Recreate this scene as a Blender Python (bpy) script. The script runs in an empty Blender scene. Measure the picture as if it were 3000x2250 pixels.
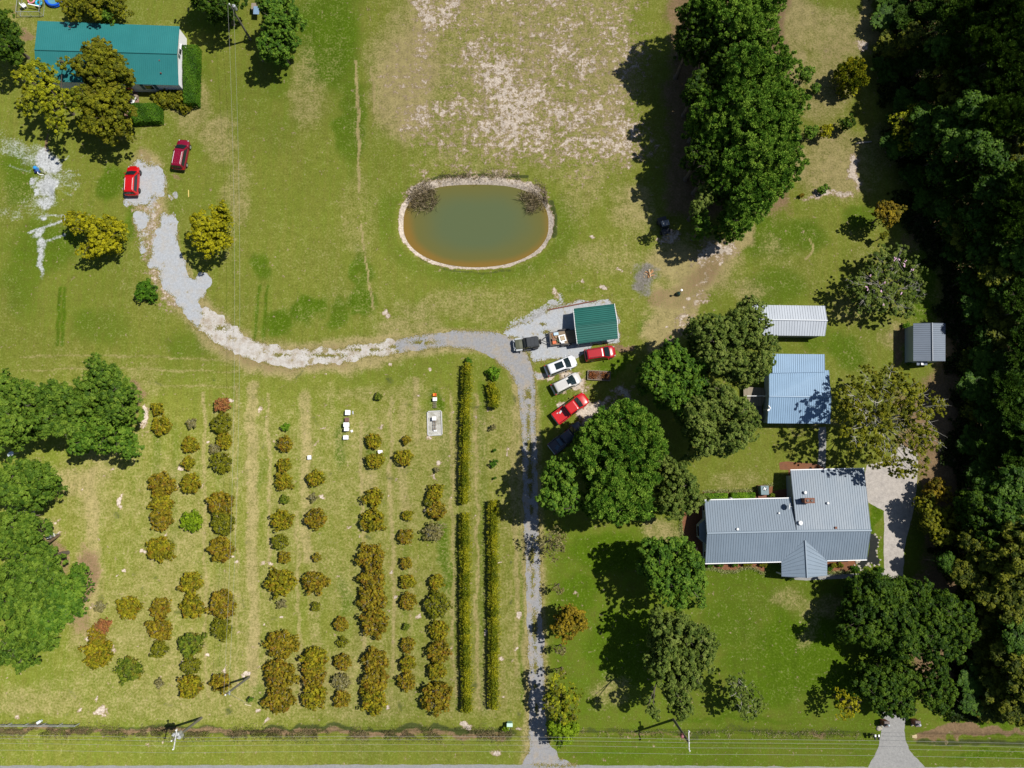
import bpy, bmesh, math, random
import numpy as np
from mathutils import Vector, Matrix
from mathutils.geometry import tessellate_polygon

# ---------------------------------------------------------------- camera, world, sun, exposure
S = bpy.context.scene
R = math.radians
PI = math.pi
TH = R(7.5)                      # the drone looks almost straight down, tipped 7.5 degrees forward
FPX = 2100.0                     # focal length in photograph pixels
DC = 105.0                       # metres from lens to ground on the optical axis
H = DC * math.cos(TH)
CY = -H * math.tan(TH)
cam = bpy.data.cameras.new("camera")
cam.sensor_width = 36.0
cam.lens = 36.0 * FPX / 3000.0
cam.clip_start = 1.0
cam.clip_end = 6000.0
camo = bpy.data.objects.new("camera", cam)
S.collection.objects.link(camo)
camo.location = (0, CY, H)
camo.rotation_euler = (TH, 0, 0)
S.camera = camo

SUN_EL, SUN_AZ = R(58.0), R(17.0)          # azimuth measured from +x towards +y
w = bpy.data.worlds.new("World")
S.world = w
w.use_nodes = True
nt = w.node_tree
bg = nt.nodes["Background"]
sky = nt.nodes.new("ShaderNodeTexSky")
sky.sky_type = 'NISHITA'
sky.sun_disc = False
sky.sun_elevation = SUN_EL
sky.sun_rotation = PI / 2 - SUN_AZ
sky.air_density = 1.0
sky.dust_density = 0.6
nt.links.new(sky.outputs[0], bg.inputs[0])
bg.inputs[1].default_value = 0.06
sl = bpy.data.lights.new("sun", 'SUN')
sl.energy = 4.8
sl.angle = R(0.5)
sl.color = (1.0, 0.95, 0.86)
so = bpy.data.objects.new("sun", sl)
S.collection.objects.link(so)
so.location = (60, 20, 120)
sdir = Vector((math.cos(SUN_EL) * math.cos(SUN_AZ), math.cos(SUN_EL) * math.sin(SUN_AZ), math.sin(SUN_EL)))
so.rotation_euler = sdir.to_track_quat('Z', 'Y').to_euler()
S.view_settings.view_transform = 'Standard'
S.view_settings.look = 'None'
S.view_settings.gamma = 1.0
S.view_settings.exposure = 0.20

rng = np.random.default_rng(11)
random.seed(5)
CT, ST = math.cos(TH), math.sin(TH)


# ---------------------------------------------------------------- helpers
def P(px, py, z=0.0):
    """ground survey: photograph pixel + height -> metres"""
    u = (px - 1500.0) / FPX
    v = (1125.0 - py) / FPX
    dy = v * CT + ST
    dz = v * ST - CT
    t = (z - H) / dz
    return Vector((u * t, CY + dy * t, z))


def proj(x, y, z=0.0):
    dx, dy, dz = x, y - CY, z - H
    yc = dy * CT + dz * ST
    zc = -dy * ST + dz * CT
    return 1500.0 + FPX * dx / (-zc), 1125.0 - FPX * yc / (-zc)


def mpp(px, py, z=0.0):
    v = (1125.0 - py) / FPX
    return (H - z) / (CT - v * ST) / FPX


def T(ox, oy, dx, dy):
    return (ox + dx * 0.36166, oy + dy * 0.36166)


def tag(o, label=None, cat=None, group=None, kind=None):
    if label: o['label'] = label
    if cat: o['category'] = cat
    if group: o['group'] = group
    if kind: o['kind'] = kind
    return o


def empty(name, loc, label, cat, group=None, rotz=0.0):
    o = bpy.data.objects.new(name, None)
    S.collection.objects.link(o)
    o.location = loc
    o.rotation_euler = (0, 0, rotz)
    o.empty_display_size = 0.3
    return tag(o, label, cat, group)


def copy_tree(o, parent=None):
    c = o.copy()
    S.collection.objects.link(c)
    if parent is not None:
        c.parent = parent
    for ch in list(o.children):
        copy_tree(ch, c)
    return c


RIB = {}                        # roof paint -> darker seam paint, the ribs' shading put into colour


class MB:
    """collects shapes and links them as ONE mesh object"""
    def __init__(s):
        s.v = []; s.f = []; s.m = []; s.cur = 0

    def add(s, vs, fs):
        b = len(s.v)
        s.v += [tuple(p) for p in vs]
        for f in fs:
            s.f.append([b + i for i in f]); s.m.append(s.cur)
        return s

    def box(s, c, sz, rz=0.0, M=None, taper=1.0):
        x, y, z = sz[0] / 2, sz[1] / 2, sz[2] / 2
        pts = [Vector((sx * x * (taper if sz_ > 0 else 1), sy * y * (taper if sz_ > 0 else 1), sz_ * z)) for sz_ in (-1, 1) for sy in (-1, 1) for sx in (-1, 1)]
        mat = M if M is not None else Matrix.Rotation(rz, 3, 'Z')
        pts = [mat @ p + Vector(c) for p in pts]
        return s.add(pts, [(0, 2, 3, 1), (4, 5, 7, 6), (0, 1, 5, 4), (2, 6, 7, 3), (0, 4, 6, 2), (1, 3, 7, 5)])

    def rbox(s, c, sz, r, rz=0.0, n=3, top=0.06):
        """box with rounded vertical corners and a chamfered top edge"""
        hx, hy, hz = sz[0] / 2, sz[1] / 2, sz[2] / 2
        r = min(r, hx * .98, hy * .98)
        rings = []
        for (ins, z) in ((0, -hz), (0, hz - top), (top * .45, hz - top * .3), (top, hz)):
            ring = []
            rr = max(r - ins, 0.004)
            for (sx, sy, a0) in ((1, 1, 0), (-1, 1, PI / 2), (-1, -1, PI), (1, -1, 1.5 * PI)):
                for k in range(n + 1):
                    a = a0 + PI / 2 * k / n
                    ring.append(Vector((sx * (hx - r) + rr * math.cos(a), sy * (hy - r) + rr * math.sin(a), z)))
            rings.append(ring)
        Mz = Matrix.Rotation(rz, 3, 'Z')
        rings = [[Mz @ p + Vector(c) for p in q] for q in rings]
        return s.loft(rings, True)

    def loft(s, rings, cap=True, closed=True):
        n = len(rings[0])
        vs = [p for q in rings for p in q]
        fs = []
        for i in range(len(rings) - 1):
            for j in range(n if closed else n - 1):
                a, b = i * n + j, i * n + (j + 1) % n
                fs.append((a, b, b + n, a + n))
        if cap:
            fs.append(tuple(reversed(range(n))))
            fs.append(tuple((len(rings) - 1) * n + j for j in range(n)))
        return s.add(vs, fs)

    def tube(s, pts, rad, n=7, cap=True):
        pts = [Vector(p) for p in pts]
        if not hasattr(rad, '__len__'): rad = [rad] * len(pts)
        rings = []
        for i, p in enumerate(pts):
            d = (pts[min(i + 1, len(pts) - 1)] - pts[max(i - 1, 0)])
            d = d.normalized() if d.length > 1e-6 else Vector((0, 0, 1))
            a = d.cross(Vector((0, 0, 1)) if abs(d.z) < .95 else Vector((1, 0, 0))).normalized()
            b = d.cross(a)
            rings.append([p + rad[i] * (math.cos(2 * PI * k / n) * a + math.sin(2 * PI * k / n) * b) for k in range(n)])
        return s.loft(rings, cap)

    def cyl(s, c, r, h, n=20, r2=None):
        c = Vector(c)
        r2 = r if r2 is None else r2
        return s.loft([[c + Vector((q * math.cos(2 * PI * k / n), q * math.sin(2 * PI * k / n), z)) for k in range(n)] for q, z in ((r, 0), (r2, h))])

    def lathe(s, c, prof, n=20):
        c = Vector(c)
        return s.loft([[c + Vector((q * math.cos(2 * PI * k / n), q * math.sin(2 * PI * k / n), z)) for k in range(n)] for q, z in prof])

    def torus(s, c, Rr, r, n=28, k=10, sq=1.0):
        c = Vector(c)
        vs = []; fs = []
        for i in range(n):
            a = 2 * PI * i / n
            for j in range(k):
                b = 2 * PI * j / k
                q = Rr + r * math.cos(b)
                vs.append(c + Vector((q * math.cos(a), q * math.sin(a), r * sq * math.sin(b))))
                fs.append((i * k + j, ((i + 1) % n) * k + j, ((i + 1) % n) * k + (j + 1) % k, i * k + (j + 1) % k))
        return s.add(vs, fs)

    def poly(s, pts, z0, z1):
        """prism over a polygon (list of (x,y))"""
        n = len(pts)
        vs = [Vector((p[0], p[1], z)) for z in (z0, z1) for p in pts]
        tri = tessellate_polygon([[Vector((p[0], p[1], 0)) for p in pts]])
        fs = []
        for a, b, c in tri:
            fs.append((a + n, b + n, c + n)); fs.append((c, b, a))
        for i in range(n):
            j = (i + 1) % n
            fs.append((i, j, n + j, n + i))
        return s.add(vs, fs)

    def sheet(s, pts, z):
        tri = tessellate_polygon([[Vector((p[0], p[1], 0)) for p in pts]])
        return s.add([Vector((p[0], p[1], z)) for p in pts], [tuple(t) for t in tri])

    def slab(s, q, th):
        """4 (or n) points lying in a plane, thickened downwards along the normal"""
        q = [Vector(p) for p in q]
        nrm = (q[1] - q[0]).cross(q[-1] - q[0]).normalized()
        if nrm.z < 0: q = list(reversed(q)); nrm = -nrm
        n = len(q)
        vs = q + [p - nrm * th for p in q]
        fs = [tuple(range(n)), tuple(reversed(range(n, 2 * n)))]
        for i in range(n):
            j = (i + 1) % n
            fs.append((j, i, n + i, n + j))
        return s.add(vs, fs)

    def roof(s, eL, eR, rR, rL, th=.07, sp=.34, rw=.05, rh=.032, along=False):
        """metal roof slope from eave to ridge with standing ribs (up the slope, or along it)"""
        eL, eR, rR, rL = map(Vector, (eL, eR, rR, rL))
        s.slab([eL, eR, rR, rL], th)
        nrm = (eR - eL).cross(rL - eL).normalized()
        if nrm.z < 0: nrm = -nrm
        if along:
            a0, a1, b0, b1 = eL, rL, eR, rR
        else:
            a0, a1, b0, b1 = eL, eR, rL, rR
        L = (a1 - a0).length
        n = max(2, int(L / sp))
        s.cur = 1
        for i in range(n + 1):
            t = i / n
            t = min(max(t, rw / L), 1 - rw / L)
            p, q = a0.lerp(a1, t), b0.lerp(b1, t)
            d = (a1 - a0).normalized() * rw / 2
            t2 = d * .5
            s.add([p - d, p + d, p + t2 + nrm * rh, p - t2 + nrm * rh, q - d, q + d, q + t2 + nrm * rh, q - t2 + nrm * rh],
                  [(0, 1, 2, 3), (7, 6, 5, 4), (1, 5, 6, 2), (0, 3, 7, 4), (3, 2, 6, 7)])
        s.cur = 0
        return s

    def build(s, name, mat, parent=None, local=False, smooth=False, bevel=0.0):
        me = bpy.data.meshes.new(name)
        vs = s.v
        if parent is not None and not local:
            L = Vector((0, 0, 0)); p = parent
            while p is not None:
                L = L + p.location; p = p.parent
            vs = [(a[0] - L.x, a[1] - L.y, a[2] - L.z) for a in vs]
        me.from_pydata(vs, [], s.f)
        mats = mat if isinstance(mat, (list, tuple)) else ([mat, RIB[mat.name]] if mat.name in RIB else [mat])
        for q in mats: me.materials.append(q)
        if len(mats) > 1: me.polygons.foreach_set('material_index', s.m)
        if smooth: me.polygons.foreach_set('use_smooth', [True] * len(me.polygons))
        bm = bmesh.new(); bm.from_mesh(me)
        bmesh.ops.recalc_face_normals(bm, faces=bm.faces)
        bm.to_mesh(me); bm.free()
        me.update()
        o = bpy.data.objects.new(name, me)
        S.collection.objects.link(o)
        if parent is not None: o.parent = parent
        if bevel:
            b = o.modifiers.new('b', 'BEVEL'); b.width = bevel; b.segments = 2; b.limit_method = 'ANGLE'
        return o


# ---------------------------------------------------------------- materials
class NG:
    """tiny node-graph writer"""
    def __init__(s, name):
        s.mat = bpy.data.materials.new(name)
        s.mat.use_nodes = True
        s.t = s.mat.node_tree
        s.b = s.t.nodes["Principled BSDF"]
        s.out = s.t.nodes["Material Output"]

    def n(s, typ, **kw):
        k = s.t.nodes.new(typ)
        for a, b in kw.items(): setattr(k, a, b)
        return k

    def lk(s, a, b): s.t.links.new(a, b)

    def set(s, sock, val):
        if hasattr(val, 'is_output'): s.lk(val, sock)
        else: sock.default_value = val

    def math(s, op, a, b=0.0, c=0.0, clamp=False):
        k = s.n("ShaderNodeMath", operation=op, use_clamp=clamp)
        s.set(k.inputs[0], a); s.set(k.inputs[1], b)
        if op in ('MULTIPLY_ADD', 'SMOOTH_MIN'): s.set(k.inputs[2], c)
        return k.outputs[0]

    def step(s, x, lo, hi):
        k = s.n("ShaderNodeMapRange", interpolation_type='SMOOTHSTEP')
        s.set(k.inputs[0], x); s.set(k.inputs[1], lo); s.set(k.inputs[2], hi)
        return k.outputs[0]

    def mix(s, f, a, b, blend='MIX'):
        k = s.n("ShaderNodeMix", data_type='RGBA', blend_type=blend)
        s.set(k.inputs[0], f)
        for sock, val in ((k.inputs[6], a), (k.inputs[7], b)):
            if isinstance(val, tuple): val = (*val, 1.0) if len(val) == 3 else val
            s.set(sock, val)
        return k.outputs[2]

    def noise(s, scale, detail=4.0, rough=.6, vec=None, dist=0.0):
        k = s.n("ShaderNodeTexNoise")
        k.inputs['Scale'].default_value = scale
        k.inputs['Detail'].default_value = detail
        k.inputs['Roughness'].default_value = rough
        k.inputs['Distortion'].default_value = dist
        if vec is not None: s.lk(vec, k.inputs['Vector'])
        return k.outputs[0]

    def pos(s): return s.n("ShaderNodeNewGeometry").outputs['Position']

    def obj(s): return s.n("ShaderNodeTexCoord").outputs['Object']

    def vscale(s, vec, sc, off=(0, 0, 0)):
        k = s.n("ShaderNodeMapping")
        k.inputs['Scale'].default_value = sc
        k.inputs['Location'].default_value = off
        s.lk(vec, k.inputs['Vector'])
        return k.outputs[0]

    def attr(s, name): return s.n("ShaderNodeAttribute", attribute_name=name)

    def bump(s, h, strength=.3, dist=.05):
        k = s.n("ShaderNodeBump")
        k.inputs['Strength'].default_value = strength
        k.inputs['Distance'].default_value = dist
        s.lk(h, k.inputs['Height'])
        s.lk(k.outputs[0], s.b.inputs['Normal'])

    def fin(s, col, rough=.7, metal=0.0, spec=.5, coat=0.0):
        if isinstance(col, tuple): s.b.inputs['Base Color'].default_value = (*col, 1.0) if len(col) == 3 else col
        else: s.lk(col, s.b.inputs['Base Color'])
        s.set(s.b.inputs['Roughness'], rough)
        s.b.inputs['Metallic'].default_value = metal
        s.b.inputs['Specular IOR Level'].default_value = spec
        s.b.inputs['Coat Weight'].default_value = coat
        return s.mat


def mat_plain(name, col, rough=.6, metal=0.0, spec=.4, var=.18, scale=3.0, coat=0.0, dirt=None, grime=.0):
    """paint / wood / stone: base colour with slight uneven wear"""
    g = NG(name)
    p = g.obj()
    n = g.noise(scale, 5, .65, p)
    f = g.math('MULTIPLY_ADD', n, var * 2, 1 - var)
    c = g.mix(1.0, col, g.n("ShaderNodeCombineColor").outputs[0], 'MULTIPLY') if False else None
    k = g.n("ShaderNodeHueSaturation")
    k.inputs['Color'].default_value = (*col, 1)
    g.lk(f, k.inputs['Value'])
    c = k.outputs[0]
    if dirt:
        d = g.step(g.noise(scale * .6, 6, .7, p), .52, .72)
        c = g.mix(g.math('MULTIPLY', d, grime), c, dirt)
    return g.fin(c, rough, metal, spec, coat)


def mat_planks(name, c1, c2, per=.14, axis=0, rough=.8):
    g = NG(name)
    p = g.obj()
    sep = g.n("ShaderNodeSeparateXYZ"); g.lk(p, sep.inputs[0])
    x = g.math('DIVIDE', sep.outputs[axis], per)
    fr = g.math('FRACT', x)
    gap = g.math('LESS_THAN', fr, .1)
    w_ = g.n("ShaderNodeTexWhiteNoise", noise_dimensions='1D')
    g.lk(g.math('FLOOR', x), w_.inputs['W'])
    sc = (1, 12, 1) if axis == 1 else (12, 1, 1)
    gr = g.noise(3, 5, .6, g.vscale(p, sc))
    c = g.mix(g.math('ADD', g.math('MULTIPLY', w_.outputs[0], .6), g.math('MULTIPLY', gr, .5)), c1, c2)
    c = g.mix(gap, c, tuple(v * .2 for v in c1))
    return g.fin(c, rough, 0, .2)


def mat_brick(name, c1, c2, mortar, scale=1.0):
    g = NG(name)
    b = g.n("ShaderNodeTexBrick")
    b.inputs['Color1'].default_value = (*c1, 1); b.inputs['Color2'].default_value = (*c2, 1); b.inputs['Mortar'].default_value = (*mortar, 1)
    b.inputs['Scale'].default_value = 4.5 * scale
    b.inputs['Mortar Size'].default_value = .018
    g.lk(g.vscale(g.obj(), (1, 1, 1)), b.inputs['Vector'])
    c = g.mix(g.math('MULTIPLY', g.noise(2, 5, .7, g.obj()), .5), b.outputs[0], tuple(v * .5 for v in c1))
    return g.fin(c, .85, 0, .2)


def mat_leaf(name, dark, mid, light, trans=.09, rough=.55, spec=.1, third=None, tsc=.55):
    """foliage: colour runs with the clump tint stored on the mesh, jittered leaf by leaf"""
    g = NG(name)
    a = g.attr('tint').outputs['Fac']
    isl = g.n("ShaderNodeNewGeometry").outputs['Random Per Island']
    x = g.math('ADD', g.math('MULTIPLY', a, .72), g.math('MULTIPLY', isl, .38))
    cr = g.n("ShaderNodeValToRGB")
    e = cr.color_ramp.elements
    e[0].position = .18; e[0].color = (*dark, 1)
    e[1].position = .88; e[1].color = (*light, 1)
    m = e.new(.52); m.color = (*mid, 1)
    g.lk(x, cr.inputs[0])
    c = cr.outputs[0]
    if third:
        h = g.step(g.noise(tsc, 4, .65, g.obj()), .48, .64)
        h = g.math('MULTIPLY', h, g.math('MULTIPLY_ADD', isl, .7, .3))
        c = g.mix(h, c, third)
    g.fin(c, rough, 0, spec)
    tr = g.n("ShaderNodeBsdfTranslucent")
    g.lk(g.mix(.35, c, (.25, .3, .02)), tr.inputs[0])
    mx = g.n("ShaderNodeMixShader")
    mx.inputs[0].default_value = trans
    g.lk(g.b.outputs[0], mx.inputs[1]); g.lk(tr.outputs[0], mx.inputs[2])
    g.lk(mx.outputs[0], g.out.inputs[0])
    return g.mat


def mat_paint(name, col, flake=.12, rough=.32):
    g = NG(name)
    n = g.noise(1.2, 4, .6, g.obj())
    k = g.n("ShaderNodeHueSaturation")
    k.inputs['Color'].default_value = (*col, 1)
    g.lk(g.math('MULTIPLY_ADD', n, flake * 2, 1 - flake), k.inputs['Value'])
    return g.fin(k.outputs[0], rough, 0.0, .5, .6)


def mat_metal_roof(name, col, dirt, rough=.45, amt=.5, streak=(14, .5, .5), seam=.62):
    g = NG(name)
    p = g.obj()
    n1 = g.noise(.35, 5, .6, p)
    n2 = g.noise(1.0, 6, .7, g.vscale(p, streak))
    k = g.n("ShaderNodeHueSaturation")
    k.inputs['Color'].default_value = (*col, 1)
    g.lk(g.math('MULTIPLY_ADD', n1, .35, .82), k.inputs['Value'])
    f = g.step(n2, .45, .75)
    c = g.mix(g.math('MULTIPLY', f, amt), k.outputs[0], dirt)
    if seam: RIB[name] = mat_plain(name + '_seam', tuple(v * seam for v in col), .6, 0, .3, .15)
    return g.fin(c, g.math('MULTIPLY_ADD', n1, .25, rough - .1), 0.0, .45)


M = {}
M['glass'] = mat_plain('dark_glass', (.012, .022, .026), .06, 0, .6, .1)
M['rubber'] = mat_plain('rubber', (.018, .018, .02), .8, 0, .2, .2)
M['rim'] = mat_plain('rim', (.55, .56, .58), .35, .6, .5, .1)
M['black'] = mat_plain('black_plastic', (.02, .02, .022), .5, 0, .4, .2)
M['white_metal'] = mat_plain('white_metal', (.78, .79, .8), .45, 0, .5, .1, 2, dirt=(.35, .3, .25), grime=.35)
M['wood_grey'] = mat_plain('weathered_wood', (.24, .2, .16), .85, 0, .2, .3, 6)
M['pole_wood'] = mat_plain('pole_wood', (.16, .15, .12), .85, 0, .2, .3, 5)
M['bark'] = mat_plain('bark', (.12, .1, .08), .9, 0, .15, .35, 5)
M['bark_pale'] = mat_plain('pale_bark', (.42, .4, .35), .85, 0, .15, .3, 5)
M['galv'] = mat_plain('galvanised_steel', (.5, .52, .54), .4, .5, .5, .15)
M['steel_dark'] = mat_plain('dark_steel', (.05, .05, .055), .5, .3, .4, .2)
M['siding'] = mat_plain('white_siding', (.78, .79, .82), .6, 0, .3, .06, 2)
M['siding_blue'] = mat_plain('blue_grey_siding', (.3, .37, .42), .6, 0, .3, .08, 2)
M['concrete'] = None
M['brick'] = mat_brick('red_brick', (.24, .085, .045), (.17, .06, .035), (.3, .27, .24))
M['red_lens'] = mat_plain('red_lens', (.35, .01, .01), .25)
M['lamp'] = mat_plain('lamp_lens', (.32, .34, .36), .15)
M['stone'] = mat_plain('pale_stone', (.36, .33, .28), .9, 0, .2, .35, 4)

# ---------------------------------------------------------------- ground: one sheet to the horizon
def vnoise(x, y, sc, seed):
    tb = np.random.default_rng(seed).random((256, 256))
    x = x / sc + 1000.37; y = y / sc + 1000.73
    xi = np.floor(x).astype(int); yi = np.floor(y).astype(int)
    fx = x - xi; fy = y - yi
    fx = fx * fx * (3 - 2 * fx); fy = fy * fy * (3 - 2 * fy)
    a = tb[yi & 255, xi & 255]; b = tb[yi & 255, (xi + 1) & 255]
    c = tb[(yi + 1) & 255, xi & 255]; d = tb[(yi + 1) & 255, (xi + 1) & 255]
    return (a * (1 - fx) + b * fx) * (1 - fy) + (c * (1 - fx) + d * fx) * fy


def fbm(x, y, sc, seed, o=4):
    t = 0; a = 1.0; n = 0
    for i in range(o):
        t = t + a * vnoise(x, y, sc, seed + i); n += a
        a *= .55; sc *= .5
    return t / n


def sstep(x, a, b):
    t = np.clip((x - a) / (b - a), 0, 1)
    return t * t * (3 - 2 * t)


def axis(lo, hi, st, far):
    c = list(np.arange(lo, hi + 1e-6, st))
    a, s_ = lo, st
    L = []
    while a > -far:
        s_ *= 1.45; a -= s_; L.append(a)
    b, s_ = hi, st
    Rr = []
    while b < far:
        s_ *= 1.45; b += s_; Rr.append(b)
    return np.array(L[::-1] + c + Rr)


gx = axis(-86, 86, .25, 2600)
gy = axis(-58, 72, .25, 2600)
GX, GY = np.meshgrid(gx, gy)
near = (np.abs(GX) < 130) & (GY > -75) & (GY < 95)
ndx, ndy = GX, GY - CY
yc = ndy * CT - H * ST
zc = np.where(near, ndy * ST + H * CT, H)
PX = np.where(near, 1500 + FPX * ndx / zc, 1500 + GX / .05)
PY = np.where(near, 1125 - FPX * yc / zc, 1125 - GY / .05)
w1 = fbm(GX, GY, 3.2, 1, 4) - .5
w2 = fbm(GX, GY, 3.2, 21, 4) - .5
WX = PX + w1 * 75
WY = PY + w2 * 75


def blob(m, cx, cy, rx, ry, s=1.0, rot=0.0, soft=.55):
    sel = (np.abs(PX - cx) < (rx + ry) * 2 + 90) & (np.abs(PY - cy) < (rx + ry) * 2 + 90)
    dx, dy = WX[sel] - cx, WY[sel] - cy
    a = R(rot)
    u = dx * math.cos(a) + dy * math.sin(a); v = -dx * math.sin(a) + dy * math.cos(a)
    d = np.sqrt((u / rx) ** 2 + (v / ry) ** 2)
    val = s * (1 - sstep(d, 1 - soft, 1 + soft))
    m[sel] = np.maximum(m[sel], val) if s > 0 else np.minimum(m[sel], m[sel] * (1 + val))


def line(m, pts, wd, s=1.0, wig=1.0, soft=.6):
    for (ax, ay), (bx, by) in zip(pts, pts[1:]):
        sel = (PX > min(ax, bx) - wd * 3 - 30) & (PX < max(ax, bx) + wd * 3 + 30) & (PY > min(ay, by) - wd * 3 - 30) & (PY < max(ay, by) + wd * 3 + 30)
        X = PX[sel] + w1[sel] * 40 * wig; Y = PY[sel] + w2[sel] * 40 * wig
        L2 = (bx - ax) ** 2 + (by - ay) ** 2
        t = np.clip(((X - ax) * (bx - ax) + (Y - ay) * (by - ay)) / L2, 0, 1)
        d = np.hypot(X - ax - t * (bx - ax), Y - ay - t * (by - ay)) / wd
        m[sel] = np.maximum(m[sel], s * (1 - sstep(d, 1 - soft, 1 + soft)))


Z0 = np.zeros_like(GX)
dry, lush, sand, soil, grav, chalk, ash, weed = [Z0.copy() for _ in range(8)]
# broad tone of each field
big = fbm(GX, GY, 14, 40, 4)
lush += .30 + .45 * (big - .5)
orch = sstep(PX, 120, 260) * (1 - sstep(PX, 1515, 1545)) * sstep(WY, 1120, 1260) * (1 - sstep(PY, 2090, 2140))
dry += .19 + .27 * orch + .45 * (fbm(GX, GY, 9, 50, 4) - .5)  # orchard made drier partly to carry the hazy lightness at left
lush -= .04 * orch
rl = sstep(PX, 1590, 1640) * sstep(WY, 1450, 1600)
lush += .33 * rl; dry -= .12 * rl
for b in [(960, 110, 110, 180, .95), (1025, 340, 45, 190, .8), (820, 200, 60, 110, .6), (905, 905, 42, 50, 1.15), (1045, 895, 42, 48, 1.2), (830, 950, 50, 45, .95),
          (985, 930, 35, 50, .9), (1050, 800, 26, 80, .85), (770, 790, 35, 50, .85), (120, 720, 120, 110, .75), (50, 520, 60, 90, .8), (60, 850, 80, 120, .65), (330, 540, 45, 55, .85),
          (385, 640, 30, 65, .8), (560, 1000, 90, 50, .6), (300, 950, 110, 70, .6), (620, 60, 90, 60, .7), (610, 210, 25, 90, .5), (2250, 700, 90, 80, .8), (2350, 690, 90, 60, .85), (2270, 840, 100, 70, .7),
          (2700, 830, 45, 120, 1.3), (2480, 1030, 60, 60, .85), (2400, 1000, 60, 50, .7), (2520, 640, 50, 40, .7), (1780, 1620, 150, 70, .95), (1850, 1900, 180, 140, .9), (2350, 1920, 170, 150, 1.05), (2250, 2020, 150, 70, .9),
          (2450, 1960, 80, 120, 1.0), (2150, 1830, 110, 100, .8), (1700, 1740, 80, 80, .9), (2150, 2110, 260, 16, .8), (1800, 2215, 280, 14, .7), (2860, 2120, 150, 18, .95), (2900, 2215, 160, 14, .9), (2450, 2150, 60, 10, .7),
          (1290, 1600, 22, 110, .95), (1300, 1690, 28, 60, 1.0), (1005, 1285, 24, 70, .95), (1270, 1175, 22, 40, 1.0), (1010, 1750, 24, 70, .75), (760, 1390, 18, 60, .6), (1095, 1330, 14, 22, 1.0),
          (1640, 1180, 50, 70, .7), (1800, 1070, 60, 22, .85), (1600, 1160, 30, 100, .6), (1900, 950, 45, 30, .8), (1700, 850, 60, 20, .5), (2560, 1530, 24, 50, 1.2), (2180, 1960, 100, 80, .8),
          (760, 2030, 22, 40, .7), (1500, 560, 40, 30, .5), (1580, 100, 40, 60, .6), (1550, 60, 60, 40, .5), (1370, 130, 30, 20, .8), (1240, 95, 16, 16, .8), (2110, 1500, 40, 20, .5), (2630, 400, 20, 30, .5)]:
    blob(lush, *b)
for x0, y0, y1, wd, s_ in [(1525, 1200, 2060, 9, .7), (1410, 1500, 2080, 14, .6), (1412, 1130, 1480, 16, .6), (1300, 1230, 1450, 18, .6), (1180, 1500, 1800, 10, .5), (640, 1150, 2000, 14, .45), (1080, 1250, 1600, 12, .5), (940, 1400, 2050, 10, .4), (1330, 1560, 2080, 8, .7), (455, 1250, 1450, 14, .6), (510, 1250, 1600, 14, .5)]:
    line(lush, [(x0, y0), (x0 + 6, y1)], wd, s_, .5)
for x0, y0, y1, wd, s_ in [(268, 1380, 1800, 22, .85), (597, 1150, 2050, 5, .8), (690, 1120, 2080, 4, .7), (735, 1130, 2000, 20, .85), (783, 1160, 1640, 6, .8), (893, 1160, 1640, 20, .8), (872, 1500, 2060, 8, .75),
                           (1060, 1240, 1900, 7, .85), (1145, 1160, 1980, 8, .8), (1085, 1390, 1450, 30, .7), (1180, 1180, 1500, 16, .7), (1215, 1120, 1300, 10, .8), (1322, 1150, 2040, 6, .8), (1394, 1150, 2080, 5, .85), (1505, 1200, 1980, 9, .75), (1490, 1700, 2080, 12, .5),
                           (920, 1620, 1900, 22, .6), (545, 1500, 2050, 9, .5), (430, 1150, 2000, 9, .45), (975, 1150, 1250, 12, .5), (1200, 1640, 2050, 10, .6)]:
    line(dry, [(x0, y0), (x0 + 8, y1)], wd, s_, .7)
for b in [(900, 260, 55, 150, .6), (1170, 200, 90, 220, .72), (1050, 640, 60, 150, .45), (560, 300, 55, 110, .68), (640, 400, 60, 90, .7), (690, 560, 40, 120, .55), (2330, 70, 90, 90, .85), (2270, 100, 40, 70, .85), (2335, 190, 36, 70, 1.0), (2445, 500, 110, 70, .9),
          (2540, 60, 24, 70, 1.1), (2340, 480, 50, 40, .85), (2210, 600, 80, 60, .75), (2510, 420, 60, 40, .65), (2050, 790, 120, 80, .95), (1980, 950, 40, 50, .85), (2400, 1780, 80, 40, .6), (2320, 1760, 50, 40, .6), (2370, 1850, 30, 60, .5),
          (2160, 1400, 90, 40, .5), (1945, 1555, 60, 40, .7), (1790, 2030, 60, 60, .6), (2040, 1720, 30, 60, .4), (2260, 730, 30, 60, .5), (2200, 850, 60, 40, .6), (1300, 900, 160, 40, .55), (1200, 960, 120, 40, .65), (1450, 900, 130, 60, .5),
          (1850, 620, 60, 90, .7), (1780, 750, 120, 60, .55), (1700, 560, 80, 90, .45), (1250, 640, 50, 110, .45), (1120, 1150, 200, 30, .5), (40, 80, 80, 50, .5), (230, 1400, 110, 60, .75), (120, 1560, 80, 60, .85), (250, 1750, 60, 200, .75), (100, 2050, 200, 50, .6), (420, 1120, 80, 60, .5), (2790, 1000, 40, 60, .6), (2620, 990, 40, 60, .75), (2480, 900, 80, 50, .5), (2390, 1250, 150, 12, .6), (2600, 430, 70, 70, .6)]:
    blob(dry, *b)
line(dry, [(2190, 690), (2120, 740), (2060, 800), (2020, 880), (1975, 960), (1940, 1020)], 34, 1.25, 1.4)
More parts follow.
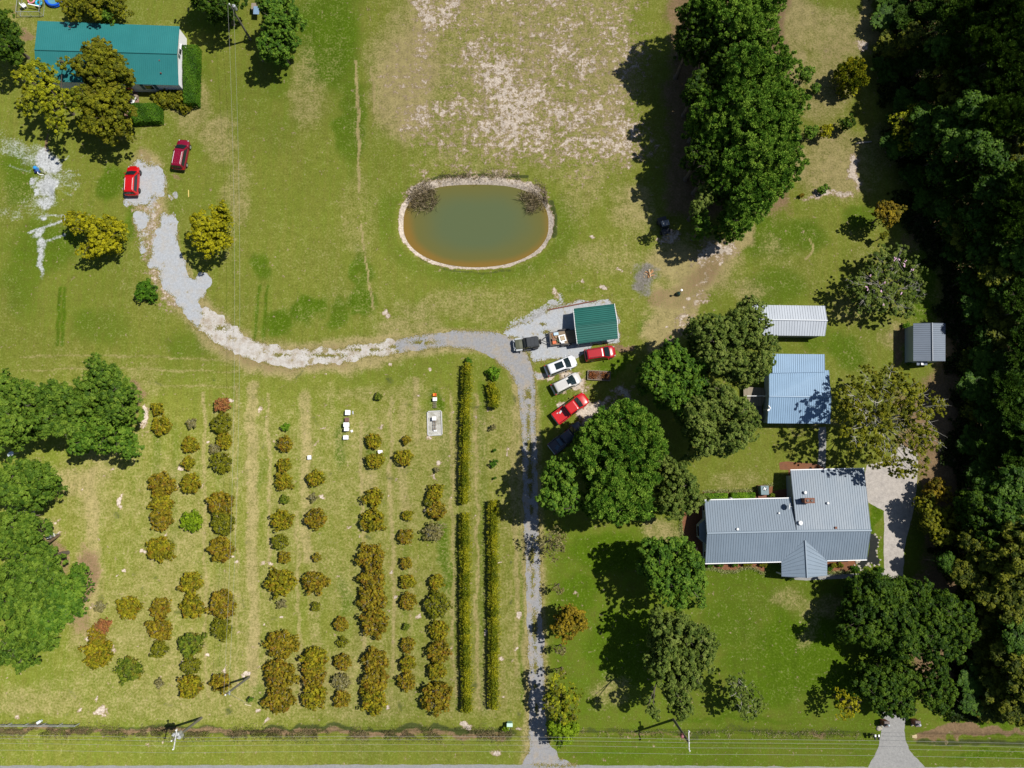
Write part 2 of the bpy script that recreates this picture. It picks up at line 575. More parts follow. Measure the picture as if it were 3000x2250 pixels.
blob(dry, 1960, 890, 70, 60, 1.1); blob(dry, 2010, 770, 120, 60, 1.2); blob(dry, 1925, 960, 50, 45, 1.0); blob(soil, 1980, 880, 60, 40, .5); blob(dry, 2440, 110, 120, 80, .8); blob(dry, 2300, 50, 80, 60, .8); blob(dry, 2420, 250, 90, 120, .75); blob(dry, 2450, 480, 120, 110, .8); blob(soil, 2440, 130, 60, 90, .35); blob(dry, 2060, 790, 130, 70, 1.2, -35); blob(soil, 2060, 790, 100, 50, .6, -35)
line(sand, [(2150, 720), (2080, 790), (2030, 860), (2000, 930), (1965, 1000)], 16, .34, 1.4)
line(soil, [(1900, 880), (1990, 850), (2060, 800)], 26, .55, 1.5)
line(dry, [(1045, 175), (1047, 420), (1052, 560)], 4, 1.2, .55)
line(dry, [(1090, 200), (1100, 330)], 4, .9, .5)
line(dry, [(1058, 660), (1066, 730), (1074, 800), (1092, 910)], 2.5, 1.1, .4)
line(dry, [(2370, 700), (2381, 720), (2378, 740), (2358, 760)], 3, 1.0, .2)
line(dry, [(640, 620), (690, 700), (660, 760)], 6, .5, .6)
for y0 in (1048, 1085, 1130):                          # mown turning lines across the left lawn
    line(dry, [(60, y0), (330, y0 - 6), (700, y0 + 4)], 4, .6, .4)
for x0 in (190, 178, 760, 785):
    line(lush, [(x0, 840), (x0 - 12, 1010)], 5, .9, .4)
# bare sandy field above the pond
bw_ = (fbm(GX, GY, 7, 33, 3) - .5) * 320
fld = sstep(WX + bw_, 1080, 1240) * (1 - sstep(WX + bw_ * .4, 1800, 1960)) * (1 - sstep(WY + bw_ * .8, 340, 660))
f2 = fbm(GX, GY, 9, 60, 3); f3 = fbm(GX, GY, 2.6, 70, 4)
core = sstep(f2, .32, .62)
sand += fld * np.clip(.27 + .30 * core + .7 * (f3 - .5), 0, .72)
dry += fld * .5
for b in [(1680, 1118, 50, 24, .8), (1738, 1205, 60, 40, .95), (1655, 1185, 22, 16, .8), (1700, 1290, 30, 30, .5), (2095, 735, 70, 34, .75), (1130, 922, 16, 9, .95), (2508, 500, 22, 40, .9), (2420, 560, 70, 14, .75), (1580, 1095, 16, 14, .9), (1605, 1110, 12, 7, .9), (1450, 1930, 8, 8, .8),
          (1770, 830, 18, 10, .9), (1700, 970, 14, 10, .6), (1350, 2130, 14, 10, .9), (1450, 2190, 18, 14, .8), (300, 2080, 26, 10, .8), (675, 1176, 7, 5, 1.1), (340, 1890, 10, 16, .7), (350, 1465, 5, 22, .9), (423, 1225, 14, 24, .7), (1950, 700, 40, 14, .6), (1830, 1150, 40, 24, .7), (1620, 870, 18, 14, .6),
          (590, 2101, 9, 5, 1.1), (730, 1982, 9, 6, 1.1), (180, 1562, 9, 5, 1.1), (2010, 955, 20, 60, .55), (2050, 880, 40, 30, .5), (2520, 130, 20, 20, .7)]:
    blob(sand, *b)
rs = np.random.default_rng(4)
for _ in range(170):                                    # little ant hills and scalped spots
    cx, cy = rs.uniform(0, 1560), rs.uniform(1080, 2200)
    if rs.random() < .35: cx, cy = rs.uniform(300, 2600), rs.uniform(650, 2230)
    r = rs.uniform(3, 8)
    blob(sand, cx, cy, r, r * rs.uniform(.5, 1.3), rs.uniform(.55, 1.0))
for _ in range(120):
    cx, cy = rs.uniform(0, 1560), rs.uniform(1100, 2120)
    blob(weed, cx, cy, rs.uniform(6, 16), rs.uniform(5, 14), rs.uniform(.3, .6))
# brown earth
for b in [(135, 430, 6, 40, 1.0), (128, 490, 7, 40, .8), (250, 1680, 34, 90, .75), (385, 1160, 34, 46, .85), (335, 1260, 36, 36, .6), (60, 110, 28, 18, .7), (30, 40, 20, 30, .5), (110, 1545, 40, 30, .75), (150, 1640, 40, 70, .75), (230, 1800, 40, 70, .6), (2070, 800, 60, 46, .6),
          (1830, 1025, 26, 14, .8), (2020, 870, 70, 40, .5), (1960, 1010, 20, 40, .6), (2630, 1190, 30, 60, .6), (2850, 2150, 170, 12, 1.0), (2720, 2152, 40, 14, 1.1), (2640, 985, 40, 30, .7), (2625, 1040, 16, 60, .8), (1900, 2155, 150, 8, .6), (2400, 2152, 25, 8, .6), (430, 460, 30, 14, .5), (520, 520, 20, 12, .6), (380, 410, 50, 30, .4)]:
    blob(soil, *b)
line(soil, [(0, 2140), (500, 2146), (1000, 2150), (1480, 2160)], 9, .75, 1.2)
line(weed, [(0, 2138), (400, 2142), (640, 2150), (1000, 2140), (1500, 2150)], 11, .85, 1.6)
line(weed, [(1690, 2140), (2300, 2148), (2560, 2150)], 9, .55, 1.6)
line(weed, [(2690, 2172), (3000, 2180)], 7, .9, .6)
frst = sstep(WX + 40 * np.sin(PY / 90), 2640, 2720) * (1 - sstep(WY, 2040, 2100)) * (1 - .9 * np.exp(-((PX - 2700) / 70) ** 2 - ((PY - 850) / 150) ** 2)) * (1 - .9 * np.exp(-((PX - 2640) / 110) ** 2 - ((PY - 1040) / 90) ** 2))
frst = np.maximum(frst, sstep(WX, 2560, 2640) * (1 - sstep(WY, 120, 260)))
soil = np.maximum(soil, .9 * frst)
pin = sstep(WX, 1905, 1990) * (1 - sstep(WX, 2290, 2350)) * (1 - sstep(WY, 600, 690))
soil = np.maximum(soil, .75 * pin)
# gravel dust round the drives, white drilling mud, ash
for b in [(1620, 900, 30, 16, .7), (1640, 885, 16, 26, .55), (1600, 960, 110, 50, .95), (1575, 1095, 10, 12, .8), (420, 530, 60, 60, .85), (500, 575, 10, 12, .9), (2300, 1680, 40, 4, .4)]:
    blob(grav, *b)
for b in [(125, 480, 36, 36, .95), (155, 500, 26, 24, .85), (165, 560, 22, 24, 1.1), (140, 550, 34, 24, 1.0), (88, 540, 12, 9, 1.1), (96, 560, 12, 8, 1.1), (135, 585, 40, 10, .75), (125, 625, 15, 10, .85), (108, 685, 28, 14, .7, -22), (118, 715, 18, 14, .75), (118, 765, 13, 56, .85),
          (60, 440, 70, 34, .42, 25), (190, 540, 40, 40, .35), (30, 620, 40, 20, .3), (100, 600, 60, 40, .3), (200, 640, 60, 12, .25)]:
    blob(chalk, *b)
line(chalk, [(82, 682), (130, 665), (195, 643)], 4, .75, .2)
line(chalk, [(112, 712), (150, 702), (190, 687)], 4, .6, .2)
line(chalk, [(135, 628), (200, 632)], 3.5, .6, .2)
for k in range(14):
    a = rs.uniform(0, 2 * PI)
    line(chalk, [(125 + 45 * math.cos(a), 520 + 45 * math.sin(a)), (125 + 110 * math.cos(a), 520 + 85 * math.sin(a))], 4, .38, .3)
blob(ash, 1885, 815, 40, 34, .95); blob(ash, 1868, 845, 30, 22, .9); blob(ash, 1860, 785, 20, 18, .5); blob(ash, 1912, 800, 20, 18, .7); blob(ash, 2090, 745, 40, 16, .4)
# worn verges of the lanes
line(dry, [(1560, 2230), (1570, 2080), (1566, 1850), (1560, 1650), (1552, 1480), (1548, 1300), (1545, 1200), (1535, 1120), (1515, 1060), (1470, 1015), (1400, 1000), (1300, 998), (1160, 1017)], 38, .95, .5, .45)
line(dry, [(1160, 1017), (1000, 1043), (860, 1055), (740, 1040), (650, 985), (590, 930), (530, 860), (490, 780), (470, 700), (440, 640), (430, 560), (430, 490)], 50, 1.05, .9, .5)
line(sand, [(420, 590), (440, 660), (470, 760), (500, 860)], 44, .5, 1.3, .5)
line(grav, [(430, 600), (425, 690), (440, 760)], 30, .42, 1.6)
line(soil, [(1000, 1043), (860, 1055), (740, 1040), (650, 985), (590, 930)], 40, .5, .9, .5)
# pond bank
pex = np.where(PY < 660, 2.7, 2.15)
pd = (np.abs((PX - 1394) / 206) ** pex + np.abs((PY - 660) / 118) ** pex) ** (1 / pex)
pdn = pd + .05 * (fbm(GX, GY, 2.2, 90, 3) - .5)
topb = sstep(-(PY - 600), 0, 60)
sand = np.maximum(sand, 1.05 * (1 - sstep(pdn, 1.075, 1.125)) * (pd < 1.4))
sand = np.maximum(sand, .9 * topb * (1 - sstep(pdn, 1.16, 1.26)) * (pd < 1.6))
line(weed, [(1215, 560), (1260, 528), (1330, 515), (1450, 513), (1540, 522)], 6, 1.0, .7)
line(weed, [(1614, 590), (1626, 640), (1620, 690)], 7, .9, .6)
line(weed, [(1500, 785), (1400, 796), (1300, 788), (1230, 760)], 4, .6, .7)
lush += .30 * sstep(pd, 1.12, 1.2) * (1 - sstep(pd, 1.3, 1.6)) * (1 - topb)

zz = np.zeros_like(GX)
zz -= .5 * (1 - sstep(pd, 1.0, 1.13)) + 1.6 * (1 - sstep(pd, .5, 1.0))
zz -= .28 * np.exp(-((PY - 2150) / 9) ** 2) * (1 - sstep(PX, 1505, 1530)) * sstep(PX, -200, -100)
zz -= .28 * np.exp(-((PY - 2152) / 9) ** 2) * sstep(PX, 1680, 1720) * (1 - sstep(PX, 2520, 2545))
zz -= .45 * np.exp(-((PY - 2160) / 10) ** 2) * sstep(PX, 2678, 2692) * (1 - sstep(PX, 3100, 3200))
zz += .55 * np.exp(-((PX - 166) / 15) ** 2 - ((PY - 558) / 17) ** 2)

ny, nx = GX.shape
me = bpy.data.meshes.new('ground')
me.vertices.add(nx * ny)
me.vertices.foreach_set('co', np.stack([GX, GY, zz], -1).reshape(-1).astype(np.float32))
ii = (np.arange(ny - 1)[:, None] * nx + np.arange(nx - 1)[None, :]).reshape(-1)
qd = np.stack([ii, ii + 1, ii + 1 + nx, ii + nx], 1)
me.loops.add(qd.size); me.polygons.add(len(qd))
me.polygons.foreach_set('loop_start', np.arange(0, qd.size, 4, dtype=np.int32))
me.loops.foreach_set('vertex_index', qd.reshape(-1).astype(np.int32))
me.polygons.foreach_set('use_smooth', np.ones(len(qd), dtype=bool))
me.update()
tone = 1 + .30 * sstep(WX + WY * .25, 1900, 900) * sstep(WY, 1000, 1250) * (1 - sstep(PX, 1515, 1560)) - .10 * sstep(WX, 1900, 2100) - .12 * sstep(-WY, -700, -300) * sstep(WX, 400, 700) + .10 * (fbm(GX, GY, 6, 150, 4) - .5)  # lighter lower left, darker top and right: haze and vignetting in the grass colour
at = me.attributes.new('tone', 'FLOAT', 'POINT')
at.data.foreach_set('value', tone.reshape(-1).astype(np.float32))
for nm, chans in (('cover_a', (dry, lush, sand, soil)), ('cover_b', (grav, chalk, ash, weed))):
    at = me.attributes.new(nm, 'FLOAT_COLOR', 'POINT')
    at.data.foreach_set('color', np.clip(np.stack(chans, -1), -.2, 1.3).reshape(-1).astype(np.float32))
ground = bpy.data.objects.new('ground', me)
S.collection.objects.link(ground)
tag(ground, kind='structure')

g = NG('turf_and_soil')
p = g.pos()
nf = g.noise(3.4, 4, .7, p)                                    # 0.3 m tufts
nm_ = g.noise(.85, 4, .65, p)                                  # metre-size patches
nl = g.noise(.16, 4, .6, p)
st = g.noise(1.0, 3, .6, g.vscale(p, (1.5, .13, 1)))           # faint mowing direction
gr = g.noise(8, 3, .85, p)
A = g.attr('cover_a'); B = g.attr('cover_b')
sa = g.n('ShaderNodeSeparateColor'); g.lk(A.outputs['Color'], sa.inputs[0])
sb = g.n('ShaderNodeSeparateColor'); g.lk(B.outputs['Color'], sb.inputs[0])


def msk(src, an, am, af, lo, hi):
    x = src
    for n_, a_ in ((nl, an), (nm_, am), (nf, af)):
        if a_: x = g.math('ADD', x, g.math('MULTIPLY', g.math('SUBTRACT', n_, .5), a_))
    return g.step(x, lo, hi)


c = g.mix(g.step(st, .3, .7), (.178, .190, .030), (.138, .168, .020))
c = g.mix(msk(sa.outputs[1], .5, .7, .7, .12, .95), c, (.070, .126, .003))
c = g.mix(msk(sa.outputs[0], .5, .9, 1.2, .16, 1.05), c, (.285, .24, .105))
c = g.mix(g.math('MULTIPLY', g.step(nf, .5, .8), .4), c, (.215, .195, .07))
c = g.mix(msk(B.outputs['Alpha'], 0, .6, 1.2, .25, .8), c, (.055, .07, .018))
c = g.mix(msk(A.outputs['Alpha'], .2, .5, .7, .3, .8), c, (.20, .135, .075))
nq = g.noise(1.15, 6, .74, p)
sx_ = g.math('ADD', sa.outputs[2], g.math('MULTIPLY', g.math('SUBTRACT', nq, .5), 2.9))
sx_ = g.math('ADD', sx_, g.math('MULTIPLY', g.math('SUBTRACT', nf, .5), .6))
c = g.mix(g.math('MULTIPLY', g.step(sa.outputs[2], .12, .3), g.step(nq, .52, .68)), c, (.10, .105, .045))
c = g.mix(g.step(sx_, .30, .52), c, (.27, .205, .125))
c = g.mix(g.step(sx_, .50, .78), c, g.mix(nf, (.37, .305, .24), (.60, .53, .46)))
c = g.mix(msk(sb.outputs[0], .2, .8, .9, .4, .62), c, g.mix(gr, (.22, .225, .23), (.44, .44, .44)))
c = g.mix(msk(sb.outputs[1], 0, .7, .8, .2, .85), c, g.mix(nf, (.34, .355, .36), (.5, .52, .53)))
c = g.mix(msk(sb.outputs[2], .2, .9, .9, .12, 1.0), c, g.mix(nf, (.09, .085, .08), (.25, .23, .205)))
hs = g.n('ShaderNodeHueSaturation')
g.lk(c, hs.inputs['Color'])
v = g.math('ADD', g.math('ADD', g.math('MULTIPLY_ADD', gr, .8, .55), g.math('MULTIPLY', g.math('SUBTRACT', st, .5), .4)), g.math('MULTIPLY', g.math('SUBTRACT', nm_, .5), .8))
v = g.math('ADD', v, g.math('MULTIPLY', g.math('SUBTRACT', nf, .5), .95))
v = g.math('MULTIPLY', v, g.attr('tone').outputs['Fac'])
g.lk(v, hs.inputs['Value'])
g.bump(g.math('ADD', nf, g.math('MULTIPLY', gr, .6)), .55, .12)
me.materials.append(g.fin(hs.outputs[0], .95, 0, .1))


# ---------------------------------------------------------------- drives, road, walks
def ragged(pts, amp=.25, step=.3, seed=0):
    """px polygon -> metres, resampled and roughened along its edge"""
    q = [P(x, y) for x, y in pts]
    out = []
    for i, a in enumerate(q):
        b = q[(i + 1) % len(q)]
        n = max(1, int((b - a).length / step))
        nrm = Vector((-(b - a).y, (b - a).x, 0)).normalized()
        for k in range(n):
            p_ = a.lerp(b, k / n)
            d = (vnoise(np.array([p_.x]), np.array([p_.y]), 1.6, 320 + seed)[0] - .5) * 2.4 * amp + (vnoise(np.array([p_.x]), np.array([p_.y]), .7, 300 + seed)[0] - .5) * 2 * amp + (vnoise(np.array([p_.x]), np.array([p_.y]), .35, 310 + seed)[0] - .5) * amp
            out.append(p_ + nrm * d)
    return out


EDGES, ISLES = [], []


def drive(name, pts, z, mat, amp=.25, seed=0):
    mb = MB()
    rg_ = ragged(pts, amp, .3, seed)
    if name in ('driveway', 'parking_pad'): EDGES.extend((a.x, a.y) for a in rg_)
    mb.sheet([(a.x, a.y) for a in rg_], z)
    return tag(mb.build(name, mat), kind='structure')


def mat_gravel(name, c1, c2, patch, pamt, grass=None, gscale=.45, glo=.56, streak=None, sc=1.0):
    g = NG(name)
    p = g.pos()
    a = g.noise(9 * sc, 4, .8, p); b = g.noise(.7, 5, .65, p)
    c = g.mix(a, c1, c2)
    c = g.mix(g.math('MULTIPLY', g.step(b, .42, .68), pamt), c, patch)
    if grass:
        n = g.noise(gscale, 5, .7, p)
        c = g.mix(g.step(g.math('ADD', n, g.math('MULTIPLY', g.math('SUBTRACT', a, .5), .2)), glo, glo + .08), c, grass)
    hs = g.n('ShaderNodeHueSaturation'); g.lk(c, hs.inputs['Color'])
    g.lk(g.math('ADD', g.math('MULTIPLY_ADD', g.noise(3.0 * sc, 4, .75, p), .8, .6), g.math('MULTIPLY', g.math('SUBTRACT', a, .5), .5)), hs.inputs['Value'])
    c = hs.outputs[0]
    g.bump(a, .3, .05)
    return g.fin(c, .95, 0, .15)


m_grey = mat_gravel('grey_gravel', (.18, .185, .195), (.33, .33, .345), (.33, .275, .20), .7)
m_chalk = mat_gravel('white_limestone', (.36, .345, .33), (.56, .535, .50), (.31, .255, .19), .8, (.25, .21, .11), .5, .56)
m_blue = mat_gravel('pale_crushed_stone', (.26, .28, .31), (.44, .46, .49), (.37, .35, .32), .6, (.27, .235, .14), .42, .605)
m_conc = mat_gravel('old_concrete', (.33, .3, .275), (.43, .4, .37), (.27, .25, .24), .55, sc=.6)
m_walk = mat_gravel('walk_concrete', (.22, .22, .22), (.31, .31, .305), (.22, .22, .22), .5)
m_road = mat_gravel('worn_asphalt', (.2, .2, .21), (.3, .3, .31), (.2, .2, .2), .4)

drive('road', [(-300, 2243), (300, 2243), (900, 2241), (1500, 2240), (2300, 2246), (3300, 2250), (3300, 2420), (-300, 2420)], .006, m_road, .045, 1)
# grey lane from the road up and round the bend
drive('driveway', [(1525, 2241), (1549, 2205), (1552, 2185), (1549, 2100), (1549, 2011), (1545, 1840), (1540, 1650), (1533, 1500), (1527, 1300), (1523, 1200), (1512, 1130), (1494, 1092), (1450, 1052), (1420, 1035), (1387, 1027), (1315, 1018), (1240, 1024), (1163, 1037),
                   (1155, 1010), (1163, 998), (1240, 979), (1310, 972), (1370, 969), (1440, 972), (1500, 988), (1530, 1012), (1546, 1040), (1558, 1080), (1567, 1120), (1570, 1200), (1571, 1260), (1577, 1500), (1583, 1650), (1591, 1840), (1596, 2010), (1602, 2150), (1613, 2186), (1640, 2222), (1690, 2241)], .010, m_grey, .13, 2)
drive('driveway', [(1164, 997), (1166, 1036), (1030, 1058), (910, 1077), (840, 1078), (760, 1063), (700, 1045), (640, 1012), (590, 975), (555, 945), (590, 905), (620, 903), (650, 925), (712, 982), (755, 1002), (810, 1016), (880, 1028), (980, 1020)], .008, m_chalk, .3, 3)
drive('driveway', [(577, 965), (560, 940), (535, 905), (512, 880), (480, 845), (465, 810), (470, 795), (455, 785), (432, 775), (440, 755), (446, 720), (460, 690), (468, 640), (480, 620), (495, 630), (510, 618), (522, 625), (528, 650), (518, 690), (520, 730), (545, 765), (552, 800), (568, 820),
                   (578, 800), (585, 792), (605, 800), (624, 830), (608, 850), (600, 880), (588, 872), (580, 885), (592, 905), (590, 960)], .012, m_blue, .26, 4)
drive('driveway', [(392, 630), (415, 620), (440, 630), (430, 655), (412, 685), (398, 665)], .012, m_blue, .3, 5)
drive('driveway', [(412, 710), (422, 705), (428, 725), (420, 742), (411, 728)], .012, m_blue, .25, 15)
drive('driveway', [(390, 475), (420, 460), (425, 480), (448, 485), (470, 495), (485, 520), (488, 545), (484, 580), (455, 572), (440, 590), (400, 605), (366, 600), (367, 545), (385, 530)], .012, m_blue, .3, 6)
drive('driveway', [(493, 568), (506, 575), (510, 585), (502, 588), (494, 578)], .012, m_blue, .15, 16)
# pale stone pad round the carport and the lane's spur
drive('parking_pad', [(1473, 978), (1490, 960), (1515, 955), (1540, 945), (1575, 925), (1597, 915), (1600, 908), (1690, 880), (1778, 880), (1800, 892), (1812, 940), (1815, 1000), (1790, 1005), (1745, 1012), (1700, 1045), (1640, 1052), (1600, 1056), (1566, 1061), (1558, 1055), (1548, 1030), (1535, 1008), (1505, 988)], .014, m_blue, .22, 7)
# grassy islands between the wheel tracks
for k, (x, y, hw, hl) in enumerate([(1548, 1240, 6, 36), (1551, 1170, 5, 30), (1550, 1300, 8, 28), (1553, 1395, 9, 70), (1557, 1490, 5, 20), (1559, 1630, 8, 40), (1562, 1700, 7, 30), (1560, 1748, 4, 8), (1566, 1833, 8, 52), (1569, 1898, 4, 8), (1569, 1955, 7, 22), (1568, 2010, 5, 10), (1572, 2075, 5, 18)]):
    ISLES.append((x, y, hw, hl))
for k, (x, y, hx, hy) in enumerate([(960, 1041, 60, 7), (1075, 1024, 55, 6), (1152, 1016, 12, 6), (820, 1040, 30, 6), (745, 1020, 16, 7), (650, 960, 20, 10), (1240, 1003, 40, 8), (1590, 2075, 3, 3), (1590, 950, 10, 5), (1600, 973, 12, 7), (1550, 1042, 7, 16), (1545, 1160, 10, 20)]):
    ISLES.append((x, y, hx, hy))
drive('concrete_drive', [(2530, 1395), (2540, 1362), (2600, 1350), (2640, 1300), (2690, 1330), (2690, 1375), (2681, 1470), (2660, 1560), (2648, 1610), (2645, 1720), (2600, 1712), (2590, 1690), (2590, 1640), (2590, 1497), (2566, 1483), (2542, 1472)], .010, m_conc, .05, 8)
drive('concrete_drive', [(2583, 2085), (2650, 2085), (2651, 2140), (2655, 2165), (2663, 2195), (2690, 2225), (2712, 2252), (2540, 2252), (2562, 2215), (2577, 2180), (2583, 2130)], .010, m_walk, .08, 9)
drive('sidewalk', [(2322, 1692), (2442, 1681), (2520, 1681), (2592, 1677), (2604, 1694), (2560, 1691), (2442, 1696), (2360, 1700), (2330, 1699)], .008, m_walk, .03, 10)
m_mulch = mat_gravel('red_pine_straw', (.12, .05, .025), (.26, .115, .06), (.12, .07, .05), .5)
drive('garden_bed', [(2060, 1650), (2200, 1646), (2238, 1646), (2238, 1676), (2225, 1670), (2205, 1662), (2180, 1660), (2150, 1672), (2120, 1670), (2090, 1663), (2062, 1662)], .008, m_mulch, .1, 11)
drive('garden_bed', [(2424, 1642), (2505, 1640), (2510, 1660), (2490, 1672), (2426, 1676)], .009, m_mulch, .1, 12)
drive('garden_bed', [(2062, 1480), (2066, 1652), (2048, 1650), (2024, 1622), (2010, 1590), (2000, 1550), (1998, 1510), (2010, 1490), (2030, 1478)], .009, m_mulch, .1, 13)
drive('garden_bed', [(2282, 1355), (2310, 1352), (2400, 1360), (2420, 1375), (2318, 1380), (2318, 1470), (2200, 1470), (2060, 1466), (2060, 1440), (2230, 1438), (2250, 1420), (2264, 1424), (2262, 1440), (2312, 1430), (2310, 1378), (2284, 1376)], .008, m_mulch, .08, 14)
drive('path', [(2398, 1250), (2420, 1250), (2420, 1376), (2396, 1376)], .006, m_walk, .1, 17)
drive('patio', [(365, 262), (405, 260), (407, 312), (385, 330), (388, 365), (372, 360), (362, 330)], .010, mat_gravel('brick_paving', (.2, .11, .08), (.32, .2, .15), (.2, .16, .13), .4), .06, 18)

# ---------------------------------------------------------------- pond water
pw = MB()
NR, NA = 14, 96
WZ = -.40
for i in range(NR + 1):
    q = 1.04 * i / NR
    for j in range(NA):
        a = 2 * PI * j / NA
        pw.v.append(tuple(P(1394 + 206 * q * math.copysign(abs(math.cos(a)) ** (.72 if math.sin(a) < 0 else .93), math.cos(a)), 660 + 118 * q * math.copysign(abs(math.sin(a)) ** (.72 if math.sin(a) < 0 else .93), math.sin(a)), WZ)))
for i in range(NR):
    for j in range(NA):
        a, b = i * NA + j, i * NA + (j + 1) % NA
        pw.f.append((a, b, b + NA, a + NA)); pw.m.append(0)
g = NG('silty_pond_water')
dp = g.attr('depth').outputs['Fac']
nz = g.noise(.12, 3, .5, g.pos())
dpx = g.math('ADD', dp, g.math('MULTIPLY', g.math('SUBTRACT', nz, .5), .28))
c = g.mix(g.step(dpx, -.04, .17), (.19, .115, .025), (.115, .112, .034))
c = g.mix(g.step(dpx, .12, .6), c, (.088, .112, .052))
g.bump(g.noise(2.5, 3, .5, g.pos()), .03, .02)
g.fin(c, .15, 0, .25)
g.b.inputs['IOR'].default_value = 1.33
water = tag(pw.build('pond_water', g.mat, smooth=True), kind='structure')
da = water.data.attributes.new('depth', 'FLOAT', 'POINT')
dv = []
for i in range(NR + 1):
    for j in range(NA):
        s_ = math.sin(2 * PI * j / NA); c_ = math.cos(2 * PI * j / NA)
        dv.append(max(0, 1 - i / NR * (1.0 + .05 * max(0, s_) + .05 * max(0, -c_) - .08 * max(0, -s_) - .05 * max(0, c_))))
da.data.foreach_set('value', np.array(dv, dtype=np.float32))

# ---------------------------------------------------------------- foliage
def leaf_mesh(name, C_, N_, U_, ln, wd, tint, mat, parent, loc):
    """many small four-cornered leaves in one mesh: centres, normals, directions, sizes, tints"""
    n = len(C_)
    N_ = N_ / (np.linalg.norm(N_, axis=1, keepdims=True) + 1e-9)
    U_ = U_ - N_ * (U_ * N_).sum(1, keepdims=True)
    U_ = U_ / (np.linalg.norm(U_, axis=1, keepdims=True) + 1e-9)
    V_ = np.cross(N_, U_)
    ln = np.broadcast_to(ln, (n,))[:, None]; wd = np.broadcast_to(wd, (n,))[:, None]
    co = np.empty((n, 4, 3))
    co[:, 0] = C_ - U_ * ln * .5
    co[:, 1] = C_ + V_ * wd * .5 + U_ * ln * .06 - N_ * wd * .10
    co[:, 2] = C_ + U_ * ln * .5 - N_ * ln * .10
    co[:, 3] = C_ - V_ * wd * .5 + U_ * ln * .06 - N_ * wd * .10
    co -= np.array(loc)[None, None, :]
    me = bpy.data.meshes.new(name)
    me.vertices.add(n * 4)
    me.vertices.foreach_set('co', co.reshape(-1).astype(np.float32))
    me.loops.add(n * 4); me.polygons.add(n)
    me.polygons.foreach_set('loop_start', np.arange(0, n * 4, 4, dtype=np.int32))
    me.loops.foreach_set('vertex_index', np.arange(n * 4, dtype=np.int32))
    me.update()
    at = me.attributes.new('tint', 'FLOAT', 'POINT')
    at.data.foreach_set('value', np.repeat(tint, 4).astype(np.float32))
    me.materials.append(mat)
    o = bpy.data.objects.new(name, me)
    S.collection.objects.link(o)
    if parent is not None: o.parent = parent
    return o


def rdir(n):
    v = rng.normal(size=(n, 3))
    return v / np.linalg.norm(v, axis=1, keepdims=True)


def tufts(lobes, per, sub, nleaf, up=.25, inner=.55, flat=.8, shell=.8):
    """lobes [(x,y,z,r)] -> leaf centres, outward normals, tint.  Each lobe carries sub-clumps on its shell,
    each sub-clump a puff of leaves; gaps stay between the puffs"""
    Cs, Ns, Ts = [], [], []
    for (x, y, z, r) in lobes:
        k = max(3, int(per))
        d = rdir(k * 2)
        d = d[d[:, 2] > -up][:k]
        k = len(d)
        rad = r * (inner + (shell + .15 - inner) * rng.random(k) ** .5)
        cc = np.array([x, y, z]) + d * rad[:, None] * np.array([1, 1, flat])
        sr = r * sub * rng.uniform(.7, 1.3, k)
        tt = np.clip(rng.normal(.5, .26, k) + .10 * rng.normal(), 0, 1)
        m = max(4, int(nleaf / k))
        q = rdir(k * m)
        qr = rng.random(k * m) ** .45
        ci = np.repeat(np.arange(k), m)
        c = cc[ci] + q * (qr * sr[ci])[:, None] * np.array([1, 1, .75])
        Cs.append(c)
        Ns.append(q * .6 + d[ci] * .5 + np.array([0, 0, .55]))
        Ts.append(np.clip(tt[ci] + rng.normal(0, .10, k * m), 0, 1))
    return np.concatenate(Cs), np.concatenate(Ns), np.concatenate(Ts)


def limb_pts(a, b, bend=.12, n=5):
    a, b = Vector(a), Vector(b)
    L = (b - a).length
    off = Vector((random.uniform(-1, 1), random.uniform(-1, 1), random.uniform(.2, 1))) * L * bend
    return [a.lerp(b, i / n) + off * math.sin(PI * i / n) for i in range(n + 1)]


def fill(lobes, ls, lai, deep=1.7):
    """the leaves inside and under the outer puffs"""
    Cs = []
    for (x, y, z, r) in lobes:
        n = max(10, int(lai * PI * r * r / (ls * ls * .28)))
        a = rng.uniform(0, 2 * PI, n); q = rng.random(n) ** .5 * r * .88
        zl = max(.25, z - deep * r)
        Cs.append(np.stack([x + q * np.cos(a), y + q * np.sin(a), zl + (z + .35 * r - zl) * rng.random(n) * (1 - .3 * (q / r) ** 2)], 1))
    return np.concatenate(Cs)


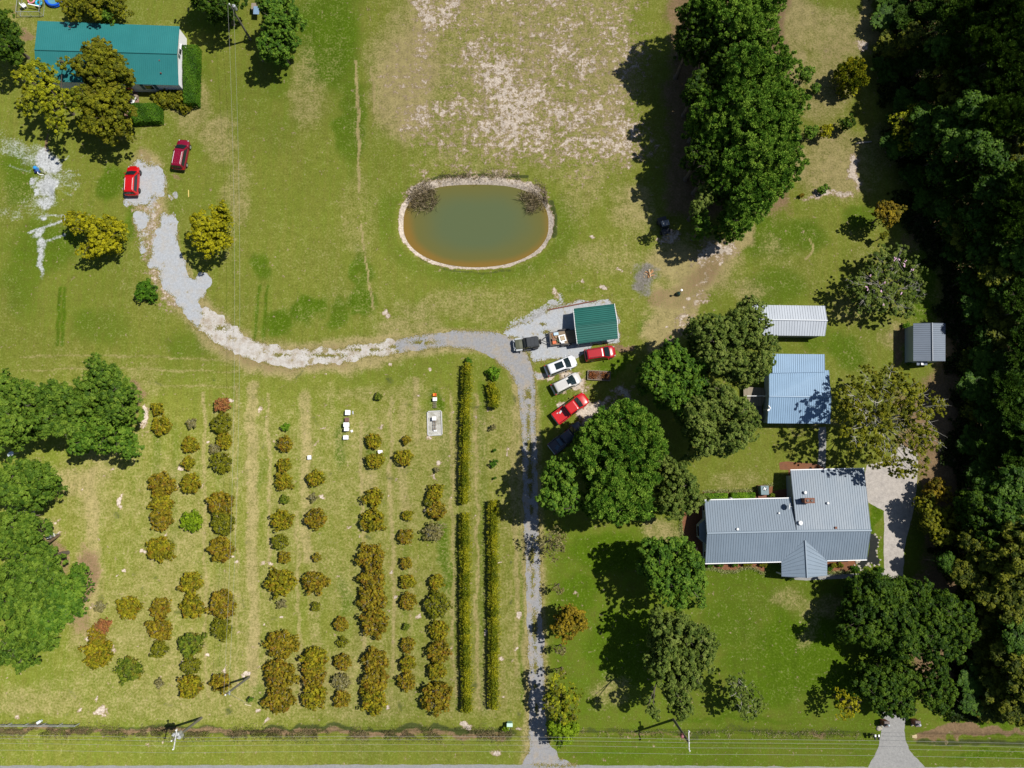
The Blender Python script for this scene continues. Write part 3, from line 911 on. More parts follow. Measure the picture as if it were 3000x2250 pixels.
def trunk_mesh(root, base, lobes, h, r0, mat, twigs=0, zfork=.3):
    mb = MB()
    base = Vector(base)
    cx = sum(l[0] for l in lobes) / len(lobes); cy_ = sum(l[1] for l in lobes) / len(lobes)
    fork = base + Vector(((cx - base.x) * .3, (cy_ - base.y) * .3, h * zfork))
    mid = base.lerp(fork, .5) + Vector((random.uniform(-.1, .1), random.uniform(-.1, .1), 0))
    mb.tube([base + Vector((0, 0, -.1)), base + Vector((0, 0, .25)), mid, fork], [r0 * 1.45, r0 * 1.1, r0 * .9, r0 * .75], 9)
    for l in lobes:
        e = Vector((l[0], l[1], l[2] + l[3] * .15))
        pts = limb_pts(fork, e)
        mb.tube(pts, [r0 * .55 * (1 - .8 * i / 5) for i in range(6)], 6)
        for _ in range(twigs):
            s_ = pts[random.randint(2, 5)]
            d = Vector((random.uniform(-1, 1), random.uniform(-1, 1), random.uniform(-.1, .8))).normalized()
            tip = Vector((l[0], l[1], l[2])) + d * l[3] * random.uniform(.8, 1.05)
            q = limb_pts(s_, tip, .1, 4)
            mb.tube(q, [r0 * .2, r0 * .16, r0 * .11, r0 * .07, r0 * .03], 5)
            for _k in range(2):
                s2 = q[random.randint(1, 3)]
                d2 = Vector((random.uniform(-1, 1), random.uniform(-1, 1), random.uniform(-.2, .6))) * l[3] * .4
                mb.tube(limb_pts(s2, s2 + d2, .1, 3), [r0 * .1, r0 * .07, r0 * .05, r0 * .02], 4)
    return mb.build('trunk', mat, root)


LEAF = {
    'dark': mat_leaf('dark_oak_leaves', (.012, .034, .003), (.032, .072, .004), (.075, .130, .008)),
    'green': mat_leaf('green_leaves', (.028, .075, .006), (.070, .150, .012), (.145, .235, .022)),
    'grey': mat_leaf('grey_green_leaves', (.040, .072, .010), (.095, .140, .020), (.175, .220, .044)),
    'pine': mat_leaf('pine_needles', (.030, .095, .008), (.115, .235, .022), (.24, .375, .045), .14),
    'pine_left': mat_leaf('left_pine_needles', (.028, .066, .006), (.080, .150, .013), (.155, .235, .024), .1),  # needle colours of the left edge evergreens
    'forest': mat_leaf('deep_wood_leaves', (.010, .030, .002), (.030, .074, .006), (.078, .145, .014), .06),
    'under': mat_leaf('undergrowth', (.008, .016, .003), (.018, .036, .005), (.045, .06, .010), .05),  # near black: the wood's shade is put into the leaf colour
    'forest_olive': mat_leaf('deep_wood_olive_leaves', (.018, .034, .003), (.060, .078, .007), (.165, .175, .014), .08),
    'yellow': mat_leaf('yellow_green_leaves', (.09, .10, .004), (.23, .225, .006), (.37, .345, .009)),
    'lime': mat_leaf('lime_leaves', (.05, .10, .004), (.13, .21, .006), (.22, .32, .012)),
    'olive': mat_leaf('olive_brown_leaves', (.045, .058, .005), (.115, .128, .007), (.22, .22, .010), third=(.15, .135, .010)),
    'mixed': mat_leaf('turning_leaves', (.065, .09, .005), (.18, .205, .008), (.34, .35, .012), third=(.16, .155, .012)),
    'rust': mat_leaf('rusty_leaves', (.055, .055, .005), (.165, .140, .008), (.32, .255, .015), third=(.23, .105, .014), tsc=1.5),
    'amber': mat_leaf('amber_leaves', (.050, .065, .005), (.17, .168, .008), (.34, .30, .013), third=(.25, .13, .012), tsc=1.5),
    'orange': mat_leaf('orange_leaves', (.07, .055, .006), (.19, .135, .010), (.34, .25, .016), third=(.10, .11, .010)),
    'red': mat_leaf('red_leaves', (.11, .04, .02), (.28, .10, .04), (.38, .19, .05), third=(.13, .14, .02)),
    'bushgreen': mat_leaf('bush_green_leaves', (.04, .075, .007), (.095, .145, .011), (.19, .23, .018), third=(.20, .14, .016)),
    'vine': mat_leaf('vine_leaves', (.045, .075, .004), (.17, .195, .008), (.36, .335, .014)),
    'hedge': mat_leaf('hedge_leaves', (.018, .055, .004), (.042, .115, .006), (.09, .19, .010)),
    'hedge_bright': mat_leaf('bright_hedge_leaves', (.045, .11, .006), (.10, .21, .010), (.18, .31, .018)),
    'greyleaf': mat_leaf('dry_grey_leaves', (.08, .075, .02), (.175, .16, .055), (.30, .27, .13), third=(.16, .14, .02), tsc=1.5),
    'ditch': mat_leaf('ditch_growth', (.05, .048, .02), (.13, .11, .05), (.24, .20, .10), .05, third=(.11, .15, .015), tsc=.7),
    'reed': mat_leaf('dead_reeds', (.09, .07, .04), (.21, .165, .095), (.36, .3, .2), .05),
}

ROOTS = {}


def tree(name, label, cat, lob, h, style, pal, group=None, trunk='bark', zc=None, dens=1.0, airy=False, leaf=None, base=None, twigs=None):
    """lob: [(px, py, r_px)] outlines of the crown's masses as surveyed; h: height in metres"""
    k = len(lob)
    L = []
    for i, (x, y, r) in enumerate(lob):
        rr = r * mpp(x, y, h * .65) * (1.06 if h > 7 else 1.0)
        fl = .8 if style != 'pine' else 1.05
        zt = h - rr * fl * .95 - (h * .12 * random.random() if k > 1 else 0)
        zt = max(zt, rr * .45)
        c = P(x, y, zt)
        L.append((c.x, c.y, zt, rr))
    tot = sum(l[3] ** 2 for l in L)
    L0 = L
    if style != 'pine':
        big_tree = max(l[3] for l in L) > 1.15
        L = []
        for l in L0:
            L.append((l[0], l[1], l[2], l[3] * .78))
            for _ in range(6 if big_tree else 4):
                a = random.uniform(0, 2 * PI); q = l[3] * random.uniform(.55, 1.0); s_ = l[3] * random.uniform(.26, .5)
                L.append((l[0] + q * math.cos(a), l[1] + q * math.sin(a), max(s_ * .8, l[2] + l[3] * random.uniform(-1.0, .45) * (.6 + .4 * q / l[3])), s_))
    bx = sum(l[0] * l[3] ** 2 for l in L0) / tot; by = sum(l[1] * l[3] ** 2 for l in L0) / tot
    if base is not None: q = P(*base); bx, by = q.x, q.y
    if style == 'pine' and h > 11.5:
        L = L + [(l[0] + random.uniform(-.4, .4), l[1] + random.uniform(-.4, .4), l[2] * .66, l[3] * 1.05) for l in L0] + [(l[0], l[1], l[2] * .38, l[3] * .95) for l in L0]
    elif not airy and h >= 7.5:
        L = L + [(l[0] + random.uniform(-.3, .3), l[1] + random.uniform(-.3, .3), l[2] * .6, l[3] * .92) for l in L0]
    root = empty(name, (bx, by, 0), label, cat, group)
    rmax = max(l[3] for l in L0)
    if twigs is None: twigs = 5 if airy else 1
    trunk_mesh(root, (bx, by, 0), L0, h, max(.05, min(.34, .026 * h)), M[trunk], twigs, .3 if h > 4 else .12)
    loc = (bx, by, 0)
    if style == 'pine':
        Cs, Ns, Ts = [], [], []
        for l in L:
            c, n, t = tufts([l], 105 * dens ** .5 * max(.5, (l[3] / 2.6)) ** 1.7, .155, 9500 * dens * (l[3] / 2.6) ** 2, .3, .35, .95, .95)
            Cs.append(c); Ns.append(n); Ts.append(t)
        C_, N_, T_ = np.concatenate(Cs), np.concatenate(Ns), np.concatenate(Ts)
        U = N_ + rdir(len(N_)) * .7 + np.array([0, 0, .3])
        NN = np.cross(U, rdir(len(U))) + np.array([0, 0, .5])
        F = fill(L0, .6, 2.0, 3.2)
        nF = len(F)
        C_ = np.concatenate([C_, F]); NN = np.concatenate([NN, rdir(nF) + np.array([0, 0, .6])]); U = np.concatenate([U, rdir(nF)])
        ln = np.concatenate([rng.uniform(.24, .44, len(T_)), rng.uniform(.4, .6, nF)]); wd = np.concatenate([rng.uniform(.07, .13, len(T_)), rng.uniform(.22, .34, nF)])
        T_ = np.concatenate([T_, np.clip(rng.normal(.42, .2, nF), 0, 1)])
        leaf_mesh('crown', C_, NN, U, ln, wd, T_, LEAF[pal], root, loc)
    else:
        ls = leaf or (.26 if rmax > 1.5 else .2)
        Cs, Ns, Ts = [], [], []
        for l in L:
            area = 4.0 * l[3] ** 2
            nl = area * 3.1 / (ls * ls * .28) * dens * (.42 if airy else 1.0)
            c, n, t = tufts([l], (44 if airy else 80) * max(.4, l[3] / 2.4) ** 1.6, .2 if not airy else .19, min(nl * (1.0 if airy else 1.3), 20000), .3, .5, .88)
            Cs.append(c); Ns.append(n); Ts.append(t)
        C_, N_, T_ = np.concatenate(Cs), np.concatenate(Ns), np.concatenate(Ts)
        m = C_[:, 2] > .12
        C_, N_, T_ = C_[m], N_[m], T_[m]
        N_ = N_ + rdir(len(N_)) * .6
        ls_ = ls * rng.uniform(.7, 1.35, len(C_))
        if not airy and dens > .6:
            F = fill([(a_[0], a_[1], a_[2], a_[3] * .85) for a_ in L0], ls * 2.0, 2.2 * dens)
            F = F[F[:, 2] > .15]
            C_ = np.concatenate([C_, F]); N_ = np.concatenate([N_, rdir(len(F)) + np.array([0, 0, .7])]); T_ = np.concatenate([T_, np.clip(rng.normal(.42, .2, len(F)), 0, 1)])
            ls_ = np.concatenate([ls_, ls * rng.uniform(1.3, 2.0, len(F))])
        leaf_mesh('crown', C_, N_, rdir(len(N_)), ls_, ls_ * .55 * rng.uniform(.8, 1.25, len(C_)), T_, LEAF[pal], root, loc)
    return root


# --- trees round the green-roofed house
gA = 'trees around the green roofed house'
tree('shade_tree', 'olive brown rounded tree overlapping the green roof', 'tree', [(285, 165, 48), (335, 205, 36), (248, 190, 42), (290, 225, 42), (262, 140, 26)], 9.5, 'oak', 'olive', gA)
tree('shade_tree', 'large loose yellow green tree in front of the green roofed house', 'tree', [(115, 215, 48), (70, 225, 30), (150, 265, 50), (165, 330, 46), (105, 300, 42), (90, 260, 34), (215, 290, 36), (190, 185, 26), (170, 375, 26)], 8.5, 'oak', 'mixed', gA, airy=True, dens=2.3, twigs=3)
tree('shade_tree', 'olive leaved tree right beside the loose yellow green one', 'tree', [(255, 285, 46), (300, 300, 42), (330, 265, 32), (280, 350, 42), (335, 345, 32), (300, 375, 26), (355, 300, 20), (350, 380, 14)], 8.0, 'oak', 'olive', gA, dens=1.1)
tree('shade_tree', 'dark broad tree behind the green roof beside the blue paddling pool', 'tree', [(225, -12, 46), (290, -20, 54), (335, 8, 34), (200, 22, 30), (270, 22, 30)], 6.5, 'oak', 'olive', gA, dens=.9)
tree('shade_tree', 'bright green small tree touching the back of the green roof', 'tree', [(285, 36, 28), (310, 46, 22)], 4.5, 'oak', 'green', gA)
tree('shade_tree', 'dark tree cut by the photo edge left of the green roofed house', 'tree', [(-10, 60, 42), (-5, 110, 40), (0, 140, 24)], 9, 'oak', 'dark', gA)
gB = 'trees around the transformer pole'
tree('yard_tree', 'dark tree at the top edge nearest the green roof gable', 'tree', [(600, -40, 40), (570, -30, 30)], 8, 'oak', 'dark', gB)
tree('yard_tree', 'dark tree at the top edge behind the transformer pole', 'tree', [(640, -25, 44), (610, 8, 30), (655, 15, 24)], 9, 'oak', 'dark', gB)
tree('yard_tree', 'green tree at the top edge right of the small blue roofed shed', 'tree', [(815, 10, 44), (850, 40, 30), (800, 60, 32), (780, 10, 30)], 9, 'oak', 'green', gB)
tree('yard_tree', 'bright edged green tree right of the transformer pole foot', 'tree', [(805, 110, 40), (835, 85, 28), (780, 130, 28), (815, 140, 26)], 8, 'oak', 'green', gB)

# --- two yellow lawn trees
gC = 'yellow green trees beside the gravel drive'
tree('lawn_tree', 'yellow green lobed tree on the lawn left of the gravel drive', 'tree', [(225, 645, 36), (262, 665, 34), (318, 655, 30), (345, 680, 28), (290, 705, 40), (255, 735, 28), (320, 715, 30), (212, 660, 24)], 5.5, 'oak', 'yellow', gC, leaf=.26, dens=.9)
tree('lawn_tree', 'yellow green compact tree on the right edge of the gravel drive', 'tree', [(580, 645, 32), (640, 625, 30), (625, 670, 40), (585, 690, 32), (645, 700, 32), (610, 725, 28), (655, 650, 26), (650, 605, 16)], 7.0, 'oak', 'yellow', gC, leaf=.26, dens=.9)
tree('round_bush', 'clipped round dark green bush alone on the lawn by the drive', 'bush', [(427, 845, 28), (415, 860, 20), (440, 862, 20)], 2.2, 'oak', 'hedge', leaf=.18)

# --- left edge group
gD = 'bushy evergreens along the left edge'
for lab, lob, h, pal in [
    ('tall topmost evergreen of the left edge group reaching furthest right', [(285, 1105, 46), (330, 1150, 44), (260, 1150, 50), (310, 1190, 44), (350, 1210, 30), (280, 1080, 30)], 11, 'pine_left'),
    ('broad green oak whose low branches point right below the topmost evergreen', [(300, 1240, 48), (340, 1270, 36), (240, 1250, 46), (270, 1290, 36), (225, 1300, 30), (360, 1315, 24)], 9, 'green'),
    ('spreading evergreen left of the topmost evergreen', [(150, 1160, 52), (200, 1190, 50), (130, 1230, 50), (190, 1250, 44), (100, 1180, 40)], 11, 'pine_left'),
    ('evergreen on the photo edge above the white dish', [(20, 1190, 56), (50, 1240, 44), (10, 1270, 44), (0, 1130, 40)], 11, 'pine_left'),
    ('rounded evergreen just above the lean to metal roof', [(40, 1400, 52), (90, 1395, 46), (120, 1430, 38), (60, 1450, 46), (10, 1440, 44)], 10, 'pine_left'),
    ('evergreen just below the lean to metal roof', [(30, 1540, 46), (70, 1560, 42), (20, 1590, 44)], 9, 'pine_left'),
    ('small evergreen in front of the tall post with the white box', [(105, 1640, 38), (130, 1655, 26), (75, 1620, 36)], 9, 'pine_left'),
    ('widest evergreen of the lower left edge', [(40, 1690, 62), (90, 1720, 56), (20, 1760, 60), (90, 1790, 50)], 12, 'pine_left'),
    ('grey green evergreen lobe beside the widest left edge evergreen', [(160, 1740, 42), (170, 1790, 44), (130, 1820, 42)], 9.5, 'green'),
    ('lowest evergreen of the left edge with ragged foot', [(50, 1850, 54), (100, 1880, 44), (20, 1910, 44), (60, 1940, 28)], 9.5, 'pine_left'),
    ('small oval evergreen set apart right of the left edge group', [(225, 1685, 30), (228, 1725, 34), (215, 1765, 30)], 5.5, 'green')]:
    tree('evergreen_tree', lab, 'tree', lob, h, 'oak', pal, gD, leaf=.26)

# --- pine strip right of the sandy field
gE = 'pines in the strip beside the sandy field'
ordn = ['first', 'second', 'third', 'fourth', 'fifth', 'sixth', 'seventh', 'eighth', 'ninth', 'tenth', 'eleventh', 'twelfth', 'thirteenth', 'fourteenth', 'fifteenth', 'sixteenth', 'seventeenth', 'eighteenth', 'nineteenth', 'twentieth',
        'twenty first', 'twenty second', 'twenty third', 'twenty fourth', 'twenty fifth', 'twenty sixth', 'twenty seventh', 'twenty eighth', 'twenty ninth', 'thirtieth']
strip = [(2040, 20, 46, 14, 'dark'), (2030, 110, 44, 12, 'dark'), (2050, 230, 46, 12, 'dark'), (2075, 310, 46, 13, 'pine'), (2060, 440, 44, 12, 'dark'), (2085, 480, 40, 12, 'dark'), (2090, -10, 66, 16, 'pine'), (2235, 0, 62, 15, 'pine'), (2160, 40, 60, 17, 'pine'), (2085, 95, 50, 14, 'dark'), (2235, 120, 62, 15, 'pine'), (2120, 165, 50, 13, 'dark'), (2195, 195, 66, 17, 'pine'), (2290, 195, 52, 15, 'pine'),
         (2260, 265, 64, 16, 'pine'), (2150, 285, 56, 15, 'pine'), (2325, 300, 44, 14, 'pine'), (2210, 345, 66, 17, 'pine'), (2290, 365, 58, 15, 'pine'), (2110, 390, 50, 14, 'pine'), (2250, 430, 62, 16, 'pine'), (2170, 450, 60, 15, 'pine'), (2320, 460, 44, 13, 'pine'), (2270, 510, 54, 14, 'pine'), (2130, 520, 46, 13, 'pine'), (2205, 560, 58, 15, 'pine'), (2175, 625, 46, 12, 'pine')]
strip.sort(key=lambda t: t[1])
for i, (x, y, r, h, pal) in enumerate(strip):
    lobs = [(x + r * .42 * math.cos(a), y + r * .42 * math.sin(a), r * random.uniform(.58, .72)) for a in [random.random() + 2 * PI * j / 3 for j in range(3)]]
    if pal == 'pine':
        tree('pine_tree', 'dark green pine in the strip beside the sandy field, %s from the top edge' % ordn[i], 'tree', lobs, h, 'pine', 'pine', gE, dens=.9)
    else:
        tree('shaded_oak', 'shaded broadleaf among the pines by the sandy field, %s tree from the top edge' % ordn[i], 'tree', lobs, h, 'oak', 'dark', gE)
tree('young_oak', 'light green young oak at the left foot of the pine strip', 'tree', [(2060, 580, 26), (2075, 560, 20), (2048, 600, 18)], 10, 'oak', 'grey')
tree('young_oak', 'light green young oak beside the parked utility cart', 'tree', [(2060, 640, 22), (2072, 665, 22), (2050, 672, 16)], 8, 'oak', 'green')
for lab, x, y, r, h, pal in [('dark green conical shrub right of the pine strip by the bare path', 2365, 215, 28, 4, 'green'), ('low green shrub below the conical shrub beside the pines', 2392, 258, 16, 2, 'green'), ('green shrub at the right foot of the pines above a fallen log', 2378, 385, 24, 3.2, 'green'),
                             ('bright yellow shrub between two green shrubs near the pines', 2422, 380, 22, 3, 'yellow'), ('dark green shrub right of the bright yellow shrub', 2484, 360, 24, 3, 'dark'), ('small round shrub in the raked leaf patch', 2413, 553, 15, 1.4, 'green'), ('tiny sapling on the lawn below the orange tree', 2590, 690, 12, 2.6, 'olive'), ('rust brown potted plant at the end of the raked leaves', 2350, 571, 6, .8, 'orange')]:
    tree('yard_shrub', lab, 'shrub', [(x - r * .35, y, r * .7), (x + r * .35, y - r * .25, r * .7), (x, y + r * .35, r * .65)], h, 'oak', pal, leaf=.2)
tree('shade_tree', 'yellow green sparse oak at the edge of the right hand wood', 'tree', [(2650, 370, 34), (2690, 330, 36), (2720, 380, 38), (2680, 410, 34), (2740, 330, 30), (2770, 300, 26), (2630, 345, 20), (2745, 420, 28)], 6.5, 'oak', 'mixed', airy=True, dens=1.5)
tree('cedar_tree', 'dense olive cedar at the edge of the right hand wood', 'tree', [(2500, 205, 34), (2480, 215, 30), (2510, 235, 28), (2490, 240, 26)], 5, 'pine', 'vine', dens=1.4)

# --- oaks and pines round the parking and between the buildings
gF = 'big trees between the drive and the barns'
tree('oak_tree', 'broad bright green oak behind the raised planter', 'tree', [(1930, 1060, 42), (1975, 1040, 46), (2020, 1075, 46), (1985, 1105, 54), (1925, 1110, 44), (2045, 1120, 46), (1970, 1155, 42), (2050, 1165, 34), (1910, 1080, 34), (2010, 1180, 34)], 11.5, 'oak', 'green', gF)
tree('oak_tree', 'airy grey green oak reaching over the silver barn roof end', 'tree', [(2200, 905, 42), (2165, 935, 40), (2120, 960, 42), (2060, 960, 40), (2090, 1005, 44), (2150, 1000, 46), (2205, 985, 40), (2250, 1010, 34), (2235, 1055, 36), (2200, 1090, 40), (2160, 1060, 42), (2110, 1050, 40), (2215, 940, 36)], 13.5, 'oak', 'grey', gF, dens=.9, airy=False)
tree('oak_tree', 'shaded grey green oak beside the wooden deck', 'tree', [(2130, 1170, 42), (2180, 1200, 40), (2205, 1235, 32), (2140, 1235, 44), (2090, 1200, 40), (2060, 1250, 40), (2110, 1290, 44), (2160, 1285, 38), (2070, 1310, 34), (2040, 1210, 44), (2180, 1260, 34), (2110, 1150, 36)], 13, 'oak', 'grey', gF, dens=.9)
tree('pine_tree', 'tall blue green pine standing over the dark pickup', 'tree', [(1790, 1240, 46), (1840, 1230, 50), (1885, 1265, 48), (1745, 1275, 40), (1800, 1290, 46), (1850, 1310, 50), (1910, 1310, 40), (1715, 1320, 36)], 15, 'pine', 'pine', gF)
tree('pine_tree', 'wide pine in the middle of the front yard tree clump', 'tree', [(1770, 1370, 50), (1830, 1370, 52), (1880, 1390, 48), (1790, 1430, 50), (1850, 1450, 52), (1760, 1480, 38), (1820, 1495, 36), (1885, 1485, 34)], 14, 'pine', 'pine', gF)
tree('oak_tree', 'green oak closest to the grey lane in the front yard clump', 'tree', [(1625, 1390, 38), (1660, 1375, 36), (1640, 1430, 42), (1675, 1450, 36), (1620, 1465, 34), (1650, 1490, 28)], 12, 'oak', 'green', gF, leaf=.3)
tree('oak_tree', 'grey green oak touching the left end of the long grey roof', 'tree', [(1985, 1385, 42), (2010, 1420, 40), (1975, 1440, 44), (2030, 1460, 36), (1960, 1480, 34), (2000, 1490, 30), (1950, 1350, 22)], 10, 'oak', 'grey', gF, dens=.9)
gG = 'oaks on the front lawn'
tree('oak_tree', 'dark green lawn oak below the left end of the long grey roof', 'tree', [(1935, 1620, 42), (1985, 1615, 44), (2025, 1650, 46), (1960, 1665, 46), (1915, 1660, 36), (2000, 1700, 46), (1950, 1715, 42), (2045, 1710, 34), (2000, 1760, 30), (2055, 1765, 16)], 11, 'oak', 'green', gG, dens=1.0)
tree('oak_tree', 'largest lawn oak standing above the right utility pole', 'tree', [(1950, 1830, 38), (2005, 1850, 40), (2065, 1870, 34), (2060, 1920, 40), (1960, 1900, 44), (2010, 1930, 46), (1930, 1960, 40), (1990, 1985, 44), (2030, 1990, 36), (1985, 2045, 36), (2010, 2080, 28), (1915, 2090, 18), (2080, 1900, 20)], 11, 'oak', 'grey', gG, dens=1.05)
tree('oak_tree', 'small greyish airy tree right of the largest lawn oak', 'tree', [(2150, 2010, 30), (2185, 2010, 34), (2170, 2050, 38), (2205, 2060, 34), (2195, 2085, 30)], 6.5, 'oak', 'grey', gG, airy=True, dens=2.2, trunk='bark_pale')
tree('shade_tree', 'orange brown round tree right of the lane', 'tree', [(1672, 1800, 32), (1650, 1825, 30), (1690, 1825, 32), (1665, 1850, 32), (1640, 1845, 22)], 6, 'oak', 'orange', leaf=.24)
tree('shade_tree', 'airy olive yellow tree beside the lane near the road', 'tree', [(1635, 2010, 30), (1660, 2040, 36), (1630, 2065, 34), (1675, 2080, 32), (1645, 2100, 30)], 7, 'oak', 'mixed', airy=True, dens=1.7)
tree('shade_tree', 'bright lime green bushy tree at the lane mouth under the wires', 'tree', [(1640, 2135, 30), (1665, 2145, 30), (1645, 2165, 28), (1680, 2130, 22), (1620, 2140, 20)], 5, 'oak', 'lime')
tree('bare_tree', 'nearly bare small tree overhanging the lane', 'tree', [(1600, 1590, 34), (1625, 1610, 34), (1615, 1570, 26), (1640, 1590, 24)], 6, 'oak', 'greyleaf', airy=True, dens=.25, twigs=8)
for lab, x, y in [('thin leafless sapling above the orange brown tree', 1637, 1711), ('thin leafless sapling just below the orange brown tree', 1643, 1889), ('thin leafless sapling above the olive yellow tree', 1645, 1955)]:
    tree('sapling', lab, 'sapling', [(x - 10, y + 12, 11), (x + 5, y + 14, 10), (x + 2, y + 24, 9)], 3.6, 'oak', 'greyleaf', 'saplings along the lane', dens=.25, airy=True, twigs=3, base=(x, y))

# --- right hand side
tree('crape_myrtle', 'see through grey green crape myrtle with a few pink blooms', 'tree', [(2575, 770, 46), (2625, 760, 44), (2660, 800, 44), (2545, 820, 46), (2600, 825, 50), (2650, 850, 46), (2560, 875, 46), (2610, 890, 46), (2650, 905, 36), (2525, 880, 34), (2500, 830, 30), (2690, 850, 30)], 6.0, 'oak', 'grey', airy=True, dens=2.2, trunk='bark_pale', leaf=.2, twigs=8)
tree('shade_tree', 'small orange tree on the lawn at the edge of the wood', 'tree', [(2600, 605, 26), (2625, 620, 26), (2600, 635, 26), (2580, 615, 20)], 6, 'oak', 'orange', leaf=.24)
tree('pecan_tree', 'huge half bare pecan between the blue barn and the house', 'tree', [(2500, 1160, 44), (2550, 1120, 46), (2600, 1110, 46), (2640, 1150, 48), (2570, 1180, 50), (2500, 1215, 42), (2620, 1220, 52), (2680, 1150, 42), (2560, 1260, 48), (2700, 1220, 44), (2500, 1280, 40), (2660, 1280, 48), (2590, 1330, 44), (2730, 1290, 40), (2690, 1340, 40), (2745, 1190, 34), (2640, 1360, 34)], 10.5, 'oak', 'olive', airy=True, dens=1.1, trunk='bark_pale', leaf=.28, twigs=6)
gH = 'trees beside the concrete drive'
tree('yard_tree', 'rusty orange small tree right of the concrete drive', 'tree', [(2750, 1430, 30), (2770, 1450, 24), (2735, 1455, 24)], 4, 'oak', 'orange', gH, leaf=.24)
tree('yard_tree', 'olive yellow tree right of the concrete drive below the rusty one', 'tree', [(2710, 1480, 28), (2740, 1510, 36), (2780, 1520, 40), (2730, 1545, 30), (2820, 1500, 34), (2770, 1570, 34)], 5.5, 'oak', 'olive', gH)
tree('yard_tree', 'green bushy tree right of the olive yellow tree', 'tree', [(2880, 1470, 40), (2870, 1520, 44), (2895, 1560, 34)], 10, 'oak', 'dark', gH)
gI = 'great dark oaks by the lower drive'
tree('live_oak', 'left half of the great dark oaks on the front lawn', 'tree', [(2530, 1740, 46), (2575, 1720, 48), (2620, 1740, 54), (2560, 1790, 52), (2610, 1810, 56), (2540, 1850, 48), (2590, 1870, 52), (2660, 1790, 50), (2510, 1800, 40), (2490, 1860, 30)], 7.6, 'oak', 'dark', gI, dens=1.05)
tree('live_oak', 'right half of the great dark oaks behind the brick gate pillars', 'tree', [(2690, 1740, 46), (2720, 1790, 54), (2770, 1770, 46), (2800, 1810, 48), (2740, 1850, 52), (2680, 1860, 52), (2800, 1870, 46), (2750, 1910, 46), (2830, 1840, 34), (2640, 1830, 50), (2650, 1900, 46)], 8.5, 'oak', 'dark', gI, dens=1.05)
tree('live_oak', 'round dark oak growing over the lower drive', 'tree', [(2560, 1990, 46), (2610, 1970, 48), (2660, 1990, 46), (2590, 2040, 46), (2640, 2050, 46), (2600, 2075, 34), (2660, 2075, 30), (2530, 2010, 34)], 6.2, 'oak', 'dark', gI, dens=1.05)
tree('live_oak', 'small dark oak right of the one over the lower drive', 'tree', [(2740, 1980, 42), (2770, 2020, 44), (2730, 2040, 40), (2760, 2070, 30)], 6, 'oak', 'dark', gI, dens=1.05)
tree('shade_tree', 'small yellow tree left of the brick gate pillars', 'tree', [(2470, 2050, 24), (2495, 2070, 26), (2475, 2085, 22), (2510, 2055, 18)], 5.5, 'oak', 'yellow', airy=True, dens=1.7)

# --- the wood on the right: a few kinds, then placed one by one
gJ = 'trees of the dark wood on the right'
proto = []


def nth(i):
    if i < 19: return ordn[i]
    tn = ['twenty', 'thirty', 'forty', 'fifty', 'sixty', 'seventy', 'eighty', 'ninety'][(i + 1) // 10 - 2]
    u = (i + 1) % 10
    return tn[:-1] + 'ieth' if u == 0 else tn + ' ' + ordn[u - 1]


fr = random.Random(9)


def forest_proto(style, pal, h, r):
    lobs = [(r * .48 * math.cos(a) + 1500, r * .48 * math.sin(a) + 1300, r * fr.uniform(.5, .66)) for a in [fr.random() + 2 * PI * j / 4 for j in range(4)]] + [(1500, 1300, r * .6)]
    # built beside the origin in metres, moved afterwards
    L = [((a - 1500) * .05, (b - 1300) * .05, h - c * .05 * .9 - h * .12 * fr.random(), c * .05) for a, b, c in lobs]
    root = empty('wood_pine' if style == 'pine' else 'wood_oak', (0, 0, 0), '-', 'tree', gJ)
    trunk_mesh(root, (0, 0, 0), L, h, .2, M['bark'], 1)
    if style == 'pine':
        C_, N_, T_ = tufts(L, 44, .22, 4200, .4, .3, 1.0, .9)
        U = N_ + rdir(len(N_)) * .7 + np.array([0, 0, .3])
        leaf_mesh('crown', C_, np.cross(U, rdir(len(U))), U, rng.uniform(.4, .65, len(C_)), rng.uniform(.08, .13, len(C_)), T_, LEAF[pal], root, (0, 0, 0))
    else:
        C_, N_, T_ = tufts(L, 24, .28, 2300, .3, .5, .85)
        F = fill(L, .7, 1.6, 2.6)
        nt_ = len(T_)
        C_ = np.concatenate([C_, F]); N_ = np.concatenate([N_, rdir(len(F))]); T_ = np.concatenate([T_, np.clip(rng.normal(.4, .2, len(F)), 0, 1)])
        leaf_mesh('crown', C_, N_ + rdir(len(N_)) * .7, rdir(len(N_)), np.where(np.arange(len(C_)) < nt_, 1, 1.7) * .4 * rng.uniform(.7, 1.3, len(C_)), .24 * rng.uniform(.7, 1.3, len(C_)), T_, LEAF[pal], root, (0, 0, 0))
    root['h'] = h; root['r'] = r
    return root


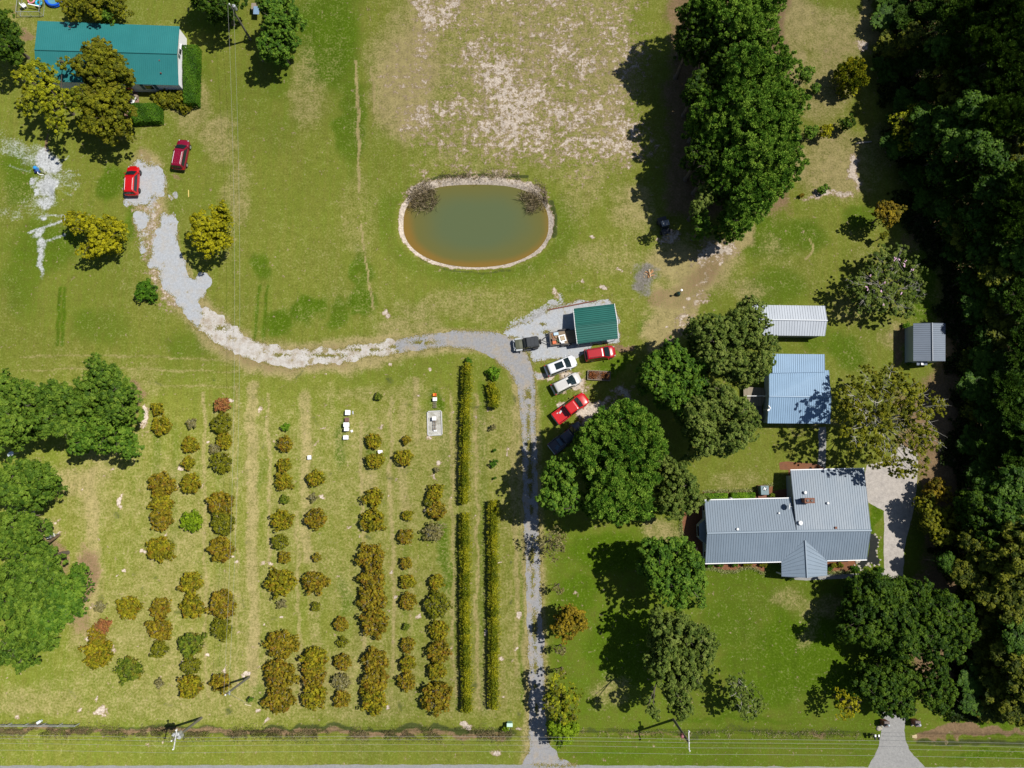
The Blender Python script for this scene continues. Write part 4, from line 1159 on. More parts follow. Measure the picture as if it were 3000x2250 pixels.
protos = {'P': [forest_proto('pine', 'forest', 17, 62), forest_proto('pine', 'forest', 15, 55)], 'D': [forest_proto('oak', 'forest', 13, 62), forest_proto('oak', 'forest', 11, 56)], 'Y': [forest_proto('oak', 'forest_olive', 12, 62), forest_proto('oak', 'forest_olive', 10, 54)]}
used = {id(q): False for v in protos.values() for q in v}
wood = [(2590, 210, 'P', .7), (2650, 190, 'P', .75), (2710, 175, 'P', .8), (2660, 60, 'P', .9), (2610, -20, 'P', 1.0), (2730, 20, 'P', 1.1), (2800, 80, 'P', 1.1), (2870, 20, 'P', 1.2), (2940, 60, 'P', 1.2), (2990, 0, 'P', 1.1), (2860, 130, 'P', 1.1), (2930, 170, 'P', 1.2), (2990, 120, 'P', 1.1),
        (2790, 180, 'P', .9), (2840, 240, 'D', 1.0), (2930, 260, 'P', 1.1), (2990, 260, 'P', 1.1), (2720, 270, 'D', .7), (2790, 310, 'Y', .9), (2850, 340, 'D', 1.1), (2800, 420, 'D', 1.0), (2910, 360, 'P', 1.1), (2980, 380, 'P', 1.1),
        (2870, 450, 'D', 1.1), (2950, 470, 'Y', 1.0), (2680, 520, 'D', .8), (2750, 500, 'D', .9), (2720, 590, 'D', .8), (2810, 540, 'P', 1.0), (2990, 560, 'P', 1.1), (2900, 560, 'D', 1.1), (2780, 640, 'D', .9), (2860, 650, 'D', 1.0), (2950, 650, 'P', 1.1), (2800, 730, 'D', .9), (2880, 735, 'D', 1.05), (2990, 740, 'D', 1.1), (2930, 800, 'Y', 1.0), (2830, 820, 'D', .6),
        (2870, 880, 'D', 1.0), (2990, 890, 'P', 1.1), (2850, 930, 'D', .55), (2930, 950, 'Y', 1.0), (2890, 985, 'D', .7), (2840, 1060, 'Y', .6), (2990, 1030, 'P', 1.1), (2900, 1060, 'D', 1.0), (2840, 1120, 'D', .6), (2870, 1140, 'D', 1.0), (2950, 1150, 'P', 1.1), (2850, 1200, 'Y', .6), (2910, 1230, 'D', 1.0), (2990, 1240, 'P', 1.1), (2850, 1290, 'D', .9), (2930, 1320, 'P', 1.1), (2990, 1360, 'P', 1.0),
        (2880, 1380, 'D', .9), (2960, 1430, 'D', 1.0), (2850, 1590, 'Y', .7), (2940, 1500, 'D', 1.0), (2990, 1560, 'Y', 1.0), (2770, 1650, 'D', .5), (2900, 1630, 'Y', .9), (2830, 1680, 'Y', .8), (2970, 1660, 'Y', 1.0), (2890, 1730, 'Y', .85), (2960, 1770, 'Y', .9), (2900, 1820, 'Y', .7), (2980, 1850, 'D', .9), (2880, 1900, 'Y', .8), (2950, 1920, 'Y', .9), (2990, 1980, 'Y', .9), (2860, 1990, 'D', .8), (2920, 2010, 'Y', .85), (2975, 2080, 'Y', .8), (2900, 2080, 'Y', .7), (2840, 2060, 'D', .6)]
SHD = [(0, 2600), (60, 2550), (110, 2505), (160, 2560), (230, 2600), (290, 2625), (330, 2560), (430, 2530), (480, 2590), (540, 2640), (650, 2650), (720, 2710), (830, 2725), (950, 2770), (1060, 2770), (1150, 2740), (1250, 2790), (1350, 2790), (1500, 2665), (1650, 2640), (1800, 2800), (2000, 2800), (2100, 2850)]
bnd = [(-60, 2600), (200, 2620), (300, 2640), (450, 2640), (560, 2700), (700, 2765), (820, 2850), (1000, 2900), (1120, 2890), (1300, 2880), (1450, 2900), (1600, 2860), (1750, 2880), (2000, 2870), (2100, 2890)]
yy_ = -50
while yy_ < 2090:
    xx_ = np.interp(yy_, [q[0] for q in bnd], [q[1] for q in bnd])
    while xx_ < 3080:
        jx, jy = xx_ + fr.uniform(-18, 18), yy_ + fr.uniform(-18, 18)
        if min(math.hypot(jx - q[0], jy - q[1]) for q in wood) > 48:
            wood.append((jx, jy, fr.choice('DDDPY') if yy_ < 1350 else fr.choice('DYYYD'), fr.uniform(.62, .92)))
        xx_ += 66
    yy_ += 60
cnt = {'P': 0, 'D': 0, 'Y': 0}
kind = {'P': 'near black pine', 'D': 'deep green broadleaf', 'Y': 'olive broadleaf'}
wood.sort(key=lambda t: t[1])
for (x, y, kd, sc) in wood:
    pr = protos[kd][fr.randint(0, 1)]
    if not used[id(pr)]: o = pr; used[id(pr)] = True
    else: o = copy_tree(pr)
    sb_ = np.interp(y, [q[0] for q in SHD], [q[1] for q in SHD])
    hh = min(pr['h'] * sc, max(2.6, (x - pr['r'] * sc * .6 - sb_) / (.72 * ((x - 1500) / 104 + 11.5))))
    c = P(x, y, hh * .72)
    o.location = (c.x, c.y, 0)
    o.rotation_euler = (0, 0, fr.uniform(0, 6.28))
    o.scale = (sc, sc, hh / pr['h'])
    o['label'] = '%s of the right hand wood, %s of its colour from the top' % (kind[kd], nth(cnt[kd]))
    cnt[kd] += 1
for v in protos.values():
    for q in v:
        for kk in ('h', 'r'):
            if kk in q: del q[kk]
for o in S.collection.objects:
    for kk in ('h', 'r'):
        if kk in o.keys(): del o[kk]

# rank undergrowth between the trunks, near-black leaves standing in for deep shade
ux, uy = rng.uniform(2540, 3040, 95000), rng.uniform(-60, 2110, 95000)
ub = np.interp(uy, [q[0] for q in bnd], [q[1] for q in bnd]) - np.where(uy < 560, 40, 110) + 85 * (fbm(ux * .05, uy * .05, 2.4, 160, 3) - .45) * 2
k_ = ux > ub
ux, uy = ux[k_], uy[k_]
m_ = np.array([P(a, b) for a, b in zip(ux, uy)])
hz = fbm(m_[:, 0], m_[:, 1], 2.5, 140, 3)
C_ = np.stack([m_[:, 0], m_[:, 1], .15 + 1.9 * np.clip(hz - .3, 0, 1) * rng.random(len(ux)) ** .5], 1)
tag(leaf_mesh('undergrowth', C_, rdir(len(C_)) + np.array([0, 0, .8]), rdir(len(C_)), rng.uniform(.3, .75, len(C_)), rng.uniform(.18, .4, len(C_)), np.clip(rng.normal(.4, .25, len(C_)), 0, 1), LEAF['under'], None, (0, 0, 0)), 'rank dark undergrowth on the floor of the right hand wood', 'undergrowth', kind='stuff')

# --- the orchard: rows of shrubs turning colour
A9, T71, T76, T06 = (0, 1100), (700, 1100), (700, 1650), (0, 1650)
rows = [
    [(T06, 810, 350, 50, 'greyleaf'), (T06, 830, 510, 72, 'red'), (T06, 780, 600, 80, 'rust'), (T06, 785, 730, 122, 'amber')],
    [(T06, 1040, 365, 100, 'amber'), (T06, 1050, 865, 105, 'bushgreen')],
    [(A9, 1275, 270, 58, 'amber'), (A9, 1305, 400, 80, 'amber'), (A9, 1300, 885, 108, 'rust'), (A9, 1305, 1040, 95, 'amber'), (A9, 1300, 1160, 98, 'rust'), (A9, 1295, 1410, 108, 'amber'), (T06, 1295, 360, 85, 'rust'), (T06, 1290, 540, 98, 'rust'), (T06, 1288, 705, 68, 'olive'), (T06, 1290, 975, 42, 'greyleaf')],
    [(A9, 1550, 390, 46, 'greyleaf'), (A9, 1535, 560, 68, 'amber'), (A9, 1525, 705, 55, 'amber'), (A9, 1540, 880, 82, 'amber'), (A9, 1550, 1185, 92, 'lime'), (T06, 1540, 165, 98, 'amber'), (T06, 1545, 355, 98, 'amber'), (T06, 1540, 655, 108, 'bushgreen'), (T06, 1540, 835, 82, 'olive'), (T06, 1540, 1005, 102, 'amber')],
    [(A9, 1795, 235, 66, 'red'), (A9, 1790, 390, 90, 'olive'), (A9, 1815, 525, 70, 'amber'), (A9, 1735, 590, 45, 'greyleaf'), (A9, 1790, 700, 90, 'olive'), (A9, 1785, 1040, 104, 'rust'), (A9, 1800, 1190, 98, 'olive'), (A9, 1790, 1410, 108, 'rust'), (T06, 1790, 345, 110, 'rust'), (T06, 1790, 530, 90, 'olive'), (T06, 1790, 970, 80, 'rust')],
    [(T71, 380, 415, 34, 'hedge_bright'), (T71, 370, 555, 68, 'rust'), (T71, 365, 725, 62, 'amber'), (T71, 360, 860, 74, 'amber'), (T71, 370, 1000, 44, 'bushgreen'), (T71, 350, 1175, 92, 'amber'), (T71, 335, 1350, 72, 'olive'), (T71, 365, 1475, 54, 'rust'), (T76, 340, 155, 120, 'amber'), (T76, 350, 330, 42, 'greyleaf'), (T76, 340, 665, 122, 'rust'), (T76, 330, 910, 130, 'rust'), (T76, 325, 1110, 118, 'rust')],
    [(T71, 620, 830, 70, 'amber'), (T71, 605, 990, 38, 'greyleaf'), (T71, 620, 1160, 90, 'rust'), (T71, 625, 1475, 40, 'rust'), (T76, 612, 150, 100, 'rust'), (T76, 620, 355, 42, 'olive'), (T76, 610, 780, 112, 'amber'), (T76, 605, 920, 100, 'rust'), (T76, 610, 1085, 108, 'amber')],
    [(T76, 825, 495, 64, 'rust'), (T76, 840, 640, 50, 'olive'), (T76, 835, 800, 72, 'rust'), (T76, 825, 960, 72, 'greyleaf'), (T76, 832, 1105, 74, 'rust')],
    [(T71, 1130, 170, 35, 'bushgreen'), (T71, 1090, 530, 65, 'amber'), (T71, 1100, 690, 75, 'amber'), (T71, 1095, 985, 78, 'amber'), (T71, 1085, 1170, 105, 'amber'), (T71, 1080, 1470, 115, 'rust'), (T76, 1080, 120, 108, 'rust'), (T76, 1085, 290, 115, 'rust'), (T76, 1090, 480, 115, 'rust'), (T76, 1105, 800, 112, 'rust'), (T76, 1098, 950, 108, 'rust'), (T76, 1090, 1110, 110, 'amber')],
    [(T71, 1355, 520, 42, 'rust'), (T71, 1340, 665, 75, 'amber'), (T71, 1365, 1135, 45, 'amber'), (T71, 1350, 1305, 62, 'rust'), (T71, 1355, 1520, 55, 'rust'), (T76, 1365, 155, 62, 'amber'), (T76, 1370, 310, 70, 'rust'), (T76, 1355, 515, 28, 'bushgreen'), (T76, 1365, 665, 65, 'rust'), (T76, 1370, 810, 70, 'amber'), (T76, 1358, 960, 78, 'rust')],
    [(T71, 1605, 765, 24, 'greyleaf'), (T71, 1590, 945, 70, 'amber'), (T71, 1540, 1030, 46, 'olive'), (T71, 1600, 1095, 78, 'rust'), (T71, 1580, 1270, 88, 'greyleaf'), (T76, 1600, 150, 65, 'amber'), (T76, 1612, 340, 108, 'olive'), (T76, 1620, 545, 84, 'amber'), (T76, 1620, 720, 95, 'rust'), (T76, 1605, 875, 82, 'amber'), (T76, 1612, 1080, 122, 'rust')]]
rown = ['first', 'second', 'third', 'fourth', 'fifth', 'sixth', 'seventh', 'eighth', 'ninth', 'tenth', 'eleventh']
colw = {'greyleaf': 'bare grey', 'red': 'reddish sparse', 'rust': 'rusty brown', 'amber': 'amber', 'bushgreen': 'green tinged', 'olive': 'dull olive', 'lime': 'bright lime green', 'hedge_bright': 'fresh green'}
for ri, row in enumerate(rows):
    for bi, (tl, dx, dy, r, pal) in enumerate(row):
        px, py = T(*tl, dx, dy)
        rp = r * .3617 * 1.04
        sz = 'small' if r < 58 else ('medium' if r < 95 else 'large')
        hm = .55 + rp * .05 * .85
        big_ = r > 60
        nl_ = 6 if big_ else 4
        a0 = random.random() * 6
        lob = [(px + rp * .52 * math.cos(a0 + 2 * PI * j / nl_), py + rp * .52 * math.sin(a0 + 2 * PI * j / nl_), rp * random.uniform(.4, .58)) for j in range(nl_)] + [(px, py, rp * .6)]
        sparse = pal in ('greyleaf', 'red')
        tree('orchard_bush', '%s %s bush, %s from top in the %s orchard row from the left' % (sz, colw[pal], ordn[bi], rown[ri]), 'bush', lob, hm, 'oak', pal, 'fruit bushes in the orchard rows',
             trunk='bark_pale' if pal in ('greyleaf', 'olive', 'rust') else 'bark', leaf=.17 if r > 50 else .14, dens=.55 if sparse else 1.0, twigs=6 if sparse else 3)
for lab, tl, dx, dy, r, h, pal in [('sparse thin plant topmost between the second vine row gap', T71, 2060, 420, 34, 1.2, 'greyleaf'), ('tiny dark seedling above the green sprout in the vine row gap', T71, 2072, 605, 14, .7, 'hedge'), ('spiky green sprout in the gap of the second vine row', T71, 2068, 712, 42, 1.1, 'hedge'), ('tiny dark seedling below the green sprout in the vine row gap', T71, 2075, 830, 13, .7, 'hedge'),
                                  ('small green sapling beside the guy wire of the inner pole', T06, 2032, 1105, 26, 1.4, 'green'), ('leafy lime shrub at the foot of the pale green roadside box', (1440, 2080), 0, 0, 0, 1.2, 'lime')]:
    px, py = T(*tl, dx, dy); rp = r * .3617
    if r == 0: px, py, rp = 1484, 2136, 12
    tree('garden_plant', lab, 'plant', [(px - rp * .4, py + rp * .3, rp * .6), (px + rp * .3, py - rp * .3, rp * .6), (px, py, rp * .6)], h, 'oak', pal, leaf=.14, dens=.6)


# --- vine rows on wires
def vine(label, pts, wid, h, pal='vine'):
    q = [P(x, y, 0) for x, y in pts]
    c0 = sum(q, Vector()) / len(q)
    root = empty('vine_row', (c0.x, c0.y, 0), label, 'vine row', 'trellised vine rows')
    Cs, Ns, Ts = [], [], []
    for a, b in zip(q, q[1:]):
        L = (b - a).length
        n = int(L * 900)
        t = rng.random(n)
        s_ = rng.normal(0, .33, n)
        wob = .95 + .75 * (fbm(t * L, 0 * t + a.x, 1.5, 210, 3) - .35) * 1.6
        ang = rng.uniform(0, 2 * PI, n)
        rr = rng.random(n) ** .5 * wob
        x = a.x + (b.x - a.x) * t + np.cos(ang) * rr * wid / 2
        y = a.y + (b.y - a.y) * t + rng.normal(0, .08, n)
        z = h - .55 + np.sin(ang) * rr * .62
        Cs.append(np.stack([x, y, z], 1))
        Ns.append(np.stack([np.cos(ang) * .8, rng.normal(0, .4, n), np.sin(ang) * .6 + .5], 1))
        tt = .5 + .22 * np.sin(t * L * .9 + 2) + .12 * np.sin(t * L * 2.7)
        Ts.append(np.clip(tt + rng.normal(0, .18, n), 0, 1))
        m = int(L * 40)                                    # shoots sticking out
        t = rng.random(m); side = np.where(rng.random(m) < .5, -1, 1); out = rng.uniform(.3, .95, m)
        for k in range(4):
            f = (k + 1) / 4
            Cs.append(np.stack([a.x + (b.x - a.x) * t + side * (wid * .3 + out * f * .75), a.y + (b.y - a.y) * t + f * .12, h - .45 + .25 * f - .35 * f * f + 0 * t], 1))
            Ns.append(np.stack([side * .2, 0 * t, 1 + 0 * t], 1) + rng.normal(0, .3, (m, 3))); Ts.append(np.clip(rng.normal(.55, .2, m), 0, 1))
    C_, N_, T_ = map(np.concatenate, (Cs, Ns, Ts))
    m = C_[:, 2] > .08
    C_, N_, T_ = C_[m], N_[m], T_[m]
    UV = N_ * .6 + rdir(len(N_)) * .8
    leaf_mesh('foliage', C_, np.cross(UV, rdir(len(N_))) + np.array([0, 0, .35]), UV, .27 * rng.uniform(.6, 1.5, len(C_)), .085 * rng.uniform(.6, 1.4, len(C_)), T_, LEAF[pal], root, (c0.x, c0.y, 0))
    stm = MB()
    tot = (q[-1] - q[0]).length
    for k in range(max(2, int(tot / 2.4))):
        f = (k + .5) / max(2, int(tot / 2.4))
        p_ = q[0].lerp(q[-1], f)
        stm.tube([(p_.x, p_.y, -.05), (p_.x + random.uniform(-.06, .06), p_.y + .05, h * .5), (p_.x, p_.y + .1, h - .5)], [.06, .05, .04], 6)
    stm.build('stems', M['bark'], root)
    for k in range(max(2, int(tot / 6) + 1)):
        f = k / max(1, int(tot / 6))
        p_ = q[0].lerp(q[-1], f)
        MB().cyl((p_.x, p_.y, -.1), .06, h + .05, 8).build('post', M['wood_grey'], root)
    wr = MB()
    wr.tube([(a.x, a.y, h - .35) for a in q], .012, 5)
    wr.build('wire', M['galv'], root)


vine('upper half of the left vine row', [(1371, 1068), (1368, 1200), (1364, 1330), (1363, 1474)], .72, 1.7)
vine('lower half of the left vine row', [(1364, 1502), (1366, 1650), (1367, 1850), (1371, 2078)], .78, 1.7)
vine('short top piece of the right vine row', [(1440, 1125), (1448, 1160), (1450, 1196)], 1.0, 1.6)
vine('long lower piece of the right vine row', [(1446, 1466), (1447, 1600), (1449, 1800), (1448, 2070)], .8, 1.7)
tree('garden_plant', 'bright green shrub at the top end of the right vine row', 'shrub', [(1440, 1090, 16), (1452, 1085, 14), (1448, 1105, 15)], 1.7, 'oak', 'hedge_bright', leaf=.16)
tree('garden_plant', 'small dark plant at the very top of the left vine row', 'plant', [(1372, 1056, 9), (1376, 1066, 8)], 1.3, 'oak', 'hedge', leaf=.14)


# --- clipped hedges
def hedge(label, poly, h, pal, name='hedge', round_=.25, leaf=.15):
    q = [P(x, y, 0) for x, y in poly]
    c0 = sum(q, Vector()) / len(q)
    root = empty(name, (c0.x, c0.y, 0), label, 'hedge')
    MB().poly([((a.x - c0.x) * .88 + c0.x, (a.y - c0.y) * .88 + c0.y) for a in q], 0, h - .18).build('branches', mat_plain('hedge_core', (.02, .03, .01), .95, 0, .1), root)
    xs = [a.x for a in q]; ys = [a.y for a in q]
    area = (max(xs) - min(xs)) * (max(ys) - min(ys))
    n = int(area * 210 + 400)
    x = rng.uniform(min(xs), max(xs), n); y = rng.uniform(min(ys), max(ys), n)
    ins = np.zeros(n, bool); de = np.full(n, 9.0)
    for i in range(len(q)):
        a, b = q[i], q[(i + 1) % len(q)]
        cr_ = ((a.y > y) != (b.y > y)) & (x < (b.x - a.x) * (y - a.y) / (b.y - a.y + 1e-9) + a.x)
        ins ^= cr_
        t = np.clip(((x - a.x) * (b.x - a.x) + (y - a.y) * (b.y - a.y)) / ((b - a).length_squared + 1e-9), 0, 1)
        de = np.minimum(de, np.hypot(x - a.x - t * (b.x - a.x), y - a.y - t * (b.y - a.y)))
    x, y, de = x[ins], y[ins], de[ins]
    lump = .10 * np.sin(x * 3.1) * np.sin(y * 2.7 + 1)
    z = h + lump - round_ * np.exp(-de / .22) + rng.normal(0, .04, len(x))
    Cs = [np.stack([x, y, z], 1)]; Ns = [np.stack([0 * x, 0 * x, 1 + 0 * x], 1)]
    for i in range(len(q)):
        a, b = q[i], q[(i + 1) % len(q)]
        L = (b - a).length; m = int(L * h * 150)
        t = rng.random(m); zz_ = rng.uniform(.05, h - .1, m)
        nn = Vector(((b - a).y, -(b - a).x, 0)).normalized()
        if nn.dot((a + b) / 2 - c0) < 0: nn = -nn
        off = rng.normal(0, .05, m) - round_ * .4 * (zz_ > h - .3)
        Cs.append(np.stack([a.x + (b.x - a.x) * t + nn.x * off, a.y + (b.y - a.y) * t + nn.y * off, zz_], 1))
        Ns.append(np.tile(np.array([[nn.x, nn.y, .3]]), (m, 1)))
    C_, N_ = np.concatenate(Cs), np.concatenate(Ns)
    T_ = np.clip(.5 + .22 * np.sin(C_[:, 0] * 2.3 + C_[:, 1] * 1.1) + rng.normal(0, .2, len(C_)), 0, 1)
    leaf_mesh('foliage', C_, N_ + rdir(len(N_)) * .55, rdir(len(N_)), leaf * rng.uniform(.7, 1.4, len(C_)), leaf * .6 * rng.uniform(.7, 1.4, len(C_)), T_, LEAF[pal], root, (c0.x, c0.y, 0))


hedge('tall clipped dark green hedge along the white gable wall', [(549, 150), (592, 150), (590, 225), (588, 318), (552, 318), (549, 230)], 1.9, 'hedge')
hedge('clipped box shaped hedge in front of the green roofed house', [(392, 322), (402, 314), (466, 314), (480, 326), (481, 366), (395, 370), (388, 350)], 1.5, 'hedge')
hedge('left clipped hedge strip behind the long grey roofed house', [(2060, 1446), (2127, 1445), (2127, 1468), (2060, 1468)], 1.0, 'hedge_bright')
hedge('right clipped hedge strip next to the fan unit', [(2138, 1444), (2207, 1443), (2207, 1466), (2138, 1466)], 1.0, 'hedge_bright')
for lab, lob, h in [('olive spreading juniper left of the tall hedge corner', [(470, 285, 24), (495, 275, 26), (480, 300, 24)], 1.7), ('olive spreading juniper below the tall hedge corner', [(515, 280, 24), (530, 300, 26), (548, 312, 18), (510, 300, 24)], 1.6)]:
    tree('juniper', lab, 'shrub', lob, h, 'oak', 'olive', 'junipers beside the tall hedge', leaf=.16, dens=1.2)
for i, (x, y, r, pal, lab) in enumerate([(2082, 1657, 9, 'hedge', 'round shrub at the left end of the front bed'), (2112, 1656, 9, 'hedge', 'round shrub second from the left end of the front bed'), (2152, 1655, 10, 'hedge', 'round shrub in the middle of the front bed'), (2192, 1653, 12, 'olive', 'olive shrub in the front bed'), (2238, 1655, 12, 'olive', 'olive shrub just left of the porch roof'),
                                         (2431, 1668, 9, 'hedge', 'shrub against the right side of the porch'), (2443, 1658, 10, 'olive', 'olive shrub in the right hand bed'), (2463, 1657, 10, 'olive', 'second olive shrub in the right hand bed'), (2508, 1668, 14, 'hedge', 'fuller green shrub beside the garden pond rocks'), (2580, 1672, 11, 'hedge', 'dark round shrub at the corner of the concrete drive'), (2320, 1697, 7, 'dark', 'small dark shrub at the end of the porch walk'), (2262, 1452, 9, 'bushgreen', 'yellow green shrub right of the fan unit'), (2658, 955, 12, 'hedge_bright', 'bright green shrub at the corner of the grey shed'), (2664, 1066, 6, 'hedge', 'small green shrub at the lower corner of the grey shed')]):
    tree('bed_shrub', lab, 'shrub', [(x - r * .4, y, r * .65), (x + r * .4, y, r * .65), (x, y - r * .3, r * .6)], .9, 'oak', pal, 'shrubs in the house beds', leaf=.13)


def border(name, pts, mat, n=40, r=.22, label=None):
    q = [P(x, y) for x, y in pts]
    Cs = []
    for a, b in zip(q, q[1:]):
        L = (b - a).length; m = int(L * 130)
        t = rng.random(m); ph = np.sin(t * L / .42 * 2 * PI)
        Cs.append(np.stack([a.x + (b.x - a.x) * t + rng.normal(0, .16, m), a.y + (b.y - a.y) * t + rng.normal(0, .16, m), .1 + .16 * rng.random(m) + .08 * ph], 1))
    C_ = np.concatenate(Cs)
    o = leaf_mesh(name, C_, rdir(len(C_)) + np.array([0, 0, .8]), rdir(len(C_)), .26 * rng.uniform(.6, 1.3, len(C_)), .05, np.clip(rng.normal(.5, .25, len(C_)), 0, 1), mat, None, (0, 0, 0))
    return tag(o, label, 'border plants', kind='stuff')


mvar = mat_leaf('variegated_blades', (.1, .14, .04), (.28, .3, .1), (.48, .47, .24), .1)
border('border_grass', [(2058, 1665), (2090, 1666), (2122, 1674), (2150, 1675), (2180, 1663), (2206, 1664), (2226, 1674), (2238, 1680)], mvar, label='variegated border grass edging the left front bed')
border('border_grass', [(2428, 1681), (2460, 1677), (2490, 1675)], mvar, label='variegated border grass edging the right front bed')
border('border_grass', [(1996, 1508), (1994, 1550), (2004, 1592), (2018, 1622), (2030, 1648)], mvar, label='variegated border grass round the shaded side bed')
border('border_grass', [(2060, 1441), (2130, 1439), (2205, 1438)], mvar, label='variegated border grass behind the clipped hedge strips')
border('border_grass', [(2236, 1424), (2262, 1420)], mvar, label='variegated border grass near the fan unit')


# --- grass creeping over the edges of the lanes and between the wheel tracks
Cs, Ts = [], []
e_ = np.array(EDGES)
for _ in range(16):
    q_ = e_ + rng.normal(0, .16, e_.shape)
    q_ = q_[fbm(q_[:, 0], q_[:, 1], 1.4, 55, 3) > .46]
    Cs.append(q_); Ts.append(np.clip(rng.normal(.6, .2, len(q_)), 0, 1))
for (x, y, hx, hy) in ISLES:
    c_ = P(x, y); m_ = mpp(x, y)
    n = int(hx * hy * PI * m_ * m_ * 330) + 20
    a = rng.uniform(0, 2 * PI, n); q = np.abs(rng.normal(0, .62, n))
    q_ = np.stack([c_.x + np.cos(a) * q * hx * m_, c_.y + np.sin(a) * q * hy * m_], 1)
    q_ = q_[fbm(q_[:, 0], q_[:, 1], .9, 56, 3) > .42]
    Cs.append(q_); Ts.append(np.clip(rng.normal(.45, .22, len(q_)), 0, 1))
q_ = np.concatenate(Cs)
q_ = np.concatenate([q_, rng.uniform(.02, .06, (len(q_), 1))], 1)
tag(leaf_mesh('lane_grass', q_, rdir(len(q_)) * .5 + np.array([0, 0, 1]), rdir(len(q_)), .2 * rng.uniform(.6, 1.4, len(q_)), .075, np.concatenate(Ts), mat_leaf('lane_turf', (.10, .12, .014), (.19, .175, .04), (.33, .27, .12), .05), None, (0, 0, 0)), 'short dry grass growing in and along the gravel lanes', 'grass', kind='stuff')

# --- dead reeds in the two upper pond corners, rank weeds in the ditch
def reeds(label, cx, cy, rx, ry, n):
    c0 = P(cx, cy, -.3)
    root = empty('reed_clump', c0, label, 'reeds', 'dead reeds in the pond corners')
    k = n
    a = rng.uniform(0, 2 * PI, k); q = rng.random(k) ** .6
    m_ = mpp(cx, cy)
    bx = c0.x + np.cos(a) * q * rx * m_; by = c0.y + np.sin(a) * q * ry * m_
    d = np.stack([rng.normal(0, .55, k), rng.normal(0, .55, k), rng.uniform(.4, 1.0, k)], 1)
    L = rng.uniform(.5, 1.3, k)
    C_ = np.stack([bx, by, -.35 + 0 * bx], 1) + d * L[:, None] * .5
    keep = fbm(bx, by, 1.1, 123, 2) > .40
    leaf_mesh('stalks', C_[keep], np.cross(d, rdir(k))[keep], d[keep], L[keep], .06, np.clip(rng.normal(.5, .28, k), 0, 1)[keep], LEAF['reed'], root, tuple(c0))


reeds('tangle of dead brown reeds in the upper left pond corner', 1240, 580, 46, 42, 1500)
reeds('tangle of dead brown reeds in the upper right pond corner', 1562, 580, 38, 48, 1500)


def weeds(name, label, pts, wd, dens, pal, ht=.35):
    q = [P(x, y) for x, y in pts]
    Cs = []
    for a, b in zip(q, q[1:]):
        L = (b - a).length; m = int(L * dens)
        t = rng.random(m)
        Cs.append(np.stack([a.x + (b.x - a.x) * t, a.y + (b.y - a.y) * t + rng.normal(0, wd, m), rng.uniform(-.1, ht, m)], 1))
    C_ = np.concatenate(Cs)
    keep = fbm(C_[:, 0], C_[:, 1], 1.6, 77, 3) > .47
    C_ = C_[keep]
    o = leaf_mesh(name, C_, rdir(len(C_)) + np.array([0, 0, .5]), rdir(len(C_)) + np.array([0, 0, .6]), .2 * rng.uniform(.5, 1.5, len(C_)), .06, np.clip(fbm(C_[:, 0], C_[:, 1], 2.0, 88, 2) * 1.4 - .2 + rng.normal(0, .12, len(C_)), 0, 1), LEAF[pal], None, (0, 0, 0))
    return tag(o, label, 'weeds', kind='stuff')


weeds('ditch_weeds', 'rank brown and green weeds along the roadside ditch', [(0, 2138), (300, 2142), (640, 2148), (1000, 2150), (1500, 2150)], .5, 330, 'ditch')
weeds('ditch_weeds', 'thin dead weeds in the ditch right of the lane', [(1690, 2146), (2000, 2150), (2540, 2150)], .35, 60, 'reed', .2)
weeds('bank_weeds', 'dark dry weeds on the upper pond bank', [(1198, 600), (1215, 560), (1250, 535), (1320, 519), (1450, 514), (1545, 522), (1595, 560), (1612, 620)], .5, 240, 'reed', .3)
fl = MB()
for _ in range(14):
    a = random.uniform(0, 6.28); q_ = random.random() ** .5
    c_ = P(2605 + 85 * q_ * math.cos(a), 830 + 90 * q_ * math.sin(a), 5.7)
    for _k in range(4): fl.box((c_.x + random.uniform(-.12, .12), c_.y + random.uniform(-.12, .12), c_.z + random.uniform(-.1, .1)), (.12, .12, .1), random.random())
cm = [o for o in S.collection.objects if o.name == 'crape_myrtle'][0]
fl.build('blossoms', mat_plain('pink_blossom', (.62, .38, .52), .7), cm)

# ---------------------------------------------------------------- buildings
MR = {
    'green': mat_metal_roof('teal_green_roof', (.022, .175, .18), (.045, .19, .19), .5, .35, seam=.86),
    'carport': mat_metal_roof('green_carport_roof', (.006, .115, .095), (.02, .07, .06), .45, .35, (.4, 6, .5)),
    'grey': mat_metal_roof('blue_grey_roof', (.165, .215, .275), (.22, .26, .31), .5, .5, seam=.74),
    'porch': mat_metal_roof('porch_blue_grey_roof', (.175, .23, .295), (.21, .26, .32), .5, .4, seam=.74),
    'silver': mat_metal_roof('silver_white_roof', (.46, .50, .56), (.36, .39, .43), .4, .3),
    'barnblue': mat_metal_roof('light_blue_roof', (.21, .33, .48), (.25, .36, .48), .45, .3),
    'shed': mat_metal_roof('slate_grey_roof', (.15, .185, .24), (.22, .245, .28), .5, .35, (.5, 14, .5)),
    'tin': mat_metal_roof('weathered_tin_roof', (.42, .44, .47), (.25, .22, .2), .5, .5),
    'trim': mat_plain('white_trim', (.75, .76, .78), .5, 0, .4, .06),
    'ridge': mat_plain('ridge_cap_paint', (.21, .27, .34), .45, 0, .4, .08),
}


def win(parent, c, sz, rz=0.0, fr='trim', shutters=None):
    f = MB().box(c, sz, rz).build('window', MR[fr], parent)
    Mz = Matrix.Rotation(rz, 3, 'Z')
    mb = MB()
    for s_ in (-1, 1):
        mb.box(Vector(c) + Mz @ Vector((0, s_ * (sz[1] / 2 + .006), 0)), (sz[0] * .84, .012, sz[2] * .86), rz)
    mb.build('pane', M['glass'], f, local=True) if False else None
    o = mb.build('pane', M['glass'], parent)
    o.parent = f
    return f


